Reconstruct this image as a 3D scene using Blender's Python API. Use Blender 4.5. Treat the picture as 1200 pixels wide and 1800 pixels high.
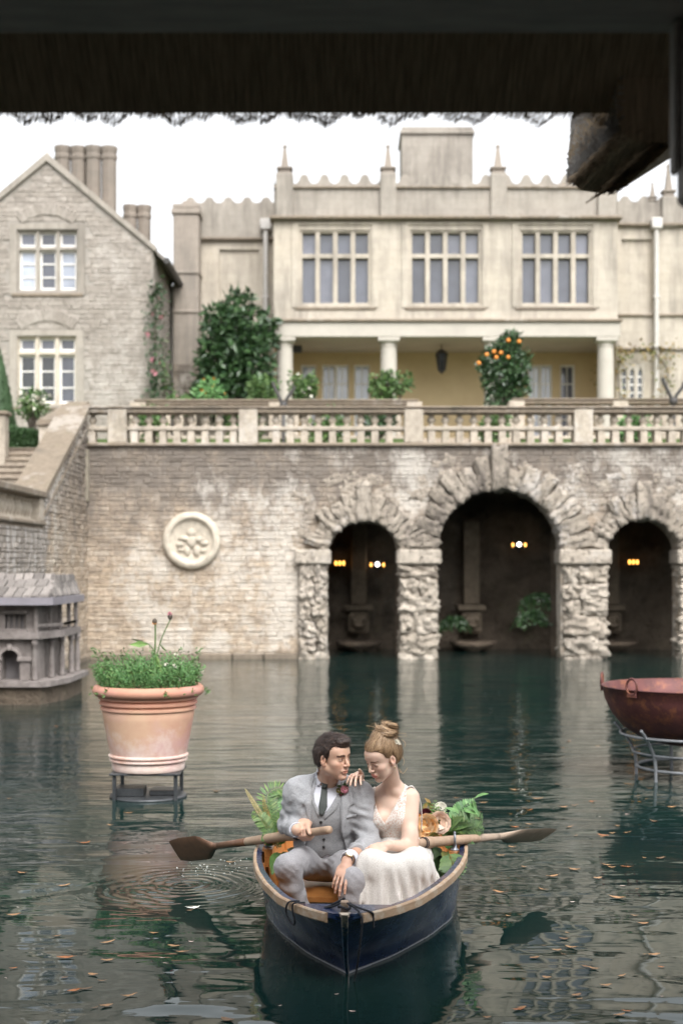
import bpy, bmesh, math, random
import numpy as np
from mathutils import Vector, Matrix, noise as mnoise
random.seed(7); rng = np.random.default_rng(7)
R = math.radians
scene = bpy.context.scene
for o in list(bpy.data.objects): bpy.data.objects.remove(o)

# ------------------------------------------------------------------ camera
CH = 1.82                                    # camera height above the water
cam_d = bpy.data.cameras.new('camera')
cam = bpy.data.objects.new('camera', cam_d); scene.collection.objects.link(cam)
cam.location = (0, 0, CH); cam.rotation_euler = (R(90), 0, 0)
cam_d.sensor_fit = 'HORIZONTAL'; cam_d.sensor_width = 24.0; cam_d.lens = 50.0
cam_d.shift_y = 90 / 1200                    # horizon below the middle of the frame
cam_d.clip_end = 2000; cam_d.clip_start = 0.05
cam_d.dof.use_dof = True; cam_d.dof.focus_distance = 7.05; cam_d.dof.aperture_fstop = 2.4
scene.camera = cam

# ------------------------------------------------------------------ world, sun, exposure
SUN_EL, SUN_AZ = 50, 162                     # soft sun through cloud, behind and a little right of the camera
world = bpy.data.worlds.new('World'); scene.world = world; world.use_nodes = True
wn = world.node_tree; wn.nodes.clear()
sky = wn.nodes.new('ShaderNodeTexSky'); sky.sky_type = 'NISHITA'; sky.sun_disc = False
sky.sun_elevation = R(SUN_EL); sky.sun_rotation = R(SUN_AZ); sky.dust_density = 4.0; sky.air_density = 1.0; sky.ozone_density = 1.0
hs = wn.nodes.new('ShaderNodeHueSaturation'); hs.inputs['Saturation'].default_value = 0.10
bg = wn.nodes.new('ShaderNodeBackground'); bg.inputs['Strength'].default_value = 0.15
wo = wn.nodes.new('ShaderNodeOutputWorld')
wn.links.new(sky.outputs[0], hs.inputs['Color']); wn.links.new(hs.outputs[0], bg.inputs[0]); wn.links.new(bg.outputs[0], wo.inputs[0])
sun_d = bpy.data.lights.new('sun', 'SUN'); sun_d.energy = 0.9; sun_d.angle = R(45); sun_d.color = (1.0, 0.965, 0.93)
sun = bpy.data.objects.new('sun', sun_d); scene.collection.objects.link(sun); sun.location = (0, 0, 30)
_az = R(SUN_AZ)                               # nishita: rotation 0 = +Y, clockwise from above
_dir = Vector((math.sin(_az) * math.cos(R(SUN_EL)), math.cos(_az) * math.cos(R(SUN_EL)), math.sin(R(SUN_EL))))
sun.rotation_euler = (-_dir).to_track_quat('-Z', 'Y').to_euler()
vs = scene.view_settings; vs.view_transform = 'Standard'; vs.look = 'None'; vs.gamma = 1.0; vs.use_curve_mapping = False
vs.exposure = 1.33
scene.render.film_transparent = False
cy = scene.cycles; cy.max_bounces = 6; cy.diffuse_bounces = 3; cy.glossy_bounces = 4; cy.transmission_bounces = 4; cy.transparent_max_bounces = 8
cy.caustics_reflective = False; cy.caustics_refractive = False; cy.use_denoising = True; cy.sample_clamp_indirect = 6.0
F = 2500.0
def P(px, py, Y): return Vector(((px - 600) * Y / F, Y, CH - (py - 990) * Y / F))
def PX(px, Y): return (px - 600) * Y / F
def PZ(py, Y): return CH - (py - 990) * Y / F

# ------------------------------------------------------------------ node helpers and materials
MATS = {}
class NT:
    def __init__(s, name):
        s.m = bpy.data.materials.new(name); s.m.use_nodes = True; s.t = s.m.node_tree; s.t.nodes.clear()
        s.out = s.t.nodes.new('ShaderNodeOutputMaterial'); s.b = s.t.nodes.new('ShaderNodeBsdfPrincipled')
        s.t.links.new(s.b.outputs[0], s.out.inputs[0]); MATS[name] = s.m
    def n(s, ty, ins=None, **kw):
        nd = s.t.nodes.new(ty)
        for k, v in kw.items(): setattr(nd, k, v)
        for k, v in (ins or {}).items(): s.put(nd.inputs[k], v)
        return nd
    def put(s, sock, v):
        if isinstance(v, bpy.types.NodeSocket): s.t.links.new(v, sock)
        elif isinstance(v, bpy.types.Node): s.t.links.new(v.outputs[0], sock)
        elif isinstance(v, (tuple, list)) and len(v) == 3 and sock.type == 'RGBA': sock.default_value = (*v, 1)
        else: sock.default_value = v
    def co(s, kind='Object', scale=None):
        c = s.n('ShaderNodeTexCoord').outputs[kind]
        if scale is not None:
            c = s.n('ShaderNodeMapping', {'Vector': c, 'Scale': scale}).outputs[0]
        return c
    def pos(s, scale=None):
        c = s.n('ShaderNodeNewGeometry').outputs['Position']
        if scale is not None: c = s.n('ShaderNodeMapping', {'Vector': c, 'Scale': scale}).outputs[0]
        return c
    def noise(s, vec, scale, detail=4, rough=0.6, dist=0.0):
        return s.n('ShaderNodeTexNoise', {'Vector': vec, 'Scale': scale, 'Detail': detail, 'Roughness': rough, 'Distortion': dist}).outputs['Fac']
    def voro(s, vec, scale, feature='F1', out='Distance', rnd=1.0):
        return s.n('ShaderNodeTexVoronoi', {'Vector': vec, 'Scale': scale, 'Randomness': rnd}, feature=feature).outputs[out]
    def ramp(s, fac, stops, interp='LINEAR'):
        r = s.n('ShaderNodeValToRGB', {'Fac': fac}); cr = r.color_ramp; cr.interpolation = interp
        while len(cr.elements) < len(stops): cr.elements.new(0.5)
        for e, (p, c) in zip(cr.elements, stops):
            e.position = p; e.color = (*c, 1) if len(c) == 3 else c
        return r.outputs[0]
    def step(s, fac, a, b, lo=0.0, hi=1.0):
        return s.n('ShaderNodeMapRange', {'Value': fac, 'From Min': a, 'From Max': b, 'To Min': lo, 'To Max': hi}).outputs[0]
    def mix(s, fac, a, b, blend='MIX'):
        nd = s.n('ShaderNodeMix', data_type='RGBA', blend_type=blend)
        s.put(nd.inputs[0], fac); s.put(nd.inputs[6], a); s.put(nd.inputs[7], b); return nd.outputs[2]
    def math(s, op, a, b=0.0, c=0.0):
        nd = s.n('ShaderNodeMath', operation=op); s.put(nd.inputs[0], a); s.put(nd.inputs[1], b)
        if op in ('MULTIPLY_ADD',): s.put(nd.inputs[2], c)
        return nd.outputs[0]
    def rand(s):                              # one random number per loose piece and per object
        a = s.n('ShaderNodeNewGeometry').outputs['Random Per Island']; b = s.n('ShaderNodeObjectInfo').outputs['Random']
        return s.math('FRACT', s.math('ADD', a, b))
    def xyz(s, vec): return s.n('ShaderNodeSeparateXYZ', {'Vector': vec}).outputs
    def bump(s, h, strength=0.3, dist=0.01, normal=None):
        ins = {'Height': h, 'Strength': strength, 'Distance': dist}
        if normal is not None: ins['Normal'] = normal
        return s.n('ShaderNodeBump', ins).outputs[0]
    def fin(s, color=None, rough=None, normal=None, **kw):
        if color is not None: s.put(s.b.inputs['Base Color'], color)
        if rough is not None: s.put(s.b.inputs['Roughness'], rough)
        if normal is not None: s.put(s.b.inputs['Normal'], normal)
        for k, v in kw.items(): s.put(s.b.inputs[k.replace('_', ' ')], v)
        return s.m

def simple(name, c1, c2=None, scale=8.0, rough=0.7, bump=0.2, bd=0.01, rnd=0.0, space='Object', **kw):
    """two-tone mottled surface with fine relief; rnd mixes in a value per piece"""
    t = NT(name); v = t.co() if space == 'Object' else t.pos()
    c2 = c2 or tuple(x * 0.75 for x in c1)
    nz = t.noise(v, scale, 5, 0.65)
    col = t.mix(t.step(nz, 0.3, 0.7), c2, c1)
    if rnd: col = t.mix(1.0, col, t.ramp(t.rand(), [(0, (1 - rnd,) * 3), (1, (1 + rnd * 0.4,) * 3)]), 'MULTIPLY')
    return t.fin(col, rough, t.bump(t.noise(v, scale * 4, 5, 0.7), bump, bd), **kw)

def stone_mat(name, tones, stain=(0.09, 0.08, 0.065), stain_amt=0.5, white=0.25, fine=14.0, bump=0.6, bd=0.012, wc=(0.62, 0.59, 0.55), green=0.0, pits=0.0):
    """weathered masonry: a tone per piece, grain, dark streaks and pale lichen (stains with shapes of their own)"""
    t = NT(name); p = t.pos()
    r = t.rand()
    k = len(tones) - 1
    base = t.ramp(r, [(i / k, c) for i, c in enumerate(tones)])
    g = t.noise(p, fine, 6, 0.7)
    base = t.mix(1.0, base, t.ramp(g, [(0.25, (0.62, 0.6, 0.58)), (0.75, (1.2, 1.18, 1.15))]), 'MULTIPLY')
    st = t.math('MULTIPLY', t.noise(t.pos((1.4, 1.4, 0.35)), 2.2, 5, 0.7), t.noise(p, 0.55, 3, 0.5))
    base = t.mix(t.step(st, 0.26, 0.42, 0, stain_amt), base, stain)
    wl = t.math('MULTIPLY', t.noise(t.pos((1.0, 1.0, 0.7)), 3.1, 6, 0.75), t.noise(p, 0.4, 2, 0.5))
    base = t.mix(t.step(wl, 0.29, 0.36, 0, white), base, wc)
    if green: base = t.mix(t.step(t.noise(p, 1.7, 5, 0.7), 0.55, 0.75, 0, green), base, (0.11, 0.12, 0.05))
    if pits:                                   # weathered tufa pits: dirt plus the shade of deep holes, put into the colour
        pv = t.step(t.noise(p, 13, 5, 0.75), 0.43, 0.34); base = t.mix(t.math('MULTIPLY', pv, pits), base, tuple(q * 0.4 for q in tones[0])); g = t.math('SUBTRACT', g, t.math('MULTIPLY', pv, 0.8))
    h = t.math('ADD', g, t.math('MULTIPLY', t.noise(p, fine * 3.1, 4, 0.7), 0.4))
    return t.fin(base, 0.9, t.bump(h, bump, bd))

# ------------------------------------------------------------------ mesh builder
def smoothstep(a, b, x):
    t = np.clip((x - a) / (b - a), 0, 1); return t * t * (3 - 2 * t)
class MB:
    def __init__(s): s.v = []; s.f = []; s.mi = []; s.cur = 0
    def add(s, vs, fs):
        o = len(s.v); s.v.extend([tuple(map(float, v)) for v in vs])
        for f in fs: s.f.append(tuple(o + i for i in f)); s.mi.append(s.cur)
        return s
    def box(s, x0, x1, y0, y1, z0, z1):
        v = [(x, y, z) for z in (z0, z1) for y in (y0, y1) for x in (x0, x1)]
        return s.add(v, [(0, 2, 3, 1), (4, 5, 7, 6), (0, 1, 5, 4), (2, 6, 7, 3), (0, 4, 6, 2), (1, 3, 7, 5)])
    def cbox(s, x0, x1, y0, y1, z0, z1, c=0.01):
        """box with chamfered edges"""
        bm = bmesh.new(); bmesh.ops.create_cube(bm, size=1)
        for v in bm.verts: v.co = Vector(((x0 + x1) / 2 + v.co.x * (x1 - x0), (y0 + y1) / 2 + v.co.y * (y1 - y0), (z0 + z1) / 2 + v.co.z * (z1 - z0)))
        bmesh.ops.bevel(bm, geom=bm.edges[:], offset=c, segments=1, affect='EDGES')
        return s.bm(bm)
    def bm(s, bm):
        bm.verts.index_update(); bm.verts.ensure_lookup_table()
        s.add([v.co for v in bm.verts], [[v.index for v in f.verts] for f in bm.faces]); bm.free(); return s
    def loft(s, rings, close=True, cap0=False, cap1=False):
        n = len(rings[0]); vs = [p for r in rings for p in r]; fs = []
        for i in range(len(rings) - 1):
            for j in range(n if close else n - 1):
                a, b = i * n + j, i * n + (j + 1) % n
                fs.append((a, b, b + n, a + n))
        if cap0: fs.append(tuple(range(n - 1, -1, -1)))
        if cap1: fs.append(tuple((len(rings) - 1) * n + j for j in range(n)))
        return s.add(vs, fs)
    def lathe(s, prof, n=24, c=(0, 0, 0), caps=True):
        rings = [[(c[0] + r * math.cos(2 * math.pi * j / n), c[1] + r * math.sin(2 * math.pi * j / n), c[2] + z) for j in range(n)] for r, z in prof]
        return s.loft(rings, True, caps, caps)
    def tube(s, pts, rad, n=8, cap=True):
        pts = [Vector(p) for p in pts]; rad = rad if hasattr(rad, '__len__') else [rad] * len(pts)
        rings = []; up = None
        for i, p in enumerate(pts):
            d = (pts[min(i + 1, len(pts) - 1)] - pts[max(i - 1, 0)]).normalized()
            if up is None: up = Vector((0, 0, 1)) if abs(d.z) < 0.9 else Vector((1, 0, 0))
            x = d.cross(up).normalized(); y = x.cross(d).normalized(); up = y
            rings.append([p + (x * math.cos(2 * math.pi * j / n) + y * math.sin(2 * math.pi * j / n)) * rad[i] for j in range(n)])
        return s.loft(rings, True, cap, cap)
    def prism(s, poly, a, b, axis='y'):
        """poly in the plane across the axis, extruded from a to b"""
        def mk(p, t): return {'y': (p[0], t, p[1]), 'x': (t, p[0], p[1]), 'z': (p[0], p[1], t)}[axis]
        n = len(poly); vs = [mk(p, a) for p in poly] + [mk(p, b) for p in poly]
        fs = [tuple(range(n)), tuple(range(2 * n - 1, n - 1, -1))] + [(i, i + n, (i + 1) % n + n, (i + 1) % n) for i in range(n)]
        return s.add(vs, fs)
    def stone(s, x0, x1, y, z0, z1, d, c=0.012, j=0.008):
        """one faced stone standing d proud of the plane y, towards the viewer, worn edges"""
        rj = lambda: random.uniform(-j, j)
        b = [(x0, y, z0), (x1, y, z0), (x1, y, z1), (x0, y, z1)]
        b2 = [(p[0] + rj(), y - d * 0.6, p[2] + rj()) for p in b]
        cx, cz = (x0 + x1) / 2, (z0 + z1) / 2
        f = [(p[0] + (c if p[0] < cx else -c) + rj(), y - d + rj() * 0.6, p[2] + (c if p[2] < cz else -c) + rj()) for p in b]
        return s.add(b + b2 + f, [(i, (i + 1) % 4, 4 + (i + 1) % 4, 4 + i) for i in range(4)] + [(4 + i, 4 + (i + 1) % 4, 8 + (i + 1) % 4, 8 + i) for i in range(4)] + [(8, 9, 10, 11)])
    def mesh(s, name, mats=(), smooth=False, recalc=True):
        me = bpy.data.meshes.new(name); me.from_pydata(s.v, [], s.f)
        for m in mats: me.materials.append(MATS[m] if isinstance(m, str) else m)
        if len(mats) > 1: me.polygons.foreach_set('material_index', s.mi)
        if recalc:
            bm = bmesh.new(); bm.from_mesh(me); bmesh.ops.recalc_face_normals(bm, faces=bm.faces); bm.to_mesh(me); bm.free()
        if smooth: me.polygons.foreach_set('use_smooth', [True] * len(me.polygons))
        me.update(); return me

COL = scene.collection
def tag(o, label=None, cat=None, group=None, kind=None):
    if label: o['label'] = label
    if cat: o['category'] = cat
    if group: o['group'] = group
    if kind: o['kind'] = kind
    return o
def link(name, data, parent=None, loc=None):
    o = bpy.data.objects.new(name, data); COL.objects.link(o)
    if loc is not None: o.location = loc
    if parent is not None:
        o.parent = parent
        if loc is None: o.matrix_parent_inverse = parent_inv(parent)
    return o
def world_mat(o):
    m = Matrix.LocRotScale(o.location, o.rotation_euler, o.scale)
    return m if o.parent is None else world_mat(o.parent) @ o.matrix_parent_inverse @ m
def parent_inv(p): return world_mat(p).inverted()
def obj(name, mb, mat, parent=None, smooth=False, recalc=True):
    mats = mat if isinstance(mat, (list, tuple)) else [mat]
    return link(name, mb.mesh(name, mats, smooth, recalc), parent)
def empty(name, loc, label, cat, group=None):
    o = bpy.data.objects.new(name, None); COL.objects.link(o); o.location = loc; o.empty_display_size = 0.1
    return tag(o, label, cat, group)
def inst(name, me, parent, loc, rot=(0, 0, 0), sc=(1, 1, 1)):
    """a copy that shares mesh data, placed in world coordinates under a parent"""
    o = bpy.data.objects.new(name, me); COL.objects.link(o); o.location = loc; o.rotation_euler = rot; o.scale = sc
    if parent is not None: o.parent = parent; o.matrix_parent_inverse = parent_inv(parent)
    return o
def autosmooth(o, ang=40):
    me = o.data; me.polygons.foreach_set('use_smooth', [True] * len(me.polygons))
    bm = bmesh.new(); bm.from_mesh(me)
    for e in bm.edges:
        if len(e.link_faces) == 2 and e.calc_face_angle(0) > R(ang): e.smooth = False
    bm.to_mesh(me); bm.free(); return o
# ================================================================== materials of the place
RUB = [(0.36, 0.30, 0.23), (0.47, 0.395, 0.31), (0.41, 0.335, 0.25), (0.52, 0.455, 0.375), (0.33, 0.275, 0.215), (0.45, 0.37, 0.285)]
def rubble_mat():
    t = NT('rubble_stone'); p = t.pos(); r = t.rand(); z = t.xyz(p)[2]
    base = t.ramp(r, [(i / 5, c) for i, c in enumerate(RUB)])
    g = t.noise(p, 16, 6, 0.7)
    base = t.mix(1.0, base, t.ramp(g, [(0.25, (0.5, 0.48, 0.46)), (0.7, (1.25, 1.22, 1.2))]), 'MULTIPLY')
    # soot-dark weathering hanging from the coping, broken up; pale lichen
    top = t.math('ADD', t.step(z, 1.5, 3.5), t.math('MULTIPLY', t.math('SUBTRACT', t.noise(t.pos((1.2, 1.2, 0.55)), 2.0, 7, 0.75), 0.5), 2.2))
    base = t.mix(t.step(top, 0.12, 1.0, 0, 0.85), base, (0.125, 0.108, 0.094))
    wl = t.math('MULTIPLY', t.noise(t.pos((1, 1, 0.6)), 2.6, 7, 0.8), t.noise(p, 0.45, 2, 0.5))
    base = t.mix(t.step(wl, 0.26, 0.34, 0, 0.6), base, (0.58, 0.545, 0.49))
    base = t.mix(t.step(t.noise(p, 7, 6, 0.8), 0.56, 0.68, 0, 0.5), base, (0.16, 0.135, 0.11))
    base = t.mix(t.step(t.noise(t.pos((1.3, 1.3, 1.3)), 9, 5, 0.8), 0.60, 0.70, 0, 0.45), base, (0.62, 0.58, 0.52))
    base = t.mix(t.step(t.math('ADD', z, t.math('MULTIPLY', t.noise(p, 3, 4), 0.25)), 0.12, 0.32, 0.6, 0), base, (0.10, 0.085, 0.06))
    h = t.math('ADD', g, t.math('MULTIPLY', t.noise(p, 45, 4, 0.7), 0.5))
    return t.fin(base, 0.92, t.bump(h, 0.7, 0.015))
rubble_mat()
def landing_mat():
    t = NT('streaked_stone'); p = t.pos(); g = t.noise(p, 14, 6, 0.7); r = t.rand()
    base = t.ramp(r, [(0, (0.25, 0.225, 0.20)), (0.5, (0.34, 0.31, 0.28)), (1, (0.29, 0.26, 0.23))]); base = t.mix(1.0, base, t.ramp(g, [(0.25, (0.55, 0.53, 0.5)), (0.75, (1.2, 1.18, 1.15))]), 'MULTIPLY')
    base = t.mix(t.step(t.noise(t.pos((5, 5, 0.5)), 2.0, 5, 0.7), 0.5, 0.62, 0, 0.75), base, (0.56, 0.53, 0.50)); base = t.mix(t.step(t.noise(t.pos((6, 6, 0.4)), 2.6, 5, 0.7), 0.55, 0.68, 0, 0.75), base, (0.10, 0.088, 0.08))
    return t.fin(base, 0.92, t.bump(g, 0.7, 0.015))
landing_mat()
stone_mat('rough_stone', [(0.42, 0.37, 0.31), (0.52, 0.47, 0.405), (0.45, 0.40, 0.335), (0.55, 0.50, 0.44)], stain=(0.12, 0.10, 0.08), stain_amt=0.6, white=0.3, fine=9, bump=1.0, bd=0.05, pits=0.8)
stone_mat('ring_stone', [(0.30, 0.265, 0.22), (0.40, 0.355, 0.30), (0.34, 0.30, 0.25), (0.43, 0.385, 0.33)], stain=(0.10, 0.085, 0.075), stain_amt=0.85, white=0.55, fine=8, bump=1.0, bd=0.05, wc=(0.56, 0.53, 0.5), pits=0.7)
stone_mat('coping_stone', [(0.20, 0.165, 0.125), (0.24, 0.20, 0.155), (0.175, 0.145, 0.115)], stain_amt=0.6, white=0.25, fine=11, green=0.3)
stone_mat('baluster_stone', [(0.41, 0.365, 0.30), (0.46, 0.41, 0.345), (0.37, 0.33, 0.275)], stain_amt=0.65, white=0.3, fine=11, green=0.2)
stone_mat('pale_stone', [(0.50, 0.45, 0.375), (0.54, 0.49, 0.41)], stain_amt=0.3, white=0.2, fine=8, bump=0.3)
simple('mortar', (0.40, 0.33, 0.25), (0.31, 0.255, 0.195), 9, 0.95, 0.5, space='pos')
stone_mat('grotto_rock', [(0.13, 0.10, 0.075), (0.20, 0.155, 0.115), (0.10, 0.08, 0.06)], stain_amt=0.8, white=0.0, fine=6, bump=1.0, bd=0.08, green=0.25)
stone_mat('step_stone', [(0.33, 0.28, 0.23), (0.38, 0.33, 0.27)], stain_amt=0.5, white=0.2, green=0.35)
simple('terrace_gravel', (0.36, 0.32, 0.25), (0.25, 0.22, 0.17), 3, 0.95, 0.6, space='pos')
simple('lawn', (0.09, 0.13, 0.04), (0.05, 0.09, 0.025), 1.2, 0.95, 0.8, space='pos')
# water: dark green pool, mirror-smooth with swell, wind ripple and rings spreading from the oar
RING = [(P(325, 1556, 8.05).x, 8.02, 0.7, 0.07, 0.28), (P(250, 1570, 7.9).x, 7.9, 0.6, 0.11, 0.22)]
def water_mat():
    t = NT('pool_water'); p = t.pos(); x, y, z = t.xyz(p)
    # finer, rougher ripple away from the boathouse, slow glassy swell near it
    w1 = t.noise(t.pos((0.75, 1.0, 1)), 1.15, 2, 0.45, 0.6)
    w2 = t.noise(t.pos((0.45, 1.3, 1)), 3.4, 2, 0.5, 0.4)
    w3 = t.noise(t.pos((0.35, 1.0, 1)), 9.0, 3, 0.6, 0.3)
    far = t.step(y, 7.5, 13.0)
    patch = t.step(t.noise(p, 0.35, 2), 0.4, 0.62)
    h = t.math('ADD', t.math('MULTIPLY', w1, 0.024), t.math('MULTIPLY', w2, t.math('ADD', t.math('MULTIPLY', far, 0.010), 0.0045)))
    h = t.math('ADD', h, t.math('MULTIPLY', w3, t.math('MULTIPLY', t.math('ADD', t.math('MULTIPLY', far, 0.007), 0.0004), t.math('ADD', patch, 0.35))))
    for cx, cyy, rad, wl, amp in RING:
        d = t.n('ShaderNodeVectorMath', {0: p, 1: (cx, cyy, 0)}, operation='DISTANCE').outputs['Value']
        d = t.math('ADD', d, t.math('MULTIPLY', t.noise(p, 2.2, 2), 0.16))
        s = t.math('SINE', t.math('MULTIPLY', d, 2 * math.pi / wl))
        env = t.math('MULTIPLY', t.step(d, rad, rad * 0.55), t.step(d, 0.02, 0.12))
        h = t.math('ADD', h, t.math('MULTIPLY', t.math('MULTIPLY', s, env), 0.0036 * amp))
    nrm = t.bump(h, 1.0, 1.0)
    col = t.mix(t.step(t.noise(p, 0.5, 3), 0.35, 0.7), (0.004, 0.016, 0.016), (0.010, 0.026, 0.021))
    return t.fin(col, 0.015, nrm, IOR=1.333, Specular_IOR_Level=0.5, Specular_Tint=(0.76, 0.96, 0.90, 1.0))
water_mat()

# ================================================================== setting: water, terraces
wb = MB(); xs = np.linspace(-40, 40, 41); ys = np.concatenate([np.linspace(-8, 30.5, 60)])
wb.add([(x, y, 0) for y in ys for x in xs], [(j * 41 + i, j * 41 + i + 1, (j + 1) * 41 + i + 1, (j + 1) * 41 + i) for j in range(59) for i in range(40)])
tag(obj('water', wb, 'pool_water', smooth=True), 'still dark green pool water with reflections and drifting leaves', kind='structure')
YW, WT = 27.1, 0.55                          # face of the grotto wall, its thickness
XC = -4.85                                   # inner corner with the stair wall
ZT = PZ(785, YW)                             # wall top
g = MB(); g.box(-60, 60, 30.6, 33.2, 3.0, 3.98); g.box(-4.8, 60, 27.4, 30.6, 3.7, 3.98); g.box(-60, -4.8, 26.85, 30.6, 3.0, 3.98)
tag(obj('terrace_ground', g, 'terrace_gravel'), kind='structure')
g = MB(); g.box(-300, 300, 33.2, 600, 3.0, 4.72)
tag(obj('lawn_ground', g, 'lawn'), kind='structure')

# ================================================================== grotto wall
ARCH = [(PX(575, YW), PX(703, YW), PZ(915, YW)), (PX(768, YW), PX(985, YW), PZ(860, YW)), (PX(1065, YW), PX(1193, YW), PZ(912, YW)), (PX(1275, YW), PX(1400, YW), PZ(912, YW))]
def zopen(x):
    for a, b, c in ARCH:
        if a < x < b:
            r = (b - a) / 2; m = (a + b) / 2
            return c - r + math.sqrt(max(r * r - (x - m) ** 2, 0))
    return None
wall = empty('grotto_wall', (2, YW, 0), 'long weathered rubble stone pool wall pierced by rough round grotto arches', 'wall')
XR = 10.5
xs = [XC]
for a, b, c in ARCH: xs += [a - 1e-4] + list(a + (b - a) * (0.5 - 0.5 * np.cos(np.linspace(0, math.pi, 30)))) + [b + 1e-4]
xs += [XR]
m = MB()
for x0, x1 in zip(xs[:-1], xs[1:]):
    zz = [zopen(min(max(x, x0 + 2e-5), x1 - 2e-5)) for x in (x0, x1)]
    mid = zopen((x0 + x1) / 2)
    z0, z1 = (zz if mid is not None else (-0.6, -0.6))
    if z0 is None: z0 = z1
    if z1 is None: z1 = z0
    m.add([(x0, YW, z0), (x1, YW, z1), (x1, YW, ZT), (x0, YW, ZT)], [(0, 1, 2, 3)])
    m.add([(x0, YW + WT, z0), (x1, YW + WT, z1), (x1, YW + WT, ZT), (x0, YW + WT, ZT)], [(3, 2, 1, 0)])
    if mid is not None: m.add([(x0, YW, z0), (x1, YW, z1), (x1, YW + WT, z1), (x0, YW + WT, z0)], [(3, 2, 1, 0)])
for a, b, c in ARCH:
    zs = zopen(a + 1e-5)
    m.add([(a, YW, -0.6), (a, YW + WT, -0.6), (a, YW + WT, zs), (a, YW, zs)], [(0, 1, 2, 3)])
    m.add([(b, YW, -0.6), (b, YW + WT, -0.6), (b, YW + WT, zs), (b, YW, zs)], [(3, 2, 1, 0)])
m.add([(XC, YW, ZT), (XR, YW, ZT), (XR, YW + WT, ZT), (XC, YW + WT, ZT)], [(0, 1, 2, 3)])
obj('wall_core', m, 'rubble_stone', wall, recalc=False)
PIERS = [(PX(525, YW), ARCH[0][0]), (ARCH[0][1], ARCH[1][0]), (ARCH[1][1] + 0.02, ARCH[2][0]), (ARCH[2][1], ARCH[3][0])]
IMP0, IMP1 = PZ(992, YW), PZ(966, YW)
def near_arch(x0, x1, z0, z1):
    cx, cz = (x0 + x1) / 2, (z0 + z1) / 2
    for a, b, c in ARCH:
        r = (b - a) / 2; mm = (a + b) / 2; zs = c - r
        ring = 0.46 if r > 1 else 0.40
        for px in (x0, cx, x1):
            for pz in (z0, cz, z1):
                if a - 0.01 < px < b + 0.01 and pz < zs: return True
                if pz >= zs - 0.05 and math.hypot(px - mm, pz - zs) < r + ring - 0.06: return True
    if cz < IMP1 + 0.02 and x1 > PIERS[0][0] + 0.01 : return True
    if math.hypot(cx + 2.85, cz - 2.25) < 0.57: return True
    return False
def rubble(x0, x1, z0, z1, hmin, hmax, lmin, lmax, mask=None, zmax=None):
    out = []; z = z0
    while z < z1 - 0.03:
        h = min(random.uniform(hmin, hmax), z1 - z)
        x = x0 - random.uniform(0, lmax * 0.5)
        while x < x1:
            l = random.uniform(lmin, lmax); a, b = max(x, x0), min(x + l, x1)
            if b - a > 0.04 and (mask is None or not mask(a, b, z, z + h)) and (zmax is None or z + h < min(zmax(a), zmax(b))): out.append((a, b, z, z + h))
            x += l
        z += h
    return out
def lay(parent, stones, y, mat, gap=0.008, nsep=300, depth=(0.015, 0.045), c=0.012, j=0.007, name='stone'):
    """the largest stones as pieces of their own that share a few meshes, the rest as one joined part"""
    stones = sorted(stones, key=lambda s: -(s[1] - s[0]) * (s[3] - s[2]))
    tpl = []
    for k in range(10):
        t = MB(); a = random.uniform(2.0, 3.2)
        t.stone(-0.5, 0.5, 0, -0.5, 0.5, 1.0, 0.07, 0.05); tpl.append(t.mesh(name, [mat]))
    for (a, b, p, q) in stones[:nsep]:
        inst(name, random.choice(tpl), parent, ((a + b) / 2, y, (p + q) / 2), (0, 0, 0), (b - a - gap, random.uniform(*depth), q - p - gap))
    t = MB()
    for (a, b, p, q) in stones[nsep:]:
        t.stone(a + gap / 2, b - gap / 2, y, p + gap / 2, q - gap / 2, random.uniform(*depth), c, j)
    if t.v: o = obj('small_' + name + '_courses', t, mat, parent); o['kind'] = 'stuff'
st = rubble(XC, XR, 0.05, ZT - 0.02, 0.055, 0.105, 0.08, 0.34, near_arch)
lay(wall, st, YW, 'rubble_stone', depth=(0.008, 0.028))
# plinth course at the water line
t = MB(); x = XC
while x < PIERS[0][0] - 0.1:
    l = min(random.uniform(0.5, 0.9), PIERS[0][0] - x); t.stone(x + 0.005, x + l - 0.005, YW, -0.3, 0.10 + random.uniform(-0.01, 0.01), 0.12, 0.02, 0.01); x += l
obj('plinth', t, 'coping_stone', wall)
# rough rock-faced blocks: a handful of shared shapes
def rock_mesh(k, n=7, rough=0.10, deep=1.0):
    """unit block -0.5..0.5 with a rough bulging front and sides"""
    bm = bmesh.new(); bmesh.ops.create_cube(bm, size=1)
    bmesh.ops.subdivide_edges(bm, edges=bm.edges[:], cuts=n - 2, use_grid_fill=True)
    off = Vector((k * 7.3, k * 3.1, k * 1.7))
    for v in bm.verts:
        c = v.co.copy(); sph = c.normalized() * 0.62
        c = c.lerp(sph, 0.14)
        d = mnoise.fractal(c * 3.4 + off, 0.65, 2.2, 6) * rough * 1.5 + mnoise.noise(c * 1.6 + off) * rough * 0.7 - 0.05 * max(0, mnoise.noise(c * 9 + off) - 0.1)
        v.co = c + c.normalized() * d
    mb = MB().bm(bm); return mb
rocks = [rock_mesh(k, 13, 0.10).mesh('rough_block', ['rough_stone'], True) for k in range(8)]
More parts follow.
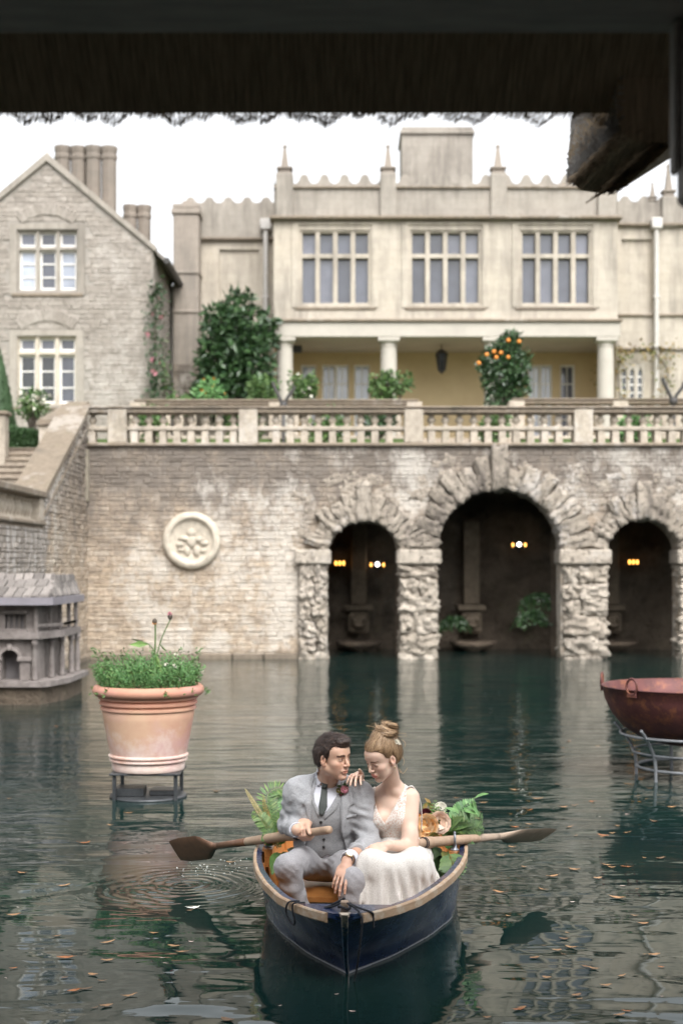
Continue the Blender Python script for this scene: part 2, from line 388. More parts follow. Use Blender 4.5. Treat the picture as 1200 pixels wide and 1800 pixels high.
for k, (a, b) in enumerate(PIERS):
    z = -0.25; w = b - a
    while z < IMP0 - 0.02:
        h = min(random.uniform(0.26, 0.42), IMP0 - z)
        if IMP0 - (z + h) < 0.15: h = IMP0 - z
        cuts = [0, 1] if random.random() < 0.55 else [0, random.uniform(0.35, 0.65), 1]
        for c0, c1 in zip(cuts[:-1], cuts[1:]):
            xa, xb = a + w * c0, a + w * c1
            inst('rough_block', random.choice(rocks), wall, ((xa + xb) / 2, YW + 0.17, z + h / 2), (random.choice((0, math.pi)), random.choice((0, math.pi)), 0), ((xb - xa) * 1.0, 0.62, h * 1.04))
        z += h
    o = MB().cbox(a - 0.07, b + 0.07, YW - 0.22, YW + WT, IMP0, IMP1, 0.03); obj('impost', o, 'rough_stone', wall)
vous = [rock_mesh(20 + k, 9, 0.075).mesh('voussoir', ['ring_stone'], True) for k in range(6)]
chips = [rock_mesh(40 + k, 6, 0.14).mesh('rough_block', ['ring_stone'], True) for k in range(6)]
for a, b, c in ARCH:
    r = (b - a) / 2; mm = (a + b) / 2; zs = c - r; ring = 0.46 if r > 1 else 0.40
    n = 15 if r > 1 else 11
    z_imp = math.asin(min(1, max(0, (IMP1 - zs)) / r))
    for k in range(n):
        th = z_imp + (math.pi - 2 * z_imp) * (k + 0.5) / n; key = k == n // 2
        L = ring * random.uniform(0.75, 1.4) * (1.25 if key else 1); rc = r + L / 2 + 0.01
        wd = (math.pi * (r + L * 0.5) / n) * random.uniform(0.9, 1.0)
        inst('voussoir', random.choice(vous), wall, (mm + rc * math.cos(th), YW + 0.14 - random.uniform(0, 0.05) - (0.05 if key else 0), zs + rc * math.sin(th)), (0, math.pi / 2 - th, 0), (wd * 1.05, 0.55, L * 1.08))
# loose rough stones packed between the rings
for k in range(150):
    x = random.uniform(PIERS[0][0], 7.2); z = random.uniform(IMP1, ZT - 0.25)
    ok = all(math.hypot(x - (a + b) / 2, z - (c - (b - a) / 2)) > (b - a) / 2 + 0.44 for a, b, c in ARCH) and any(math.hypot(x - (a + b) / 2, z - (c - (b - a) / 2)) < (b - a) / 2 + 1.0 for a, b, c in ARCH)
    if ok: inst('rough_block', random.choice(chips), wall, (x, YW + 0.03, z), (0, random.uniform(-0.6, 0.6), 0), (random.uniform(0.12, 0.34), 0.11, random.uniform(0.10, 0.2)))
# round carved medallion
md = MB(); mc = (-2.85, YW - 0.02, 2.25)
prof = [(0.545, 0.0), (0.55, -0.05), (0.53, -0.09), (0.46, -0.12), (0.42, -0.11), (0.40, -0.05), (0.37, -0.04), (0.0001, -0.03)]
md.loft([[(mc[0] + r * math.cos(2 * math.pi * j / 48), mc[1] + y, mc[2] + r * math.sin(2 * math.pi * j / 48)) for j in range(48)] for r, y in prof])
mo = obj('medallion', md, 'pale_stone', wall, True); mo['label'] = 'round carved stone medallion with a raised ring'
fg = MB()
def blob(mb, c, r, n=10, sq=(1, 1, 1)):
    bm = bmesh.new(); bmesh.ops.create_icosphere(bm, subdivisions=2, radius=1)
    for v in bm.verts: v.co = Vector((c[0] + v.co.x * r * sq[0], c[1] + v.co.y * r * sq[1], c[2] + v.co.z * r * sq[2]))
    return mb.bm(bm)
for dx, dz, r, sx, sz in [(0, 0.16, 0.085, 1, 1.1), (0, 0.0, 0.11, 0.9, 1.2), (-0.14, 0.06, 0.09, 1.3, 0.6), (0.14, 0.04, 0.09, 1.3, 0.7), (-0.22, -0.05, 0.08, 1, 0.8), (0.24, -0.03, 0.08, 1.1, 0.7), (-0.08, -0.17, 0.08, 0.8, 1.3), (0.1, -0.18, 0.09, 0.8, 1.2), (-0.2, -0.16, 0.06, 1.3, 0.7), (0.21, -0.17, 0.06, 1.2, 0.8)]:
    blob(fg, (mc[0] + dx, mc[1] - 0.05, mc[2] + dz - 0.02), r, sq=(sx, 0.55, sz))
obj('carved_relief', fg, 'pale_stone', mo, True)
# grotto chamber behind the arches
gm = MB(); yb = YW + 3.0
def rockwall(mb, f, nu, nv, amp=0.34, sc=1.7):
    vs = []
    for j in range(nv + 1):
        for i in range(nu + 1):
            p, nrm = f(i / nu, j / nv); p = Vector(p); nrm = Vector(nrm)
            vs.append(p + nrm * (mnoise.fractal(p * sc, 0.8, 2.1, 4) * amp))
    return mb.add(vs, [(j * (nu + 1) + i, j * (nu + 1) + i + 1, (j + 1) * (nu + 1) + i + 1, (j + 1) * (nu + 1) + i) for j in range(nv) for i in range(nu)])
rockwall(gm, lambda u, v: ((-0.9 + 10.8 * u, yb, -0.6 + 4.4 * v), (0, -1, 0)), 90, 36)
rockwall(gm, lambda u, v: ((-0.9 + 10.8 * u, YW + WT + (3.0 - WT) * v, 3.45), (0, 0, -1)), 90, 16, 0.25)
for xx in (-0.9, 9.9): rockwall(gm, lambda u, v: ((xx, YW + WT + (3.0 - WT) * u, -0.6 + 4.2 * v), (1 if xx < 0 else -1, 0, 0)), 16, 30)
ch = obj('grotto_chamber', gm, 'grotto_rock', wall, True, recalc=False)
# dividing rock between arches, a pilaster with a mask in each bay
for k, (a, b) in enumerate(PIERS[1:3]):
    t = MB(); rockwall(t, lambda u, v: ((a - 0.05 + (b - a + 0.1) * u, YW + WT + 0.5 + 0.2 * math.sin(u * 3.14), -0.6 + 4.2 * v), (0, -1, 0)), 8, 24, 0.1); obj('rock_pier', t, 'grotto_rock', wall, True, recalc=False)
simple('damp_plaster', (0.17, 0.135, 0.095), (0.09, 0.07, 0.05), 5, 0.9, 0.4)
for cx in ((ARCH[0][0] + ARCH[0][1]) / 2 - 0.06, (ARCH[1][0] + ARCH[1][1]) / 2 - 0.28, (ARCH[2][0] + ARCH[2][1]) / 2 - 0.1):
    t = MB(); t.cbox(cx - 0.17, cx + 0.17, yb - 0.42, yb - 0.1, 0.95, 2.7, 0.03); t.cbox(cx - 0.3, cx + 0.3, yb - 0.5, yb - 0.1, 0.82, 0.95, 0.03)
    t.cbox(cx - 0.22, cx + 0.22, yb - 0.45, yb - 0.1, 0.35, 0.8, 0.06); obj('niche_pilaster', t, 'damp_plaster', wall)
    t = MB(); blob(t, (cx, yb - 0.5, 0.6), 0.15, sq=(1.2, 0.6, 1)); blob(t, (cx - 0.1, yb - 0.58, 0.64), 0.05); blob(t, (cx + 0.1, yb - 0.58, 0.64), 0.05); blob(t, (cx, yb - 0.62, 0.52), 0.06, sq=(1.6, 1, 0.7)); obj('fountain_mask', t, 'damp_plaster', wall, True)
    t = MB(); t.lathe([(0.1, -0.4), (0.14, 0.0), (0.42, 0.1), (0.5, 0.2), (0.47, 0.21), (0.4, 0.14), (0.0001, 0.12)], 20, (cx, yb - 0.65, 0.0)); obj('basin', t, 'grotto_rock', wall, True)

# ================================================================== balustrades
bprof = [(0.075, 0), (0.075, 0.035), (0.045, 0.05), (0.04, 0.09), (0.075, 0.16), (0.085, 0.21), (0.06, 0.28), (0.042, 0.33), (0.05, 0.35), (0.075, 0.365), (0.075, 0.40)]
def balustrade(name, label, x0, x1, y, z0, h, spacing, piers, mats=('baluster_stone', 'coping_stone'), low=True, lowh=0.24, pw=0.36, group=None):
    e = empty(name, ((x0 + x1) / 2, y, z0), label, 'balustrade', group)
    rail, mid = 0.13, 0.08
    zb = z0 + (lowh if low else 0.0)
    bh = h - rail - mid - (zb - z0)
    me = MB().lathe([(r, z / 0.40 * bh) for r, z in bprof], 10).mesh('baluster', [mats[0]], True)
    t = MB(); t.cbox(x0, x1, y - 0.03, y + 0.37, z0 + h - rail, z0 + h - 0.05, 0.015); t.cbox(x0 - 0.01, x1 + 0.01, y - 0.07, y + 0.41, z0 + h - 0.05, z0 + h, 0.02); obj('coping', t, mats[1], e)
    t = MB(); t.cbox(x0, x1, y + 0.02, y + 0.32, zb, zb + mid, 0.015); obj('plinth_rail', t, mats[0], e)
    for p in piers:
        t = MB(); t.cbox(p - pw / 2, p + pw / 2, y - 0.05, y + 0.39, z0, z0 + h - 0.055, 0.015); obj('pier', t, mats[0], e)
    nb = int((x1 - x0) / spacing)
    for k in range(nb):
        x = x0 + (k + 0.5) * (x1 - x0) / nb
        if any(abs(x - p) < pw / 2 + 0.06 for p in piers): continue
        inst('baluster', me, e, (x, y + 0.17, zb + mid))
    if low:
        bme = MB().cbox(-0.07, 0.07, 0, 0.26, 0, lowh, 0.012).mesh('base_block', [mats[0]])
        for k in range(nb):
            x = x0 + (k + 0.5) * (x1 - x0) / nb
            if any(abs(x - p) < pw / 2 + 0.08 for p in piers): continue
            inst('base_block', bme, e, (x, y + 0.04, z0))
    return e
obj('wall_coping', MB().cbox(XC + 0.01, XR, YW - 0.10, YW + WT + 0.05, ZT, ZT + 0.07, 0.02), 'coping_stone', wall)
balustrade('terrace_balustrade', 'long stone balustrade along the top of the grotto wall', XC - 0.05, XR, YW, ZT + 0.07, PZ(714, YW) - ZT - 0.07, 0.27, [PX(x, YW) for x in (206, 436, 727, 1025, 1320)])
UY = 33.2
balustrade('upper_balustrade', 'upper terrace balustrade behind the dark leafy tree, broken off before the bare wall', PX(236, UY), PX(735, UY), UY, 4.72, PZ(702, UY) - 4.72, 0.3, [PX(x, UY) for x in (242, 486, 728)], low=False)
balustrade('upper_balustrade', 'upper terrace balustrade in front of the gothic window, starting beside the fruit tree', PX(900, UY), 10.5, UY, 4.72, PZ(700, UY) - 4.72, 0.3, [PX(x, UY) for x in (908, 1090, 1280)], low=False)
t = MB()
for k in range(4): t.box(PX(738, UY), PX(897, UY), UY - 1.2 + 0.3 * k, UY + 0.02, 3.98, 3.98 + 0.185 * (k + 1) - (0.004 if k == 3 else 0))
tag(obj('terrace_steps', t, 'step_stone'), 'broad garden steps between the two upper balustrades', 'steps')

# ================================================================== side wall, stairs
sw = empty('stair_wall', (XC, 24, 0), 'sloping side wall of the pool that climbs with the stone stairs', 'wall')
YA, YB_, YE = 23.1, 27.1, 12.0
ZA, ZB = PZ(862, YA), PZ(712, 27.0)
zl = PZ(925, YA)                              # landing parapet base
m = MB()
poly = [(YE, -0.6), (YB_, -0.6), (YB_, ZB - 0.12), (YA, ZA - 0.12), (YA, zl), (YE, zl)]
m.prism(poly, XC, XC - 0.42, 'x'); obj('wall_core', m, 'rubble_stone', sw)
stt = []
def zmx(y): return zl if y < YA else ZA - 0.14 + (ZB - ZA) * (y - YA) / (YB_ - YA)
stt = rubble(YE, YB_ - 0.02, 0.05, ZB, 0.055, 0.10, 0.12, 0.3, None, zmx)
tpl = []
tpl2 = []
for k in range(8): tpl.append(MB().stone(-0.5, 0.5, 0, -0.5, 0.5, 1.0, 0.07, 0.05).mesh('stone', ['rubble_stone'])); tpl2.append(MB().stone(-0.5, 0.5, 0, -0.5, 0.5, 1.0, 0.07, 0.05).mesh('stone', ['streaked_stone']))
stt.sort(key=lambda s: -(s[1] - s[0]) * (s[3] - s[2]) * (1 if s[0] > 19 else 0.1))
for (a, b, p, q) in stt[:260]: inst('stone', random.choice(tpl2 if (a + b) / 2 + 0.35 * (zl - q) < 23.5 else tpl), sw, (XC, (a + b) / 2, (p + q) / 2), (0, 0, math.pi / 2), (b - a - 0.008, random.uniform(0.012, 0.04), q - p - 0.008))
t = MB()
for (a, b, p, q) in stt[260:]: t.cur = 1 if (a + b) / 2 + 0.35 * (zl - q) < 23.5 else 0; t.stone(a + 0.004, b - 0.004, 0, p + 0.004, q - 0.004, random.uniform(0.012, 0.04))
t.v = [(XC - v[1], v[0], v[2]) for v in t.v]; so = obj('small_stone_courses', t, ['rubble_stone', 'streaked_stone'], sw); so['kind'] = 'stuff'
t = MB(); sl = (ZB - ZA) / (YB_ - YA)
t.prism([(YA - 0.05, ZA - 0.13), (YB_ + 0.1, ZB - 0.11 + 0.1 * sl), (YB_ + 0.1, ZB + 0.1 * sl), (YA - 0.05, ZA - 0.02)], XC + 0.06, XC - 0.50, 'x'); obj('sloping_coping', t, 'coping_stone', sw)
t = MB(); t.prism([(YA, ZA - 0.42), (YB_ - 0.02, ZB - 0.42), (YB_ - 0.02, ZB - 0.36), (YA, ZA - 0.36)], XC + 0.04, XC - 0.1, 'x'); obj('string_course', t, 'coping_stone', sw)
t = MB(); t.cbox(XC - 0.2, XC + 0.07, YE, YA, zl, zl + 0.07, 0.02); obj('landing_coping', t, 'coping_stone', sw)
t = MB(); y = YE
while y < YB_ - 0.1:
    l = min(random.uniform(0.5, 0.9), YB_ - y); t.stone(y + 0.004, y + l - 0.004, 0, -0.3, 0.09, 0.1, 0.02, 0.01); y += l
t.v = [(XC - v[1], v[0], v[2]) for v in t.v]; obj('plinth', t, 'coping_stone', sw)
# landing balustrade running towards the boathouse
lb = empty('landing_balustrade', (XC - 0.2, 20, zl), 'short stone balustrade on the stair landing above the little water house', 'balustrade')
hh = ZA - 0.13 - zl - 0.07
me = MB().lathe([(r * 0.8, z / 0.40 * (hh - 0.02)) for r, z in bprof], 10).mesh('baluster', ['baluster_stone'], True)
yy = 12.3
while yy < YA - 0.4:
    if min(abs(yy - k) for k in (13.2, 16.4, 19.9)) > 0.22: inst('baluster', me, lb, (XC - 0.13, yy, zl + 0.07))
    yy += 0.24
t = MB(); t.cbox(XC - 0.32, XC + 0.08, 12.05, YA + 0.02, ZA - 0.13, ZA - 0.015, 0.02); obj('coping', t, 'coping_stone', lb)
for k in (13.2, 16.4, 19.9, YA - 0.17): obj('pier', MB().cbox(XC - 0.27, XC + 0.03, k - 0.15, k + 0.15, zl + 0.07, ZA - 0.132, 0.015), 'baluster_stone', lb)
# flight of steps behind the sloping parapet
sf = empty('garden_stairs', (-6.2, 25, zl), 'flight of mossy stone garden steps climbing to the terrace', 'stairs')
n = 13; zs0 = zl - 0.1; rise = (3.98 - zs0) / n; y0 = 23.2; run = (26.85 - y0) / n
for k in range(n):
    t = MB(); t.box(-9.5, XC - 0.43, y0 + k * run + 0.03, 26.85, zs0 + k * rise, zs0 + (k + 1) * rise - 0.035); obj('riser', t, 'step_stone', sf)
    t = MB(); t.cbox(-9.5, XC - 0.43, y0 + k * run, y0 + (k + 1) * run + 0.06, zs0 + (k + 1) * rise - 0.035, zs0 + (k + 1) * rise, 0.01); obj('tread', t, 'coping_stone', sf)
t = MB(); t.box(-9.5, XC - 0.43, 12.0, y0, zs0 - 0.4, zs0); tag(obj('landing_pavement', t, 'step_stone'), kind='structure')
# piers and second flight's sloping parapet beyond the stairs
t = MB(); a = P(68, 742, 27.2); b = P(96, 790, 27.2)
e = empty('stair_pier', (a.x, 27.2, 3.98), 'stone stair pier with flat cap beside the clipped hedge', 'pier')
obj('shaft', MB().cbox(a.x, b.x, 27.2, 27.5, 3.98, a.z - 0.07, 0.012), 'baluster_stone', e)
obj('cap', MB().cbox(a.x - 0.05, b.x + 0.05, 27.15, 27.55, a.z - 0.07, a.z, 0.015), 'coping_stone', e)
c0 = P(88, 738, 27.5); c1 = P(118, 705, 30.5)
e = empty('upper_stair_parapet', (c0.x, 29, 3.98), 'sloping parapet of the upper flight in front of the gabled house', 'parapet')
obj('parapet_wall', MB().prism([(27.5, 3.9), (30.5, 3.9), (30.5, c1.z - 0.1), (27.5, c0.z - 0.1)], c0.x + 0.15, c0.x - 0.15, 'x'), 'baluster_stone', e)
obj('coping', MB().prism([(27.45, c0.z - 0.1), (30.55, c1.z - 0.1), (30.55, c1.z), (27.45, c0.z)], c0.x + 0.22, c0.x - 0.22, 'x'), 'coping_stone', e)
a = P(-14, 722, 26.0); b = P(9, 800, 26.0)
e = empty('stair_pier', (a.x, 26, 3.6), 'stone stair pier in front of the dark cone topiary', 'pier')
obj('shaft', MB().cbox(a.x, b.x, 26.0, 26.3, 3.5, a.z - 0.07, 0.012), 'baluster_stone', e)
obj('cap', MB().cbox(a.x - 0.05, b.x + 0.05, 25.95, 26.35, a.z - 0.07, a.z, 0.015), 'coping_stone', e)
# ================================================================== houses
def ashlar_mat(name, c, dark=0.35, warm=(0.5, 0.42, 0.28)):
    t = NT(name); p = t.pos(); x, y, z = t.xyz(p)
    br = t.n('ShaderNodeTexBrick', {'Vector': t.n('ShaderNodeCombineXYZ', {0: t.math('ADD', x, y), 1: z}).outputs[0], 'Scale': 1.0, 'Mortar Size': 0.006, 'Mortar Smooth': 0.3, 'Brick Width': 0.62, 'Row Height': 0.30,
             'Color1': (*[q * 0.94 for q in c], 1), 'Color2': (*[q * 1.05 for q in c], 1), 'Mortar': (*[q * 0.82 for q in c], 1)})
    g = t.noise(p, 5, 7, 0.7)
    col = t.mix(1.0, br.outputs[0], t.ramp(g, [(0.25, (0.84, 0.82, 0.8)), (0.75, (1.1, 1.09, 1.07))]), 'MULTIPLY')
    col = t.mix(t.step(t.noise(p, 0.7, 4, 0.6), 0.45, 0.75, 0, 0.3), col, warm)
    st = t.math('MULTIPLY', t.noise(t.pos((2.2, 2.2, 0.25)), 2.0, 5, 0.7), t.noise(p, 0.5, 3))
    col = t.mix(t.step(st, 0.22, 0.38, 0, dark), col, (0.17, 0.152, 0.13)); col = t.mix(t.step(t.noise(t.pos((3, 3, 0.8)), 3.2, 6, 0.75), 0.52, 0.72, 0, 0.35), col, tuple(q * 0.62 for q in c))
    return t.fin(col, 0.9, t.bump(t.math('ADD', g, br.outputs['Fac']), 0.25, 0.01))
ashlar_mat('ashlar', (0.445, 0.405, 0.345), 0.62, (0.47, 0.40, 0.30))
ashlar_mat('ashlar_grey', (0.32, 0.295, 0.26), 0.85, (0.38, 0.335, 0.28))
ashlar_mat('chimney_stone', (0.22, 0.19, 0.16), 0.5, (0.2, 0.165, 0.13))
ashlar_mat('ashlar_dark', (0.29, 0.255, 0.22), 0.7, (0.3, 0.26, 0.21))
simple('grey_mortar', (0.31, 0.285, 0.255), (0.26, 0.24, 0.21), 9, 0.95, 0.5, space='pos')
simple('white_stone', (0.455, 0.42, 0.365), (0.38, 0.35, 0.305), 2, 0.8, 0.15, space='pos')
simple('ochre_plaster', (0.62, 0.50, 0.31), (0.55, 0.43, 0.26), 1.5, 0.9, 0.1, space='pos')
simple('white_paint', (0.78, 0.76, 0.73), (0.7, 0.68, 0.64), 5, 0.5, 0.05)
simple('slate_roof', (0.15, 0.14, 0.13), (0.22, 0.2, 0.17), 6, 0.85, 0.4)
simple('lead_pipe', (0.55, 0.53, 0.50), (0.45, 0.43, 0.4), 5, 0.6, 0.1)
simple('dark_iron', (0.03, 0.03, 0.03), (0.05, 0.045, 0.04), 20, 0.5, 0.1)
def glass_mat(name, c, r=0.08):
    t = NT(name); v = t.pos()
    nz = t.noise(v, 1.1, 3, 0.6)
    col = t.mix(t.step(nz, 0.35, 0.65), tuple(q * 0.75 for q in c), tuple(q * 1.15 for q in c))
    col = t.mix(1.0, col, t.ramp(t.rand(), [(0, (0.55, 0.55, 0.55)), (0.6, (1, 1, 1)), (1, (1.45, 1.4, 1.35))]), 'MULTIPLY')
    return t.fin(col, r, t.bump(t.noise(v, 2.0, 2), 0.15, 0.02), Specular_IOR_Level=0.8)
glass_mat('glass_blue', (0.092, 0.10, 0.128)); glass_mat('glass_pale', (0.38, 0.42, 0.50)); glass_mat('glass_dark', (0.03, 0.035, 0.04))
COURSED = [(0.335, 0.308, 0.276), (0.295, 0.27, 0.242), (0.37, 0.342, 0.31), (0.27, 0.247, 0.22), (0.32, 0.292, 0.26)]
stone_mat('coursed_stone', COURSED, stain=(0.17, 0.145, 0.12), stain_amt=0.45, white=0.2, fine=9, bump=0.4, bd=0.01)

def holed(mb, x0, x1, z0, z1, y, holes, depth=0.35, top=None):
    """a wall face in the plane y with openings (xa, xb, za, zb) and their reveals"""
    xs = sorted({x0, x1, *[h[0] for h in holes], *[h[1] for h in holes]}); zs = sorted({z0, z1, *[h[2] for h in holes], *[h[3] for h in holes]})
    for a, b in zip(xs[:-1], xs[1:]):
        for c, d in zip(zs[:-1], zs[1:]):
            if not any(h[0] <= a and b <= h[1] and h[2] <= c and d <= h[3] for h in holes): mb.add([(a, y, c), (b, y, c), (b, y, d), (a, y, d)], [(0, 1, 2, 3)])
    for a, b, c, d in holes:
        mb.add([(a, y, c), (b, y, c), (b, y + depth, c), (a, y + depth, c)], [(0, 1, 2, 3)]); mb.add([(a, y, d), (b, y, d), (b, y + depth, d), (a, y + depth, d)], [(3, 2, 1, 0)])
        mb.add([(a, y, c), (a, y, d), (a, y + depth, d), (a, y + depth, c)], [(0, 1, 2, 3)]); mb.add([(b, y, c), (b, y, d), (b, y + depth, d), (b, y + depth, c)], [(3, 2, 1, 0)])
def window(parent, xs, zs, y, glass, frame='pale_stone', bar=0.11, sash=None, grid=None, depth=0.16, sill=True, name='window', head=None):
    """mullioned window: xs, zs are the edges between lights; bar is the mullion width"""
    m = MB(); x0, x1, z0, z1 = xs[0], xs[-1], zs[0], zs[-1]
    for i, x in enumerate(xs):
        a, b = (x - 0.05, x + bar * 0.5) if i == 0 else ((x - bar * 0.5, x + 0.05) if i == len(xs) - 1 else (x - bar / 2, x + bar / 2))
        m.cbox(a, b, y - 0.01, y + depth + 0.02, z0 - 0.02, z1 + 0.02, 0.012)
    for i, z in enumerate(zs):
        a, b = (z - 0.05, z + bar * 0.5) if i == 0 else ((z - bar * 0.5, z + 0.05) if i == len(zs) - 1 else (z - bar * 0.45, z + bar * 0.45))
        for p, q in zip(xs[:-1], xs[1:]): m.cbox(p + bar * 0.5 - 0.01, q - bar * 0.5 + 0.01, y - 0.004, y + depth + 0.014, a, b, 0.01)
    fr = obj(name, m, frame, parent)
    if sill: obj('sill', MB().cbox(x0 - 0.14, x1 + 0.14, y - 0.10, y + 0.1, z0 - 0.15, z0 - 0.052, 0.02), 'coping_stone', fr)
    for i, (p, q) in enumerate(zip(xs[:-1], xs[1:])):
        for j, (a, b) in enumerate(zip(zs[:-1], zs[1:])):
            gl = glass(i, j) if callable(glass) else glass
            obj('pane', MB().box(p, q, y + depth - 0.005, y + depth + 0.01, a, b), gl, fr)
            if sash:
                s = MB(); p2, q2, a2, b2 = p + bar * 0.45, q - bar * 0.45, a + bar * 0.45, b - bar * 0.4; w = sash
                yy0, yy1 = y + depth - 0.05, y + depth - 0.006
                s.box(p2, p2 + w, yy0, yy1, a2, b2); s.box(q2 - w, q2, yy0, yy1, a2, b2); s.box(p2 + w, q2 - w, yy0 + 0.002, yy1, a2, a2 + w * 1.3); s.box(p2 + w, q2 - w, yy0 + 0.002, yy1, b2 - w, b2)
                nx, nz = grid(i, j) if grid else (1, 1)
                for k in range(1, nx): xm = p2 + (q2 - p2) * k / nx; s.box(xm - 0.015, xm + 0.015, yy0 + 0.012, yy1, a2 + w, b2 - w)
                for k in range(1, nz): zm = a2 + (b2 - a2) * k / nz; s.box(p2 + w, q2 - w, yy0 + 0.009, yy1, zm - 0.018, zm + 0.018)
                obj('sash', s, 'white_paint', fr)
    return fr
def scallop(x0, x1, zb, zt, n):
    """ogee cresting: rounded merlons with concave dips between"""
    pts = [(x0, zb)]; w = (x1 - x0) / n; h = zt - zb
    for k in range(n):
        a = x0 + k * w
        for f, g in [(0.0, 0.36), (0.10, 0.38), (0.18, 0.46), (0.23, 0.58), (0.26, 0.60), (0.28, 0.74), (0.33, 0.88), (0.41, 0.97), (0.5, 1.0), (0.59, 0.97), (0.67, 0.88), (0.72, 0.74), (0.74, 0.60), (0.77, 0.58), (0.82, 0.46), (0.90, 0.38)]: pts.append((a + f * w, zb + g * h))
    pts += [(x1, zb + 0.30 * h), (x1, zb)]
    return pts
def pinnacle(parent, x, y, z0, z1, w=0.24):
    m = MB(); h = z1 - z0
    def fr(hw, z): return [(x - hw, y - hw, z), (x + hw, y - hw, z), (x + hw, y + hw, z), (x - hw, y + hw, z)]
    m.loft([fr(w * 0.95, z0), fr(w * 0.95, z0 + h * 0.05), fr(w * 0.70, z0 + h * 0.07), fr(w * 0.70, z0 + h * 0.17), fr(w * 0.98, z0 + h * 0.19), fr(w * 0.98, z0 + h * 0.24), fr(w * 0.48, z0 + h * 0.27), fr(w * 0.17, z0 + h * 0.91), fr(w * 0.26, z0 + h * 0.93), fr(w * 0.26, z0 + h * 0.95), fr(0.02, z0 + h)], True, True, True)
    obj('pinnacle', m, 'ashlar_dark', parent)
YH = 42.0
HX = lambda p: PX(p, YH); HZ = lambda p: PZ(p, YH)
manor = empty('manor_house', (HX(780), YH + 4, 4.72), 'cream stone manor house with scalloped parapet, obelisk pinnacles, tall windows and columned porch', 'house')
X0, X1 = HX(481), HX(1085)
wins = [(527, 651), (720, 845), (914, 1039)]
holes = [(HX(a), HX(b), HZ(536), HZ(404)) for a, b in wins]
m = MB(); holed(m, X0, X1, HZ(567), HZ(386), YH, holes, 0.30)
for xx, sgn in ((X0, 1), (X1, -1)): m.add([(xx, YH, HZ(567)), (xx, YH + 10, HZ(567)), (xx, YH + 10, HZ(310)), (xx, YH, HZ(310))], [(0, 1, 2, 3)])
obj('wall', m, 'ashlar', manor, recalc=False)
# shallow raised bays round each window
for a, b in wins:
    t = MB()
    for (p, q, r, s) in ((a - 14, a - 3, 540, 395), (b + 3, b + 14, 540, 395)): t.box(HX(p), HX(q), YH - 0.04, YH, HZ(r), HZ(s))
    t.box(HX(a - 14), HX(b + 14), YH - 0.045, YH, HZ(395), HZ(391)); obj('window_surround', t, 'ashlar', manor)
    xs_ = [HX(a + (b - a) * k / 4) for k in range(5)]
    window(manor, xs_, [HZ(536), HZ(449), HZ(404)], YH + 0.06, lambda i, j: 'glass_blue', 'ashlar', bar=0.14, depth=0.2)
# parapet, cornice, piers, cresting, pinnacles
obj('cornice', MB().cbox(X0 - 0.12, X1 + 0.12, YH - 0.22, YH + 0.5, HZ(387), HZ(381), 0.03), 'coping_stone', manor)
m = MB(); m.box(X0, X1, YH + 0.02, YH + 0.45, HZ(381), HZ(331)); m.prism(scallop(X0, X1, HZ(331), HZ(305), 17), YH + 0.04, YH + 0.40); obj('parapet', m, 'ashlar_grey', manor)
obj('parapet_moulding', MB().cbox(X0, X1, YH - 0.06, YH + 0.48, HZ(331), HZ(327), 0.015), 'coping_stone', manor)
obj('flat_roof', MB().box(X0, X1, YH + 0.46, YH + 10, HZ(376), HZ(374)), 'slate_roof', manor)
for a, b in ((485, 515), (668, 696), (862, 890), (1050, 1082)):
    obj('parapet_pier', MB().cbox(HX(a), HX(b), YH - 0.10, YH + 0.55, HZ(382), HZ(305), 0.02), 'ashlar_grey', manor)
    if a < 1000: pinnacle(manor, HX((a + b) / 2), YH + 0.22, HZ(305), HZ(250), 0.24)
YC = 47.0
cz = lambda p: PZ(p, YC)
ck = MB(); ck.box(PX(706, YC), PX(831, YC), YC, YC + 1.8, cz(340), cz(236)); ck.cbox(PX(703, YC), PX(834, YC), YC - 0.08, YC + 1.9, cz(236), cz(228), 0.03); ck.cbox(PX(706, YC), PX(831, YC), YC, YC + 1.8, cz(228), cz(222), 0.02)
obj('chimney_stack', ck, 'ashlar_grey', manor)
# porch
obj('string_course', MB().cbox(X0 - 0.1, X1 + 0.1, YH - 0.30, YH + 0.3, HZ(568), HZ(563), 0.02), 'coping_stone', manor)
obj('entablature', MB().cbox(X0 - 0.04, X1 + 0.04, YH - 0.22, YH + 0.42, HZ(594), HZ(568), 0.02), 'white_stone', manor)
zf, zc = 4.76, HZ(594)
cols = (500, 683, 866, 1065)
for c in cols:
    h = zc - zf
    me = MB().lathe([(0.30, 0), (0.30, 0.1), (0.265, 0.14), (0.262, 1.2), (0.235, h - 0.32), (0.232, h - 0.26), (0.25, h - 0.25), (0.25, h - 0.22), (0.235, h - 0.2), (0.30, h - 0.12), (0.31, h - 0.1)], 24, (HX(c), YH + 0.1, zf))
    me.cbox(HX(c) - 0.32, HX(c) + 0.32, YH - 0.22, YH + 0.42, zc - 0.11, zc, 0.01); autosmooth(obj('column', me, 'white_stone', manor))
YPB = YH + 3.2
BX = lambda p: PX(p, YPB); BZ = lambda p: PZ(p, YPB)
doors = [(529, 556), (566, 613), (622, 650), (928, 970), (984, 1010)]
dh = [(BX(a), BX(b), zf + 0.02, BZ(641)) for a, b in doors]
m = MB(); holed(m, X0, X1, zf, zc + 0.1, YPB, dh, 0.25)
m.add([(X0, YH + 0.3, zf), (X0, YPB, zf), (X0, YPB, zc + 0.1), (X0, YH + 0.3, zc + 0.1)], [(0, 1, 2, 3)]); m.add([(X1, YH + 0.3, zf), (X1, YPB, zf), (X1, YPB, zc + 0.1), (X1, YH + 0.3, zc + 0.1)], [(3, 2, 1, 0)])
obj('porch_wall', m, 'ochre_plaster', manor, recalc=False)
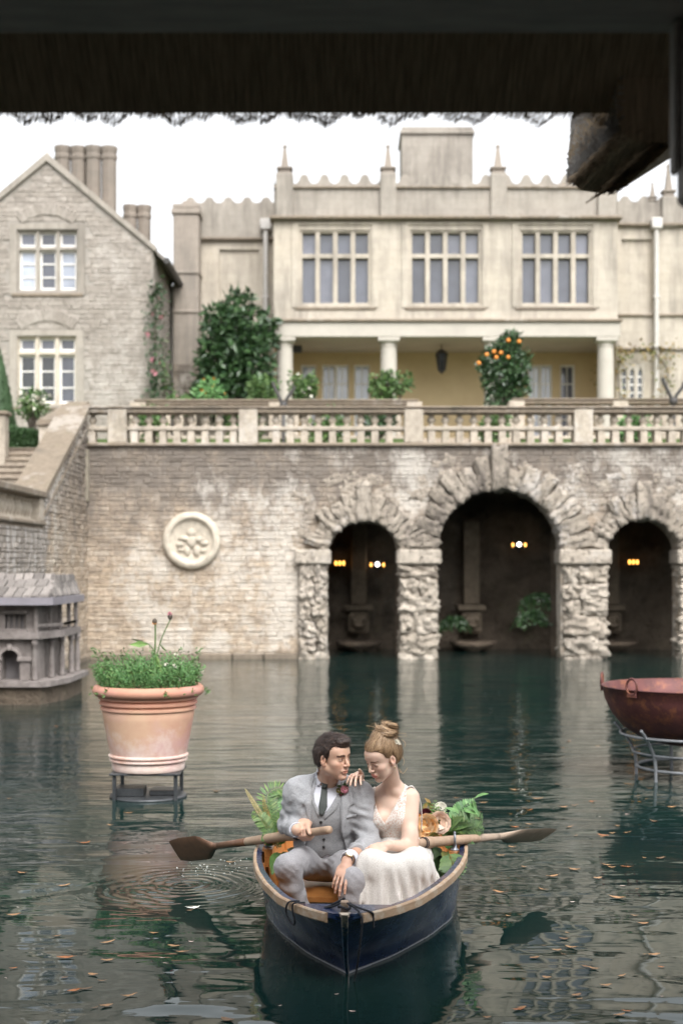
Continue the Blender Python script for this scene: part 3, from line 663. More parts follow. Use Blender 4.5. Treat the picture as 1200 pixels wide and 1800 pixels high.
obj('porch_ceiling', MB().box(X0, X1, YH + 0.42, YPB, zc + 0.05, zc + 0.12), 'white_stone', manor)
obj('porch_floor', MB().box(X0 - 0.2, X1 + 0.2, YH - 0.4, YPB + 0.5, 4.70, zf), 'step_stone', manor)
for (a, b, c, d), (pa, pb) in zip(dh, doors):
    nn = 2 if pb - pa > 35 else 1
    window(manor, [a + (b - a) * k / nn for k in range(nn + 1)], [c, c + (d - c) * 0.30, d], YPB + 0.05, 'glass_pale' if pa < 980 else 'glass_blue', 'white_paint', 0.07, 0.03, lambda i, j: (2, 4 if j else 1), 0.1, False, 'glazed_door')
# wings
YWG = 44.0
def wing(x0, x1, ztop, zcor, n, blind, name_x):
    WX = lambda p: PX(p, YWG); WZ = lambda p: PZ(p, YWG)
    m = MB(); hl = [(WX(blind[0]), WX(blind[1]), WZ(blind[3]), WZ(blind[2]))]
    if x0 > 1000: hl.append((WX(1090), WX(1132), WZ(720), WZ(640)))
    holed(m, WX(x0), WX(x1), 4.7, WZ(zcor), YWG, hl[:1] + hl[1:], 0.12)
    m.add([(WX(x0), YWG, 4.7), (WX(x0), YWG + 8, 4.7), (WX(x0), YWG + 8, WZ(ztop + 20)), (WX(x0), YWG, WZ(ztop + 20))], [(0, 1, 2, 3)])
    obj('wing_wall', m, 'ashlar', manor, recalc=False)
    obj('blind_panel', MB().box(hl[0][0], hl[0][1], YWG + 0.1, YWG + 0.16, hl[0][2], hl[0][3]), 'ashlar', manor)
    obj('wing_cornice', MB().cbox(WX(x0), WX(x1), YWG - 0.15, YWG + 0.4, WZ(zcor), WZ(zcor - 5), 0.02), 'coping_stone', manor)
    m = MB(); m.box(WX(x0), WX(x1), YWG + 0.02, YWG + 0.4, WZ(zcor - 5), WZ(ztop + 16)); m.prism(scallop(WX(x0), WX(x1), WZ(ztop + 16), WZ(ztop), n), YWG + 0.04, YWG + 0.36); obj('wing_parapet', m, 'ashlar_grey', manor)
    obj('wing_roof', MB().box(WX(x0), WX(x1), YWG + 0.41, YWG + 8, WZ(zcor - 2), WZ(zcor - 8)), 'slate_roof', manor)
wing(318, 484, 345, 423, 5, (385, 455, 438, 560), 0)
wing(1082, 1420, 343, 398, 10, (1092, 1146, 420, 548), 0)
WX = lambda p: PX(p, YWG); WZ = lambda p: PZ(p, YWG)
for px_, top in ((1148, 318), (1176, 286)): pinnacle(manor, WX(px_), YWG + 0.15, WZ(348 if px_ > 1160 else 352), WZ(top), 0.22 if px_ > 1160 else 0.15)
obj('parapet_pier', MB().cbox(WX(1162), WX(1190), YWG - 0.12, YWG + 0.5, WZ(400), WZ(346), 0.02), 'ashlar_grey', manor)
for z_ in (552, 612): obj('wing_string', MB().cbox(WX(1086), WX(1420), YWG - 0.08, YWG + 0.1, WZ(z_ + 4), WZ(z_), 0.015), 'coping_stone', manor)
# gothic window
gx0, gx1 = WX(1090), WX(1132); gz0, gz1 = WZ(720), WZ(640)
fr = window(manor, [gx0 + (gx1 - gx0) * k / 3 for k in range(4)], [gz0, gz1 - 0.1], YWG + 0.02, 'glass_dark', 'white_stone', 0.09, 0.02, lambda i, j: (1, 5), 0.08, False, 'gothic_window')
for k in range(3):
    a = gx0 + (gx1 - gx0) * k / 3; w = (gx1 - gx0) / 3; t = MB()
    for s in (0, 1):
        pts = [(a + (0 if s == 0 else w), gz1 - 0.45), (a + (0 if s == 0 else w), gz1 + 0.02), (a + w / 2, gz1 + 0.02), (a + w / 2, gz1 - 0.06), (a + w * (0.28 if s == 0 else 0.72), gz1 - 0.2)]
        t.prism(pts, YWG - 0.0 - 0.004 * s, YWG + 0.09)
    obj('tracery', t, 'white_stone', fr)
# chimney breast by the wing, left of the porch
YB2 = 43.2; ZZ = lambda p: PZ(p, YB2); XX = lambda p: PX(p, YB2)
m = MB(); m.cbox(XX(304), XX(349), YB2, YB2 + 1.6, 4.7, ZZ(376), 0.03); m.cbox(XX(301), XX(352), YB2 - 0.06, YB2 + 1.7, ZZ(376), ZZ(366), 0.03); m.cbox(XX(303), XX(350), YB2 - 0.02, YB2 + 1.6, ZZ(366), ZZ(357), 0.03); m.cbox(XX(318), XX(336), YB2 + 0.4, YB2 + 0.9, ZZ(357), ZZ(346), 0.03)
for z_ in (476, 545): m.cbox(XX(303), XX(351), YB2 - 0.05, YB2 + 1.62, ZZ(z_ + 5), ZZ(z_), 0.02)
obj('chimney_breast', m, 'ashlar_dark', manor)
lay(manor, rubble(XX(305), XX(348), 4.75, ZZ(640), 0.12, 0.2, 0.2, 0.4), YB2, 'rubble_stone', nsep=40)
# rainwater pipes
for px_, y_, top in ((467, YWG - 0.15, 392), (1153, YWG - 0.15, 390)):
    x = PX(px_, y_); z = PZ(top, y_); t = MB(); t.tube([(x, y_ - 0.02, 4.8), (x, y_ - 0.02, z)], 0.075, 10); t.cbox(x - 0.17, x + 0.17, y_ - 0.16, y_ + 0.14, z - 0.22, z + 0.12, 0.03)
    for k in range(4): t.cbox(x - 0.1, x + 0.1, y_ - 0.1, y_ + 0.14, 5.5 + k * 1.5, 5.56 + k * 1.5, 0.01)
    autosmooth(obj('rainwater_pipe', t, 'lead_pipe', manor))
# porch lantern
ln = P(776, 628, 43.6)
lan = empty('porch_lantern', (ln.x, ln.y, zc), 'black iron lantern hanging in the porch', 'lantern')
t = MB(); t.lathe([(0.03, 0.36), (0.10, 0.32), (0.19, 0.22), (0.20, 0.2), (0.0001, 0.2)], 6, (ln.x, ln.y, ln.z - 0.1)); t.lathe([(0.0001, -0.42), (0.04, -0.38), (0.10, -0.33), (0.12, -0.3), (0.0001, -0.3)], 6, (ln.x, ln.y, ln.z - 0.1)); t.tube([(ln.x, ln.y, ln.z + 0.24), (ln.x, ln.y, zc + 0.06)], 0.015, 6)
for k in range(6):
    a = k * math.pi / 3; t.tube([(ln.x + 0.11 * math.cos(a), ln.y + 0.11 * math.sin(a), ln.z - 0.41), (ln.x + 0.18 * math.cos(a), ln.y + 0.18 * math.sin(a), ln.z + 0.1)], 0.014, 5)
obj('lantern_frame', t, 'dark_iron', lan)
obj('lantern_glass', MB().lathe([(0.10, -0.41 + 0.01), (0.17, 0.09)], 6, (ln.x, ln.y, ln.z)), 'glass_dark', lan)
bx = P(516, 612, 43.0); t = MB(); t.cbox(bx.x - 0.06, bx.x + 0.25, bx.y, bx.y + 0.2, bx.z - 0.12, bx.z + 0.1, 0.03); t.box(X0, bx.x, bx.y + 0.08, bx.y + 0.12, bx.z - 0.02, bx.z + 0.02)
obj('wall_speaker', t, 'dark_iron', manor)

# ---------------------------------------------------------------- gabled house
YG = 39.5
GX = lambda p: PX(p, YG); GZ = lambda p: PZ(p, YG)
gab = empty('gabled_house', (GX(85), YG + 4, 4.72), 'grey coursed stone gabled house with mullioned windows and clustered chimneys', 'house')
GL, GR, GA = GX(-105), GX(268), GX(83)       # the gable's left edge, right edge and ridge
ze, za = GZ(438), GZ(282)
gw = [(30, 137, 403, 512), (30, 135, 590, 712)]
holes = [(GX(a), GX(b), GZ(d), GZ(c)) for a, b, c, d in gw]
gt = GZ(399); xl_ = GA - (GA - GL) * (za - gt) / (za - ze); xr_ = GA + (GR - GA) * (za - gt) / (za - ze)
m = MB(); holed(m, xl_, xr_, 4.7, gt, YG, holes, 0.25); m.add([(xl_, YG, gt), (xr_, YG, gt), (GA, YG, za)], [(0, 1, 2)])
m.add([(GL, YG, 4.7), (xl_, YG, 4.7), (xl_, YG, gt), (GL, YG, ze)], [(0, 1, 2, 3)]); m.add([(xr_, YG, 4.7), (GR, YG, 4.7), (GR, YG, ze), (xr_, YG, gt)], [(0, 1, 2, 3)])
m.add([(GR, YG, 4.7), (GR, YG + 4.6, 4.7), (GR, YG + 4.6, ze), (GR, YG, ze)], [(0, 1, 2, 3)]); m.add([(GL, YG, 4.7), (GL, YG + 9, 4.7), (GL, YG + 9, ze), (GL, YG, ze)], [(3, 2, 1, 0)])
obj('wall', m, 'grey_mortar', gab, recalc=False)
def gmask(a, b, c, d):
    for h in holes:
        if a < h[1] + 0.12 and b > h[0] - 0.12 and c < h[3] + 0.12 and d > h[2] - 0.12: return True
    return False
def gz(x): return ze + (za - ze) * (1 - abs(x - GA) / ((GR - GA) if x > GA else (GA - GL)))
lay(gab, rubble(max(GL, -11.5), GR - 0.02, 4.75, za, 0.085, 0.15, 0.16, 0.42, gmask, gz), YG, 'coursed_stone', nsep=300, depth=(0.01, 0.03))
st2 = rubble(YG + 0.02, YG + 4.55, 4.75, ze, 0.1, 0.16, 0.2, 0.45); t = MB()
for (a, b, p, q) in st2: t.stone(a + 0.004, b - 0.004, 0, p + 0.004, q - 0.004, random.uniform(0.01, 0.03))
t.v = [(GR - v[1], v[0], v[2]) for v in t.v]; so = obj('return_stone_courses', t, 'coursed_stone', gab); so['kind'] = 'stuff'
for (a, b, c, d), hh in zip(gw, holes):
    x0, x1, z0, z1 = hh; zt = GZ(436 if c == 403 else 620)
    t = MB(); t.box(x0 - 0.20, x0, YG - 0.035, YG + 0.1, z0 - 0.1, z1 + 0.16); t.box(x1, x1 + 0.20, YG - 0.035, YG + 0.1, z0 - 0.1, z1 + 0.16); t.box(x0, x1, YG - 0.037, YG + 0.1, z1, z1 + 0.16); obj('window_surround', t, 'ashlar_grey', gab)
    window(gab, [x0 + (x1 - x0) * k / 3 for k in range(4)], [z0, zt, z1], YG + 0.04, (lambda i, j: 'glass_blue' if j else ('glass_pale' if i != 1 else 'glass_blue')) if c == 403 else (lambda i, j: 'glass_blue' if j else ('glass_dark' if i < 2 else 'glass_blue')), 'ashlar_grey' if c == 403 else 'pale_stone', 0.10, 0.06, lambda i, j: (1, 3 if j == 0 else 1), 0.16)
    # relieving arch of thin stones above
    n = 17; r = (x1 - x0) * 0.72; cx = (x0 + x1) / 2; c_z = z1 + 0.55 - r
    for k in range(n):
        th = math.pi / 2 + (k - n // 2) * 0.082; rc = r + 0.02
        inst('arch_stone', MB().stone(-0.5, 0.5, 0, -0.5, 0.5, 1.0, 0.07, 0.04).mesh('arch_stone', ['coursed_stone']), gab, (cx + rc * math.cos(th), YG - 0.012, c_z + rc * math.sin(th)), (0, math.pi / 2 - th, 0), (0.10, 0.035, 0.34))
# roof: verge copings, slopes, eave and gutter
for s, xe in ((1, GR), (-1, GL)):
    ex = xe + 0.10 * s; zz = ze - 0.08
    t = MB(); t.prism([(GA, za - 0.02), (ex, zz), (ex, zz + 0.16), (GA, za + 0.2)], YG - 0.1, YG + 0.32); obj('verge_coping', t, 'ashlar_grey', gab)
    t = MB(); t.prism([(GA, za - 0.06), (xe + 0.32 * s, ze - 0.28), (xe + 0.32 * s, ze - 0.16), (GA, za + 0.08)], YG + 0.33, YG + (4.55 if s > 0 else 9)); obj('roof_slope', t, 'slate_roof', gab)
t = MB(); t.tube([(GR + 0.36, YG + 0.3, ze - 0.24), (GR + 0.36, YG + 4.5, ze - 0.24)], 0.09, 8); obj('gutter', t, 'dark_iron', gab)
t = MB(); t.tube([(GR + 0.12, YG + 3.9, 4.8), (GR + 0.12, YG + 3.9, ze - 0.25)], 0.06, 8); obj('downpipe', t, 'lead_pipe', gab)
t = MB(); t.tube([(GA, YG + 0.1, za + 0.15), (GA, YG + 0.1, za + 0.5)], [0.07, 0.02], 6); t.tube([(GA, YG + 0.1, za + 0.5), (GA + 0.02, YG + 0.1, za + 2.2)], 0.012, 5); obj('finial', t, 'lead_pipe', gab)
# clustered chimneys
def cluster(px0, px1, ptop, pbot, n, Y):
    X_ = lambda p: PX(p, Y); Z_ = lambda p: PZ(p, Y); w = (X_(px1) - X_(px0)) / n; t = MB()
    for k in range(n):
        cx = X_(px0) + w * (k + 0.5); r = w * 0.5
        t.lathe([(r * 1.0, Z_(pbot)), (r * 1.0, Z_(ptop + 24)), (r * 1.12, Z_(ptop + 22)), (r * 1.12, Z_(ptop + 16)), (r * 1.0, Z_(ptop + 14)), (r * 1.14, Z_(ptop + 5)), (r * 1.14, Z_(ptop)), (r * 0.7, Z_(ptop))], 8, (cx, Y + 0.6 + 0.06 * (k % 2), 0))
    t.box(X_(px0) - 0.05, X_(px1) + 0.05, Y + 0.0, Y + 1.25, Z_(pbot) - 2.5, Z_(pbot) + 0.3); obj('chimney_cluster', t, 'chimney_stone', gab)
cluster(90, 199, 247, 420, 4, 43.0); cluster(212, 260, 352, 440, 2, 43.6)
# ================================================================== rowing boat
BTH = R(3.6)                                  # the boat's heading: stern drifts to the right of the stem
BA = Vector((math.sin(BTH), math.cos(BTH), 0)); BN = Vector((math.cos(BTH), -math.sin(BTH), 0))
B0 = Vector((0.012, 6.05, 0))                 # stem head
def bp(s, n, z): v = B0 + BA * s + BN * n; return Vector((v.x, v.y, z))
SL = 2.45
def W(s): return float(np.interp(s, [0, 0.04, 0.10, 0.18, 0.35, 0.6, 0.85, 1.1, 1.35, 1.7, 2.1, SL], [0.014, 0.070, 0.130, 0.198, 0.302, 0.392, 0.458, 0.505, 0.534, 0.545, 0.51, 0.42]))
def WW(s): return float(np.interp(s, [0, 0.10, 0.25, 0.35, 0.54, 0.9, 1.25, 1.6, 2.0, SL], [0.0, 0.0, 0.008, 0.075, 0.195, 0.362, 0.475, 0.505, 0.47, 0.36]))
def ZS(s): return float(np.interp(s, [0, 0.25, 0.6, 1.35, SL], [0.312, 0.310, 0.312, 0.305, 0.330]))
def navy_mat():
    t = NT('navy_hull_paint'); v = t.co(); p = t.pos(); z = t.xyz(p)[2]
    col = t.mix(t.step(t.noise(v, 3, 4), 0.35, 0.65), (0.007, 0.014, 0.042), (0.012, 0.027, 0.085))
    sc1 = t.math('MULTIPLY', t.noise(t.co(scale=(8, 8, 60)), 2.2, 5, 0.75), t.noise(v, 2.6, 3))
    col = t.mix(t.step(sc1, 0.27, 0.38, 0, 0.6), col, (0.06, 0.11, 0.20))
    sc2 = t.noise(t.co(scale=(30, 30, 6)), 3.0, 4, 0.8)
    col = t.mix(t.step(sc2, 0.66, 0.74, 0, 0.35), col, (0.03, 0.08, 0.16))
    col = t.mix(t.step(t.noise(v, 5.0, 3), 0.70, 0.76, 0, 0.4), col, (0.06, 0.015, 0.012))
    gr = t.math('ADD', z, t.math('MULTIPLY', t.math('SUBTRACT', t.noise(v, 9, 4), 0.5), 0.05))
    band = t.math('MULTIPLY', t.step(gr, 0.07, 0.095), t.step(gr, 0.15, 0.10))
    col = t.mix(t.math('MULTIPLY', band, 0.22), col, (0.16, 0.17, 0.19))
    line = t.math('MULTIPLY', t.step(z, 0.0, 0.003), t.step(z, 0.014, 0.009))
    col = t.mix(t.math('MULTIPLY', line, 0.75), col, (0.45, 0.45, 0.47))
    rough = t.step(t.noise(v, 7, 4), 0.3, 0.7, 0.16, 0.38)
    return t.fin(col, rough, t.bump(t.noise(v, 25, 4), 0.08, 0.004), Coat_Weight=0.3, Coat_Roughness=0.15)
navy_mat()
def wood_mat(name, c1, c2, rough=0.5, sc=(3, 30, 30), coat=0.0, wear=None):
    t = NT(name); v = t.co(scale=sc); n1 = t.noise(v, 1.6, 5, 0.65, 0.4)
    col = t.mix(t.step(n1, 0.3, 0.7), c1, c2)
    col = t.mix(t.step(t.noise(t.co(), 6, 4, 0.7), 0.5, 0.8, 0, 0.35), col, tuple(q * 0.55 for q in c1))
    if wear: col = t.mix(t.step(t.noise(t.co(), 9, 5, 0.75), 0.52, 0.62, 0, 0.7), col, wear)
    return t.fin(col, rough, t.bump(n1, 0.25, 0.004), Coat_Weight=coat, Coat_Roughness=0.12)
wood_mat('varnished_wood', (0.30, 0.115, 0.03), (0.46, 0.20, 0.06), 0.4, (6, 6, 25), 0.5)
wood_mat('rail_wood', (0.36, 0.24, 0.15), (0.48, 0.34, 0.23), 0.6, (14, 4, 30), 0.0, (0.52, 0.45, 0.36))
wood_mat('oar_wood', (0.36, 0.24, 0.16), (0.47, 0.34, 0.24), 0.6, (12, 12, 12))
wood_mat('oar_dark', (0.12, 0.055, 0.028), (0.19, 0.095, 0.05), 0.4, (9, 9, 9), 0.15)
wood_mat('oar_grey', (0.30, 0.225, 0.165), (0.40, 0.31, 0.24), 0.65, (12, 12, 12))
wood_mat('post_wood', (0.26, 0.19, 0.14), (0.38, 0.29, 0.22), 0.7, (9, 9, 9))
def stem_mat():
    t = NT('worn_stem'); v = t.co(); z = t.xyz(t.pos())[2]; n1 = t.noise(v, 26, 5, 0.75)
    col = t.mix(t.step(t.noise(v, 60, 4), 0.35, 0.65), (0.012, 0.03, 0.07), (0.03, 0.10, 0.17))
    w = t.math('ADD', t.step(z, 0.10, 0.33), t.math('MULTIPLY', t.math('SUBTRACT', n1, 0.5), 1.5)); col = t.mix(t.step(w, 0.62, 0.85), col, (0.50, 0.43, 0.35))
    t.fin(col, 0.5, t.bump(n1, 0.3, 0.004))
stem_mat()
simple('galvanised', (0.30, 0.32, 0.35), (0.22, 0.24, 0.27), 30, 0.4, 0.1, Metallic=0.6)
simple('dark_rope', (0.045, 0.05, 0.06), (0.02, 0.022, 0.03), 60, 0.9, 0.6)
boat = empty('rowing_boat', bp(1.2, 0, 0), 'small navy blue rowing dinghy with tan wooden rails carrying the couple', 'boat')
ss = np.concatenate([np.linspace(0, 0.3, 14), np.linspace(0.36, SL, 26)])
def hull_pt(s, side, f, off=0.0):
    """f: 0 at the sheer, 0.62 at the waterline, 1 at the keel"""
    zs = ZS(s); rk = 0.25 * math.exp(-s / 0.45)
    if f <= 0.62:
        k = f / 0.62; z = zs * (1 - k); b = W(s) + (WW(s) - W(s)) * (k ** 1.25); s2 = s
        # plan lines already carry the rake: below the sheer the stem lies further aft
        if b < 0.006: b = 0.006
        st = s + rk * k if s < 0.26 else s + rk * k * max(0, 1 - (s - 0.26) / 0.6)
        b = (W(s) * (1 - k ** 1.2) + WW(max(st, 0.25 * k)) * (k ** 1.2)) if st < 1.2 else b
    else:
        k = (f - 0.62) / 0.38; st = s + rk if s < 0.26 else s + rk * max(0, 1 - (s - 0.26) / 0.6)
        b = WW(max(st, 0.25)) * (1 - k ** 2.2) if st < 1.2 else WW(s) * (1 - k ** 2.2); z = -0.17 * k
        b = max(b, 0.004)
    return bp(min(st, SL), side * max(b - off, 0.002), z)
fs = np.concatenate([np.linspace(0, 0.62, 12), np.linspace(0.68, 1, 6)])
m = MB()
for side in (-1, 1): m.loft([[hull_pt(s, side, f) for f in fs] for s in ss], False)
tr = [hull_pt(SL, -1, f) for f in fs] + [hull_pt(SL, 1, f) for f in fs[::-1]]
m.add(tr, [tuple(range(len(tr)))])
hull = obj('hull', m, 'navy_hull_paint', boat, True); autosmooth(hull, 35)
trb = [hull_pt(SL - 0.02, -1, f, 0.018) for f in fs] + [hull_pt(SL - 0.02, 1, f, 0.018) for f in fs[::-1]]
obj('transom_lining', MB().add(trb, [tuple(range(len(trb)))]), 'varnished_wood', boat)
m = MB(); fi = np.concatenate([np.linspace(0, 0.62, 10), [0.70, 0.76]])
si = [s for s in ss if s > 0.12]
for side in (-1, 1): m.loft([[hull_pt(s, side, f, 0.018) + Vector((0, 0, -0.001)) for f in fi] for s in si if s < SL - 0.03], False)
obj('inner_planking', m, 'varnished_wood', boat, True)
m = MB(); fl = [(s, (WW(s) - 0.03)) for s in np.linspace(0.5, SL - 0.05, 14)]
m.add([bp(s, -w, -0.05) for s, w in fl] + [bp(s, w, -0.05) for s, w in fl], [(i, i + 1, i + 15, i + 14) for i in range(13)]); obj('floor', m, 'varnished_wood', boat)
# gunwale cap (navy, worn) and outer rails that stop short of the stem
m = MB()
for side in (-1, 1):
    rg = []
    for s in np.linspace(0.02, SL, 40):
        w = W(s); z = ZS(s); rg.append([bp(s, side * (w + 0.006), z - 0.012), bp(s, side * (w + 0.006), z + 0.010), bp(s, side * max(w - 0.020, 0.003), z + 0.010), bp(s, side * max(w - 0.020, 0.003), z - 0.02)])
    m.loft(rg, True, True, True)
autosmooth(obj('gunwale_cap', m, 'navy_hull_paint', boat), 50)
for side in (-1, 1):
    rg = []
    for s in np.linspace(0.040 if side < 0 else 0.036, SL, 48):
        w = W(s) + 0.004; z = ZS(s); o = 0.019 if s > 0.08 else 0.014
        c = 0.006
        rg.append([bp(s, side * w, z - 0.034), bp(s, side * (w + o - c), z - 0.034), bp(s, side * (w + o), z - 0.029), bp(s, side * (w + o), z + 0.003), bp(s, side * (w + o - c), z + 0.009), bp(s, side * w, z + 0.009)])
    mm_ = MB(); mm_.loft(rg, True, True, True); autosmooth(obj('rail', mm_, 'rail_wood', boat), 30)
# stem head, foredeck, post
m = MB(); rg = []
for k in np.linspace(0, 1.0, 10):
    f = 0.62 * k; c = hull_pt(0.0, 1, f); z = c.z + (0.012 if k == 0 else 0); y = c.y
    wd = 0.026 * (1 - 0.7 * k); rg.append([(c.x - wd - 0.012, y + 0.035, z), (c.x - 0.012 - wd * 0.5, y - 0.010, z), (c.x - 0.012 + wd * 0.5, y - 0.010, z), (c.x - 0.012 + wd, y + 0.035, z)])
m.loft(rg, True, True, True); autosmooth(obj('stem', m, 'worn_stem', boat), 40)
m = MB(); dk = [0.02, 0.06, 0.10, 0.14, 0.18, 0.225]
m.add([bp(s, -W(s) + 0.006, ZS(s) + 0.004) for s in dk] + [bp(s, W(s) - 0.006, ZS(s) + 0.004) for s in dk] + [bp(0.225, -W(0.225) + 0.02, 0.27), bp(0.225, W(0.225) - 0.02, 0.27)], [(i, i + 1, i + 7, i + 6) for i in range(5)] + [(5, 12, 13, 11)])
obj('foredeck', m, 'navy_hull_paint', boat)
c = bp(0.085, -0.004, 0.33); obj('mooring_post', MB().cbox(c.x - 0.017, c.x + 0.017, c.y - 0.017, c.y + 0.017, 0.28, 0.362, 0.004), 'post_wood', boat)
# thwarts, ribs, oarlock blocks
def thwart(s0, s1, z, th=0.025):
    m = MB(); rg = [[bp(s0, n, z), bp(s1, n, z), bp(s1, n, z - th), bp(s0, n, z - th)] for n in np.linspace(-1, 1, 9) * (WW(s0) - 0.0)]
    m.loft(rg, True, True, True); return obj('thwart', m, 'varnished_wood', boat)
thwart(1.02, 1.48, 0.155); thwart(2.0, 2.4, 0.17)
for s in (0.62, 0.9, 1.2, 1.5, 1.8, 2.1):
    for side in (-1, 1):
        m = MB(); m.loft([[hull_pt(s + d, side, f, 0.018 + o) for d, o in ((-0.012, 0), (-0.012, 0.014), (0.012, 0.014), (0.012, 0))] for f in np.linspace(0.05, 0.62, 8)], True, True, True); obj('rib', m, 'varnished_wood', boat)
LOCK = {-1: 1.44, 1: 1.42}
for side in (-1, 1):
    s = LOCK[side]; w = W(s)
    m = MB(); rg = []
    for d in (-0.06, 0.06): rg.append([bp(s + d, side * (w - 0.03), 0.318), bp(s + d, side * (w - 0.075), 0.318), bp(s + d, side * (w - 0.075), 0.225), bp(s + d, side * (w - 0.035), 0.225)])
    m.loft(rg, True, True, True); ob = obj('oarlock_block', m, 'varnished_wood', boat)
    c = bp(s, side * (w - 0.045), 0.318); t = MB(); t.lathe([(0.022, 0), (0.022, 0.006), (0.012, 0.010), (0.010, 0.03)], 12, c)
    pts = [c + BA * (0.034 * math.sin(a)) * 1.0 + Vector((0, 0, 0.062 - 0.034 * math.cos(a))) for a in np.linspace(-2.55, 2.55, 15)]
    t.tube(pts, 0.0065, 8); obj('oarlock', t, 'galvanised', boat, True)
# painter: a turn round the post, a loop over the left rail and two ends over the right bow
def rope(pts, r=0.0048):
    P_ = [Vector(p) for p in pts]; out = []
    for i in range(len(P_) - 1):
        p0, p1, p2, p3 = P_[max(i - 1, 0)], P_[i], P_[i + 1], P_[min(i + 2, len(P_) - 1)]
        for k in range(6):
            t_ = k / 6; out.append(0.5 * ((2 * p1) + (p2 - p0) * t_ + (2 * p0 - 5 * p1 + 4 * p2 - p3) * t_ ** 2 + (3 * p1 - p0 - 3 * p2 + p3) * t_ ** 3))
    return out + [P_[-1]]
m = MB()
pc = bp(0.085, -0.004, 0)
ring = [(pc.x + 0.026 * math.cos(a), pc.y + 0.026 * math.sin(a), 0.336 + 0.006 * math.sin(2 * a)) for a in np.linspace(0, 4 * math.pi, 20)]
m.tube(rope(ring), 0.0055, 6)
m.tube(rope([(pc.x - 0.02, pc.y + 0.02, 0.346), (pc.x - 0.05, pc.y + 0.05, 0.326), (pc.x - 0.085, pc.y + 0.07, 0.316), (pc.x - 0.06, pc.y + 0.08, 0.323), (pc.x, pc.y + 0.03, 0.366)]), 0.0055, 6)
sl = bp(0.215, -W(0.215), 0); dn = BN * -0.034
a = bp(0.19, -W(0.19) + 0.02, 0.326); b = bp(0.235, -W(0.235) + 0.02, 0.322)
m.tube(rope([a, bp(0.18, -W(0.18) - 0.032, 0.326), bp(0.19, -W(0.19) - 0.036, 0.30), bp(0.20, -W(0.20) - 0.02, 0.235), bp(0.225, -W(0.225) - 0.022, 0.225), bp(0.245, -W(0.245) - 0.036, 0.27), bp(0.225, -W(0.225) - 0.034, 0.319), b]), 0.0045, 6)
m.tube(rope([(pc.x + 0.02, pc.y, 0.352), (pc.x + 0.045, pc.y - 0.015, 0.342), bp(0.05, 0.075, 0.336), bp(0.06, 0.115, 0.319), bp(0.07, 0.120, 0.30), bp(0.07, 0.122, 0.25)]), 0.0045, 6)
m.tube(rope([(pc.x + 0.01, pc.y - 0.025, 0.359), (pc.x + 0.05, pc.y - 0.03, 0.334), bp(0.03, 0.062, 0.324), bp(0.02, 0.075, 0.29), bp(0.06, 0.060, 0.15), bp(0.12, 0.045, 0.05), bp(0.14, 0.03, -0.02)]), 0.0045, 6)
obj('painter_rope', m, 'dark_rope', boat, True)
# ---------------------------------------------------------------- oars
def oar(label, hand, tip, up, side):
    hand, tip = Vector(hand), Vector(tip); d = (tip - hand).normalized(); L = (tip - hand).length
    e = empty('oar', hand.lerp(tip, 0.4), label, 'oar')
    at = lambda t: hand + d * t
    bl = 0.54                                   # blade length
    m = MB(); m.tube([at(0), at(0.02), at(0.24), at(0.26), at(0.30)], [0.019, 0.0205, 0.0205, 0.022, 0.025], 14); obj('grip', m, 'oar_wood', e, True)
    m = MB(); m.tube([at(0.30), at(0.31), at(0.36), at(0.37), at(0.62), at(0.80)], [0.026, 0.030, 0.030, 0.027, 0.026, 0.0225], 14); autosmooth(obj('loom', m, 'oar_wood', e), 40)
    m = MB()
    for tt in (0.285, 0.30): m.tube([at(tt + 0.003 * math.sin(a)) + (d.orthogonal().normalized() * math.cos(a) + d.cross(d.orthogonal().normalized()) * math.sin(a)) * 0.0265 for a in np.linspace(0, 2 * math.pi, 17)], 0.0026, 6)
    obj('button', m, 'dark_rope', e, True)
    m = MB(); m.tube([at(0.80), at(0.95), at(L - bl)], [0.0225, 0.020, 0.0185], 12); obj('shaft', m, 'oar_dark' if side < 0 else 'oar_grey', e, True)
    u = Vector(up); u = (u - d * u.dot(d)).normalized(); n = d.cross(u); rg = []
    for t_, w, th, cu in ((L - bl, 0.0185, 0.0185, 0), (L - bl + 0.05, 0.022, 0.018, 0), (L - bl + 0.15, 0.070, 0.012, 0.004), (L - bl + 0.20, 0.080, 0.009, 0.007), (L - 0.12, 0.080, 0.006, 0.012), (L, 0.068, 0.004, 0.016)):
        c = at(t_); rg.append([c + u * (w * math.cos(a)) + n * (th * math.sin(a) + cu) for a in np.linspace(0, 2 * math.pi, 12, endpoint=False)])
    m = MB(); m.loft(rg, True, True, True); autosmooth(obj('blade', m, 'oar_dark' if side < 0 else 'oar_grey', e), 35)
    return e
OL = (P(579, 1459, 6.98), P(304, 1499, 8.3)); OR_ = (P(686, 1487, 7.03), P(961, 1464, 8.25))
oar('wooden oar with wet brown blade, its grip in the man\'s hand', OL[0], OL[1], (0.15, -0.70, 0.68), -1)
oar('pale wooden oar with grey blade resting behind the woman\'s forearm', OR_[0], OR_[1], (0.1, -0.84, 0.50), 1)
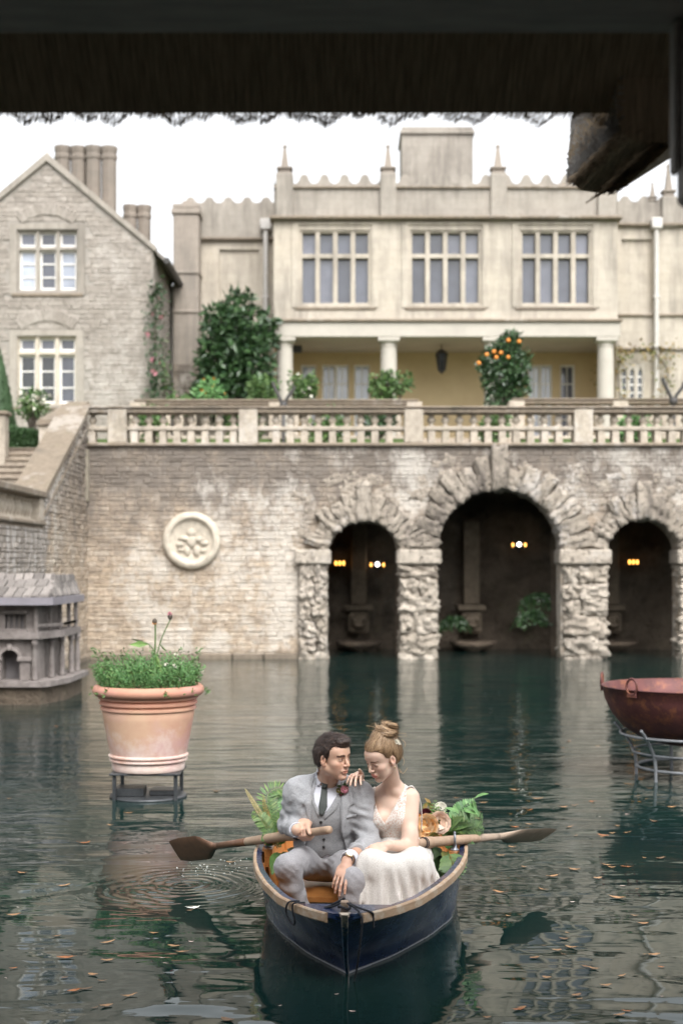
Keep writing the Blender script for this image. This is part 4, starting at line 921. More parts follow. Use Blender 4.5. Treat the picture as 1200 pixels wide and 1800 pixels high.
# ================================================================== thatched boathouse round the camera
def thatch_mat():
    t = NT('thatch'); v = t.co(scale=(60, 4, 4)); n1 = t.noise(v, 2.0, 5, 0.7)
    col = t.mix(t.step(n1, 0.3, 0.7), (0.20, 0.14, 0.08), (0.50, 0.37, 0.23))
    return t.fin(col, 0.95, t.bump(n1, 1.0, 0.02))
thatch_mat()
simple('straw_end', (0.72, 0.70, 0.66), (0.38, 0.35, 0.32), 55, 0.9, 1.0, 0.02)
t_ = NT('straw'); _r = t_.rand(); t_.fin(t_.ramp(_r, [(0, (0.12, 0.085, 0.05)), (0.7, (0.40, 0.29, 0.175)), (1, (0.55, 0.43, 0.29))]), 0.9)
wood_mat('old_oak', (0.27, 0.245, 0.225), (0.42, 0.385, 0.36), 0.75, (3, 30, 30))
bh = empty('thatched_boathouse', (0, 0, 0), 'dark thatched boathouse eave and oak beam framing the top of the view', 'building')
EY, EZ = 4.0, PZ(198, 4.0)
m = MB(); m.prism([(EY, EZ), (EY + 0.05, EZ + 0.34), (0.3, 5.9), (-4.6, 3.2), (-4.6, 2.8), (0.3, 5.35), (3.3, EZ + 0.62)], -5.2, 0.95, 'x')
m.prism([(EY, EZ), (EY + 0.05, EZ + 0.34), (0.3, 5.9), (-4.6, 3.2), (-4.6, 2.8), (0.3, 5.35), (3.3, EZ + 0.62)], 0.95, 5.2, 'x')
obj('thatch_slope', m, 'thatch', bh)  # carried back overhead, out of view, to darken the eave's underside
# corner piece: thatch rising to the right, its cut end facing the pool
YK0, YK1 = 3.92, 4.45
m = MB(); q = lambda px_, py_: (PX(px_, YK1), PZ(py_, YK1))
cp = [q(1014, 196), q(1003, 228), q(998, 268), q(999, 300), q(1006, 322), q(1020, 333), q(1048, 338), q(1076, 337), q(1098, 328), q(1240, 238), q(1600, 20), q(1500, -60), q(1060, 120)]
n_ = len(cp); NX = 0.05
m.add([(p[0] + NX, YK0, p[1]) for p in cp] + [(p[0], YK1, p[1]) for p in cp], [tuple(range(n_)), tuple(range(2 * n_ - 1, n_ - 1, -1))] + [(i, i + n_, (i + 1) % n_ + n_, (i + 1) % n_) for i in range(n_)])
obj('corner_thatch', m, 'thatch', bh)
def bristle(count, a, b, dirf, Lr, wv, name, mat, sag=0.0):
    tri = []
    for i in range(count):
        f = random.random(); y = random.uniform(YK0, YK1); k = (YK1 - y) / (YK1 - YK0); x = a[0] + (b[0] - a[0]) * f + NX * k; z = a[1] + (b[1] - a[1]) * f
        d = Vector(dirf()).normalized() * random.uniform(*Lr); o_ = Vector((x, y, z)) - d * 0.5; w_ = Vector(wv) * random.uniform(0.6, 1.3); tri += [o_ - w_, o_ + w_, o_ + d + w_, o_ + d - w_]
    m = MB(); m.add(tri, [(4 * i, 4 * i + 1, 4 * i + 2, 4 * i + 3) for i in range(count)]); o = obj(name, m, mat, bh, recalc=False); o['kind'] = 'stuff'
bristle(3400, q(1009, 200), q(1000, 318), lambda: (-0.8, random.uniform(-0.7, 0.2), -0.45 + random.uniform(-0.35, 0.35)), (0.012, 0.032), (0.0, 0.0035, 0.0045), 'cut_straw_end', 'straw_end')
bristle(2200, q(1000, 318), q(1085, 338), lambda: (-0.85, random.uniform(-0.2, 0.2), -0.45 + random.uniform(-0.2, 0.1)), (0.02, 0.06), (0.001, 0.002, 0.002), 'straw_lip', 'straw')
bristle(2600, q(1060, 338), q(1300, 200), lambda: (-0.86, random.uniform(-0.08, 0.08), -0.50 + random.uniform(-0.04, 0.05)), (0.05, 0.16), (0.0008, 0.002, 0.002), 'straw_underside', 'straw')
# straw fringe along the eave and hanging strands on the underside
tri = []
for i in range(26000):
    x = random.uniform(-2.2, 1.0); u = random.random() ** 2.0
    y = EY + 0.02 - u * 0.55; z = EZ + u * 0.50 + 0.004 + (0.012 * math.sin(x * 31) + 0.008 * math.sin(x * 73 + 1)) * (u < 0.06)
    L = random.uniform(0.03, 0.12); d = Vector((-0.32 + random.uniform(-0.15, 0.15) - (0.25 if x > 0.2 else 0), 0.70, -0.62 + random.uniform(-0.1, 0.1))).normalized() * L * (0.20 if u < 0.10 else 1)
    b = Vector((x, y, z - 0.006)); wv = Vector((random.uniform(0.0006, 0.0015), 0, 0))
    tri += [b - wv, b + wv, b + d + wv * 0.6, b + d - wv * 0.6]
m = MB(); m.add(tri, [(4 * i, 4 * i + 1, 4 * i + 2, 4 * i + 3) for i in range(len(tri) // 4)]); o = obj('straw_fringe', m, 'straw', bh, recalc=False); o['kind'] = 'stuff'
zb = PZ(60, 3.2)
obj('tie_beam', MB().cbox(-5.0, 5.0, 2.94, 3.2, zb, zb + 0.28, 0.012), 'old_oak', bh)
obj('corner_post', MB().cbox(PX(1188, 3.2), PX(1188, 3.2) + 0.2, 3.06, 3.2, PZ(366, 3.2), zb - 0.004, 0.01), 'old_oak', bh)
obj('bracket', MB().cbox(PX(1175, 3.15), PX(1189, 3.15), 3.09, 3.15, PZ(312, 3.15), zb - 0.004, 0.008), 'old_oak', bh)
# unseen room behind the camera: deck, and walls added to darken the thatch
m = MB(); m.box(-4.9, -4.7, -4.2, 2.9, 0.2, 3.0); m.box(4.7, 4.9, -4.2, 2.9, 0.2, 3.0); m.box(-4.9, 4.9, -4.4, -4.2, 0.2, 3.2)
m.prism([(-4.4, 3.0), (2.9, 3.0), (0.3, 5.3)], -4.9, -4.7, 'x'); m.prism([(-4.4, 3.0), (2.9, 3.0), (0.3, 5.3)], 4.7, 4.9, 'x'); obj('unseen_boathouse_wall', m, 'old_oak', bh)
obj('deck', MB().box(-4.7, 4.7, -4.2, 2.6, 0.05, 0.2), 'old_oak', bh)
# ================================================================== foliage helpers
def leaf_mat(name, cols, rough=0.5, trans=0.15):
    t = NT(name); r = t.rand(); k = max(len(cols) - 1, 1)
    c = t.ramp(r, [(i / k, q) for i, q in enumerate(cols)])
    c = t.mix(1.0, c, t.ramp(t.noise(t.pos(), 38, 4, 0.7), [(0.3, (0.62, 0.64, 0.6)), (0.7, (1.15, 1.12, 1.05))]), 'MULTIPLY')
    return t.fin(c, rough, t.bump(t.noise(t.pos(), 70, 3), 0.25, 0.004))
leaf_mat('leaf_dark', [(0.018, 0.045, 0.018), (0.035, 0.08, 0.03), (0.06, 0.12, 0.045), (0.025, 0.06, 0.028)], 0.32)
leaf_mat('leaf_mid', [(0.04, 0.10, 0.025), (0.08, 0.16, 0.045), (0.12, 0.20, 0.06)], 0.5)
leaf_mat('leaf_fresh', [(0.05, 0.16, 0.045), (0.11, 0.26, 0.08), (0.17, 0.33, 0.12)], 0.5)
leaf_mat('leaf_hedge', [(0.025, 0.06, 0.02), (0.05, 0.11, 0.035)], 0.6)
leaf_mat('leaf_autumn', [(0.10, 0.14, 0.04), (0.22, 0.20, 0.06), (0.32, 0.20, 0.06)], 0.6)
leaf_mat('leaf_fern', [(0.06, 0.15, 0.03), (0.11, 0.22, 0.05), (0.19, 0.27, 0.08)], 0.5)
leaf_mat('leaf_seed', [(0.30, 0.25, 0.10), (0.42, 0.34, 0.17), (0.25, 0.24, 0.07)], 0.6)
leaf_mat('petal_white', [(0.7, 0.68, 0.62), (0.8, 0.77, 0.7)], 0.6)
leaf_mat('petal_pink', [(0.62, 0.22, 0.32), (0.75, 0.45, 0.48)], 0.6)
leaf_mat('petal_orange', [(0.75, 0.25, 0.03), (0.8, 0.38, 0.08)], 0.5)
leaf_mat('petal_blush', [(0.90, 0.68, 0.58), (0.92, 0.76, 0.68), (0.90, 0.62, 0.52)], 0.6)
leaf_mat('petal_peach', [(0.92, 0.70, 0.48), (0.90, 0.50, 0.20), (0.94, 0.80, 0.62)], 0.6)
leaf_mat('petal_wine', [(0.08, 0.01, 0.02), (0.14, 0.02, 0.035)], 0.6)
simple('bark', (0.10, 0.08, 0.06), (0.06, 0.05, 0.04), 20, 0.9, 0.8)
simple('stem_green', (0.10, 0.17, 0.05), (0.07, 0.12, 0.04), 20, 0.6, 0.2)
def leafcloud(name, pos, nrm, L, Wd, mat, parent=None, droop=0.25, jit=0.9, seed=1):
    """many folded leaf faces: pos Nx3 leaf bases, nrm Nx3 rough outward directions"""
    g = np.random.default_rng(seed); n = len(pos); pos = np.asarray(pos, float); d = np.asarray(nrm, float) + g.normal(0, jit, (n, 3)); d[:, 2] -= droop
    d /= np.linalg.norm(d, axis=1)[:, None] + 1e-9
    a = np.cross(d, g.normal(0, 1, (n, 3))); a /= np.linalg.norm(a, axis=1)[:, None] + 1e-9; u = np.cross(a, d)
    l = L * g.uniform(0.65, 1.25, (n, 1)); w = Wd * g.uniform(0.7, 1.2, (n, 1))
    v = np.stack([pos, pos + d * l * 0.45 + a * w * 0.5 + u * w * 0.18, pos + d * l, pos + d * l * 0.45 - a * w * 0.5 + u * w * 0.18], 1).reshape(-1, 3)
    f = np.stack([[0, 1, 2], [0, 2, 3]])[None] + (np.arange(n) * 4)[:, None, None]
    me = bpy.data.meshes.new(name); me.from_pydata(v.tolist(), [], f.reshape(-1, 3).tolist())
    me.materials.append(MATS[mat]); me.update()
    return link(name, me, parent)
def blobs_pts(blobs, n, seed=1, inner=0.45):
    """points scattered in lobes, thicker near their surfaces, with gaps"""
    g = np.random.default_rng(seed); w = np.array([b[3] ** 2 for b in blobs]); idx = g.choice(len(blobs), n, p=w / w.sum())
    B = np.array([b[:3] for b in blobs])[idx]; r = np.array([b[3] for b in blobs])[idx]
    d = g.normal(0, 1, (n, 3)); d /= np.linalg.norm(d, axis=1)[:, None]
    rr = r * (inner + (1 - inner) * g.random(n) ** 0.5) * (1 + 0.18 * np.sin(d[:, 0] * 7 + idx) * np.cos(d[:, 2] * 6 + idx * 2))
    return B + d * rr[:, None], d
def bush(name, label, cat, base, blobs, n, L, Wd, mat, seed, trunk=True, group=None, extra=None, trk=0.06):
    """a plant: stem with limbs reaching into the lobes, crown of leaves"""
    e = empty(name, base, label, cat, group); b = Vector(base)
    rs = random.Random(seed); blobs = list(blobs) + [(q[0] + rs.uniform(-1, 1) * q[3], q[1] + rs.uniform(-0.6, 0.6) * q[3], q[2] + rs.uniform(-0.7, 1.1) * q[3], q[3] * rs.uniform(0.28, 0.5)) for q in blobs for _ in range(2)]
    if trunk:
        t = MB(); mid = Vector((b.x, b.y, b.z + 0.4 * (np.mean([q[2] for q in blobs]) - b.z)))
        t.tube([b, (b + mid) / 2 + Vector((trk * 0.3, 0, 0)), mid], [trk, trk * 0.85, trk * 0.7], 8)
        for q in blobs: c = Vector(q[:3]); t.tube([mid, mid.lerp(c, 0.5) + Vector((0, 0, 0.1 * q[3])), c], [trk * 0.6, trk * 0.4, trk * 0.12], 6)
        obj('trunk', t, 'bark', e, True)
    p, d = blobs_pts(blobs, n, seed); leafcloud('crown', p, d, L, Wd, mat, e, seed=seed)
    if extra:
        for nm, cnt, L2, W2, m2 in extra:
            p, d = blobs_pts([(q[0], q[1] - q[3] * 0.25, q[2], q[3] * 1.02) for q in blobs], cnt, seed + 5, 0.95)
            leafcloud(nm, p, d, L2, W2, m2, e, seed=seed + 9)
    return e
def blossoms(name, pts, r, mat, parent, petals=9, seed=3):
    g = np.random.default_rng(seed); pos = np.repeat(np.asarray(pts, float), petals, 0); d = g.normal(0, 1, pos.shape); d[:, 1] -= 0.6
    return leafcloud(name, pos, d, r, r * 0.9, mat, parent, 0.0, 0.3, seed)
# ---------------------------------------------------------------- trees and shrubs by the houses
bl = [(P(a, b, 41.2).x, 41.2 + dy, P(a, b, 41.2).z, r) for a, b, r, dy in ((412, 545, 0.45, 0), (385, 560, 0.45, 0.2), (440, 575, 0.55, 0), (405, 595, 0.75, -0.2), (375, 625, 0.5, 0), (435, 630, 0.7, -0.2), (395, 655, 0.75, 0), (445, 665, 0.6, 0), (370, 680, 0.5, 0), (412, 700, 0.8, 0), (460, 590, 0.35, 0.2), (430, 525, 0.25, 0))]
bush('magnolia_tree', 'dark glossy evergreen tree against the wall beside the porch', 'tree', (P(410, 700, 41.2).x, 41.2, 4.72), bl, 4600, 0.27, 0.12, 'leaf_dark', 11, trk=0.12)
bl = [(P(a, b, 36).x, 36 + dy, P(a, b, 36).z, r) for a, b, r, dy in ((890, 612, 0.32, 0), (868, 635, 0.34, 0), (912, 635, 0.28, 0), (890, 650, 0.42, -0.1), (868, 675, 0.30, 0), (905, 680, 0.35, 0), (880, 700, 0.38, 0), (900, 595, 0.2, 0))]
fr_ = bush('fruit_tree', 'rounded potted tree with orange fruit in front of the porch wall', 'tree', (P(888, 700, 36).x, 36, 4.72), bl, 3000, 0.15, 0.075, 'leaf_dark', 12)
simple('orange_skin', (0.72, 0.27, 0.04), (0.62, 0.2, 0.03), 30, 0.5, 0.1)
for a, b in ((893, 598), (855, 623), (868, 618), (880, 620), (841, 638), (872, 628), (912, 600), (893, 628)): t = MB(); blob(t, P(a, b, 35.62), 0.055); obj('fruit', t, 'orange_skin', fr_, True)
t = MB(); cx = P(888, 700, 36).x; t.lathe([(0.26, 0), (0.3, 0.4), (0.34, 0.42), (0.34, 0.5), (0.28, 0.5)], 20, (cx, 36, 4.72)); obj('tub', t, 'pale_stone', fr_)
def shrub(px_, py_, Y, r, n, mat, label, seed, L=0.14, base=4.72, name='flowering_shrub', flow=None):
    c = P(px_, py_, Y); bl = [(c.x + random.uniform(-r, r) * 0.7, Y + random.uniform(-r, r) * 0.5, c.z + random.uniform(-0.5, 0.4) * r, r * random.uniform(0.45, 0.7)) for _ in range(6)]
    return bush(name, label, 'shrub', (c.x, Y, base), bl, n, L, L * 0.5, mat, seed, trk=0.03, group=None, extra=[('blossom', flow[0], 0.09, 0.09, flow[1])] if flow else None)
shrub(688, 680, 35.5, 0.42, 900, 'leaf_mid', 'bright green shrub at the foot of the second porch column', 21, flow=(8, 'petal_pink'))
shrub(530, 685, 35.5, 0.36, 700, 'leaf_mid', 'green shrub with white blooms between first column and glazed doors', 22, flow=(24, 'petal_white'))
shrub(455, 690, 35.5, 0.40, 700, 'leaf_mid', 'low mid green shrub under the dark evergreen tree', 23)
shrub(365, 690, 35.5, 0.36, 600, 'leaf_fresh', 'yellow green shrub at the left foot of the dark evergreen', 24, flow=(14, 'petal_orange'))
shrub(320, 705, 34.5, 0.3, 400, 'leaf_mid', 'small shrub with white and pink blooms near the gabled house corner', 25, flow=(20, 'petal_pink'))
shrub(55, 712, 31.5, 0.36, 500, 'leaf_mid', 'shrub with big white flower heads below the gabled house windows', 26, base=3.98, flow=(60, 'petal_white'))
shrub(430, 745, 29.5, 0.3, 450, 'leaf_mid', 'green bush glimpsed through balusters below the first upper pier', 27, base=3.98)
shrub(570, 745, 29.5, 0.4, 600, 'leaf_mid', 'green bush glimpsed through balusters below the porch glazed doors', 28, base=3.98)
shrub(660, 745, 29.8, 0.35, 500, 'leaf_dark', 'dark bush glimpsed through balusters left of the central pier', 29, base=3.98)
shrub(870, 745, 29.5, 0.35, 500, 'leaf_mid', 'bush glimpsed through balusters below the fruit tree', 30, base=3.98, flow=(20, 'petal_white'))
shrub(1120, 758, 28.6, 0.4, 500, 'leaf_fresh', 'yellow green bush glimpsed through balusters below the gothic window', 31, base=3.98)
shrub(270, 742, 29.5, 0.35, 450, 'leaf_mid', 'bush glimpsed through balusters near the stair corner', 32, base=3.98)
# climbers
def climber(label, stems, n, mat, Y, seed, L=0.13, sp=0.16, flow=None):
    g = np.random.default_rng(seed); e = empty('climbing_plant', (P(*stems[0][0], Y).x, Y, 4.72), label, 'climber'); t = MB(); pts = []
    for st in stems:
        w = [P(a, b, Y) for a, b in st]; t.tube(rope(w), 0.02, 5); rr = rope(w)
        for p in rr: pts.append(p)
    obj('stem', t, 'bark', e)
    base = np.array([pts[i] for i in g.integers(0, len(pts), n)]) + g.normal(0, sp, (n, 3)) * np.array([1, 0.35, 1]); leafcloud('crown', base, np.tile((0, -0.5, 0), (n, 1)), L, L * 0.6, mat, e, seed=seed)
    if flow: blossoms('blossom', [pts[i] + Vector(g.normal(0, sp, 3)) for i in g.integers(0, len(pts), flow[0])], 0.09, flow[1], e)
climber('straggling climber round the gothic window at the porch corner', [[(1090, 700), (1085, 650), (1100, 625), (1140, 612), (1195, 618)], [(1170, 700), (1172, 650), (1150, 620)], [(1062, 690), (1066, 640), (1078, 610)]], 420, 'leaf_autumn', 43.7, 41)
climber('green climber on the corner of the gabled house', [[(272, 690), (274, 640), (273, 560), (278, 500)]], 520, 'leaf_dark', 39.3, 42, sp=0.13, flow=(10, 'petal_pink'))
climber('thin climber at the foot of the gabled house return wall', [[(292, 695), (284, 660), (280, 620)]], 160, 'leaf_mid', 41.5, 43)
# hedge and cone topiary
def hedge():
    g = np.random.default_rng(51); a, b = P(10, 745, 28.2), P(66, 790, 28.2); e = empty('clipped_hedge', ((a.x + b.x) / 2, 28.6, 3.98), 'rounded clipped green hedge at the top of the garden stairs', 'hedge')
    n = 3500; u = g.random(n); v = g.random(n) * math.pi; x = a.x - 0.2 + (b.x - a.x + 0.25) * u; h = (a.z - 3.98) * (1.0 - 0.25 * u); pos = np.stack([x, 28.6 - 0.45 * np.cos(v), 3.98 + h * np.sin(v) ** 0.7], 1)
    leafcloud('crown', pos, np.stack([0 * u, -np.cos(v), np.sin(v)], 1), 0.07, 0.04, 'leaf_hedge', e, seed=51)
    t = MB(); t.loft([[(x_, 28.6 - 0.42 * math.cos(q), 3.98 + (a.z - 3.98) * 0.93 * (1 - 0.25 * k) * max(math.sin(q), 0) ** 0.7) for q in np.linspace(0, math.pi, 9)] for k, x_ in ((0, a.x - 0.2), (0.5, (a.x + b.x) / 2), (1, b.x + 0.03))], False); obj('branches', t, 'leaf_hedge', e, True)
hedge()
def cone():
    g = np.random.default_rng(52); c = P(-8, 735, 29.5); z1 = PZ(603, 29.5); e = empty('cone_topiary', (c.x, 29.5, 3.98), 'tall dark clipped cone topiary in front of the gabled house', 'topiary')
    n = 4500; u = g.random(n) ** 0.7; a = g.random(n) * 2 * math.pi; r = 0.42 * (1 - (1 - u) ** 1.6) + 0.03
    pos = np.stack([c.x + r * np.cos(a), 29.5 + r * np.sin(a), z1 - (z1 - 3.98) * u], 1); leafcloud('crown', pos, np.stack([np.cos(a), np.sin(a), 0.3 + 0 * a], 1), 0.06, 0.03, 'leaf_hedge', e, seed=52)
    obj('trunk', MB().lathe([(0.40, 3.98), (0.36, 5.0), (0.2, z1 - 0.5), (0.02, z1 - 0.02)], 14, (c.x, 29.5, 0)), 'leaf_hedge', e, True)
cone()
# antler-like garden ornaments on the balustrade
def ornament(px_, py_, label):
    c = P(px_, py_, 32.6); e = empty('garden_ornament', (c.x, 32.6, 4.6), label, 'ornament'); t = MB()
    t.tube([(c.x, 32.6, 3.98), (c.x, 32.6, c.z - 0.2)], 0.05, 6)
    for s, h in ((-1, 0.34), (1, 0.24)): t.tube(rope([(c.x, 32.6, c.z - 0.25), (c.x + s * 0.08, 32.6, c.z - 0.05), (c.x + s * 0.22, 32.6, c.z + h - 0.1), (c.x + s * 0.24, 32.6, c.z + h)]), 0.045, 6)
    blob(t, (c.x, 32.6, c.z - 0.2), 0.1); obj('figure', t, 'dark_iron', e, True)
ornament(498, 697, 'dark forked garden figure standing before the upper balustrade near the first column')
ornament(1183, 690, 'dark forked garden figure standing before the upper balustrade near the white pipe')
# grotto ferns and moss
def grotto_fern(px_, py_, Y, label, seed, n=260, r=0.35):
    g = np.random.default_rng(seed); c = P(px_, py_, Y); e = empty('grotto_fern', c, label, 'fern'); pos = []; nr = []
    for k in range(14):
        a = g.random() * 2 * math.pi; L = r * g.uniform(0.7, 1.3)
        for s in np.linspace(0.1, 1, n // 14):
            p = np.array([c.x + math.cos(a) * L * s, c.y - 0.1 - abs(math.sin(a)) * L * s * 0.6, c.z + L * (0.6 * s - 1.3 * s * s)])
            for q in (-1, 1): pos.append(p); nr.append((-math.sin(a) * q, 0.3 * q, -0.2))
    leafcloud('fronds', pos, nr, 0.12, 0.04, 'leaf_dark', e, 0.3, 0.25, seed)
grotto_fern(945, 1045, 28.6, 'green fern hanging on the rock inside the widest arch', 61); grotto_fern(935, 1075, 28.4, 'lower green fern hanging inside the widest arch near the water', 62); grotto_fern(800, 1085, 29.2, 'dim fern on the rock at the left inside the widest arch', 63)
# ---------------------------------------------------------------- lamps in the grotto (lit)
def emit(name, c, s):
    t = NT(name); t.fin((0.8, 0.7, 0.5), 0.5); t.put(t.b.inputs['Emission Color'], c); t.b.inputs['Emission Strength'].default_value = s
emit('bulb_white', (1.0, 0.93, 0.82), 3.5); emit('bulb_amber', (1.0, 0.42, 0.07), 2.0)
def sconce(px_, py_, Y, label, amber, en=0):
    c = P(px_, py_, Y); e = empty('wall_lamp', (c.x, Y + 0.1, c.z), label, 'lamp'); t = MB()
    t.tube(rope([(c.x, Y + 0.22, c.z - 0.1), (c.x, Y + 0.1, c.z - 0.16), (c.x, Y, c.z - 0.09)]), 0.015, 6); t.lathe([(0.02, -0.1), (0.11, -0.085), (0.13, -0.05), (0.10, -0.07), (0.0001, -0.07)], 12, (c.x, Y, c.z))
    obj('bracket', t, 'dark_iron', e, True)
    if amber:
        for k in (-1, 0, 1): t = MB(); blob(t, (c.x + 0.08 * k, Y, c.z), 0.032, sq=(0.8, 0.8, 1.5)); obj('bulb', t, 'bulb_amber', e, True)
    else:
        t = MB(); blob(t, (c.x, Y, c.z), 0.045); obj('bulb', t, 'bulb_white', e, True)
        for k in (-1, 1): t = MB(); blob(t, (c.x + 0.13 * k, Y, c.z - 0.01), 0.028, sq=(0.8, 0.8, 1.5)); obj('bulb', t, 'bulb_amber', e, True)
sconce(597, 990, 29.6, 'amber wall lamp at the left inside the narrow left arch', True, 5.0); sconce(663, 992, 29.6, 'bright round wall lamp inside the narrow left arch', False, 4.0)
sconce(912, 957, 29.6, 'bright wall lamp inside the widest arch', False, 4.0); sconce(1113, 988, 29.6, 'amber wall lamp inside the right arch', True, 5.0)

# ================================================================== terracotta pot on its stand
def terra_mat():
    t = NT('terracotta'); v = t.co(); p = t.pos(); z = t.xyz(p)[2]
    n1 = t.noise(v, 2.2, 4, 0.6); col = t.mix(t.step(n1, 0.35, 0.65), (0.47, 0.245, 0.175), (0.56, 0.37, 0.25))
    col = t.mix(t.step(t.noise(v, 2.0, 3, 0.5, 0.5), 0.45, 0.62, 0, 0.85), col, (0.50, 0.30, 0.285))
    bloom = t.math('ADD', t.step(z, 0.75, 0.15), t.math('MULTIPLY', t.math('SUBTRACT', t.noise(v, 3.5, 6, 0.75), 0.5), 2.2))
    col = t.mix(t.step(bloom, 0.45, 1.05, 0, 0.85), col, (0.66, 0.56, 0.51))
    col = t.mix(t.step(t.noise(v, 14, 5, 0.8), 0.62, 0.72, 0, 0.25), col, (0.30, 0.13, 0.09))
    col = t.mix(t.step(t.math('ADD', z, t.math('MULTIPLY', t.noise(v, 5, 3), 0.06)), 0.70, 0.76, 0, 0.55), col, (0.46, 0.19, 0.13))
    return t.fin(col, 0.8, t.bump(t.noise(v, 40, 4), 0.2, 0.004))
terra_mat()
YP = 11.1; pc = P(261, 1210, YP); S = YP / F
zt, zb_ = PZ(1203, YP) , PZ(1352, YP)
pot = empty('terracotta_pot', (pc.x, YP, zb_), 'big pale terracotta flowerpot with ringed collar standing in the pool', 'pot')
rt, rb = 97 * S, 61 * S; H = zt - zb_
r_at = lambda f: rb + (rt - 0.036 - rb) * f ** 0.92
pr = [(0.0001, 0), (rb + 0.006, 0), (rb + 0.012, 0.012), (rb + 0.012, 0.055), (rb + 0.004, 0.062)]
for k in range(2): z = 0.068 + 0.032 * k; pr += [(r_at(z / H) + 0.004, z), (r_at(z / H) + 0.018, z + 0.008), (r_at(z / H) + 0.018, z + 0.018), (r_at(z / H) + 0.004, z + 0.027)]
pr += [(r_at(f), H * f) for f in (0.22, 0.3, 0.4, 0.5, 0.6, 0.68)]
for k in range(3): z = H * 0.70 + 0.042 * k; pr += [(r_at(z / H) - 0.006, z), (r_at(z / H) + 0.012, z + 0.010), (r_at(z / H) + 0.012, z + 0.028), (r_at(z / H) - 0.006, z + 0.036)]
zc_ = H - 0.085
pr += [(rt - 0.045, zc_ - 0.006), (rt - 0.02, zc_ + 0.004), (rt, zc_ + 0.025), (rt + 0.003, zc_ + 0.05), (rt - 0.01, zc_ + 0.075), (rt - 0.03, H), (rt - 0.06, H - 0.01), (rt - 0.075, H - 0.06), (0.0001, H - 0.06)]
autosmooth(obj('pot_body', MB().lathe(pr, 56, (pc.x, YP, zb_), False), 'terracotta', pot), 50)
simple('wet_soil', (0.03, 0.022, 0.016), (0.05, 0.04, 0.03), 20, 0.95, 0.8)
obj('soil', MB().lathe([(rt - 0.08, 0), (0.0001, 0.015)], 32, (pc.x, YP, zt - 0.055), False), 'wet_soil', pot)
std = empty('pot_stand', (pc.x, YP, 0), 'dark slatted metal stand under the terracotta pot', 'stand')
simple('wet_steel', (0.10, 0.105, 0.11), (0.05, 0.055, 0.06), 12, 0.35, 0.2, Metallic=0.5)
for sx in (-1, 1):
    for sy in (-1, 1): obj('leg', MB().cbox(pc.x + sx * 0.235 - 0.014, pc.x + sx * 0.235 + 0.014, YP + sy * 0.2 - 0.014, YP + sy * 0.2 + 0.014, -0.3, zb_ - 0.021, 0.003), 'wet_steel', std)
obj('top_frame', MB().cbox(pc.x - 0.27, pc.x + 0.27, YP - 0.24, YP + 0.24, zb_ - 0.02, zb_ - 0.003, 0.004), 'wet_steel', std)
m = MB(); m.lathe([(0.275, -0.02), (0.30, -0.01), (0.30, 0.005), (0.275, 0.012)], 40, (pc.x, YP, 0.008)); obj('float_ring', m, 'wet_steel', std, True)
m = MB(); m.cbox(pc.x - 0.25, pc.x - 0.02, YP - 0.16, YP + 0.05, 0.02, 0.085, 0.006); m.cbox(pc.x + 0.02, pc.x + 0.24, YP - 0.1, YP + 0.1, 0.02, 0.06, 0.006); obj('weight_block', m, 'wet_steel', std)
# planting: feathery mound with tall globe thistle stems
pl = empty('pot_planting', (pc.x, YP, zt - 0.05), 'feathery green plants with small white flowers filling the terracotta pot', 'plant')
g = np.random.default_rng(71); pos = []; nr = []
for k in range(560):
    a = g.random() * 2 * math.pi; r0 = 0.36 * math.sqrt(g.random()); lean = 0.35 + 0.5 * r0 / 0.36; h = g.uniform(0.13, 0.31) * (1.15 - 0.5 * r0 / 0.36)
    b = np.array([pc.x + r0 * math.cos(a), YP + r0 * math.sin(a), zt - 0.05]); d = np.array([math.cos(a) * lean * 0.6, math.sin(a) * lean * 0.6, 1.0])
    for s in np.linspace(0.25, 1, 16): pos.append(b + d * h * s); nr.append(d * 0.5)
leafcloud('foliage', pos, nr, 0.030, 0.009, 'leaf_fresh', pl, 0.0, 0.8, 71)
pos = []; nr = []
for k in range(150):
    a = g.random() * 2 * math.pi; r0 = 0.38 * g.random() ** 0.4; L = g.uniform(0.10, 0.22); up = g.uniform(0.1, 0.32) if g.random() < 0.5 else 0.06
    for s_ in np.linspace(0.3, 1, 9): pos.append((pc.x + math.cos(a) * (r0 + L * 0.55 * s_), YP + math.sin(a) * (r0 + L * 0.55 * s_), zt - 0.03 + up * s_ - 0.10 * s_ * s_ * (up < 0.1))); nr.append((math.cos(a), math.sin(a), 0.5))
leafcloud('trailing_foliage', pos, nr, 0.042, 0.016, 'leaf_mid', pl, 0.1, 0.8, 72)
tip = [(pc.x + 0.02, YP, zt), (P(272, 1150, YP)), (P(273, 1105, YP)), (P(272, 1096, YP))]
t = MB(); t.tube(rope(tip), [0.007] * 18 + [0.005], 6)
t.tube(rope([P(276, 1150, YP), P(285, 1120, YP), P(299, 1090, YP)]), 0.005, 6); t.tube(rope([P(274, 1150, YP), P(262, 1133, YP), P(240, 1126, YP)]), 0.004, 6); obj('stalk', t, 'stem_green', pl)
bigp = [P(273, 1150, YP), P(273, 1150, YP), P(280, 1130, YP), P(278, 1165, YP), P(275, 1170, YP), P(262, 1133, YP), P(252, 1127, YP)]
for k_, (q, d_) in enumerate(zip(bigp, [(0.6, -0.3, -1.2), (0.1, -0.6, -1.4), (0.9, -0.2, -0.9), (0.6, -0.5, -0.4), (-0.4, -0.6, -0.8), (-1, 0, 0.1), (-1, 0, 0)])): leafcloud('broad_leaf', [tuple(q)], [d_], 0.15, 0.05, 'leaf_fern', pl, 0, 0.15, 5 + k_)
blossoms('white_flower', [P(a, b, YP - 0.2) for a, b in ((309, 1151), (308, 1170), (356, 1182), (315, 1196), (292, 1168))], 0.020, 'petal_white', pl, 12)
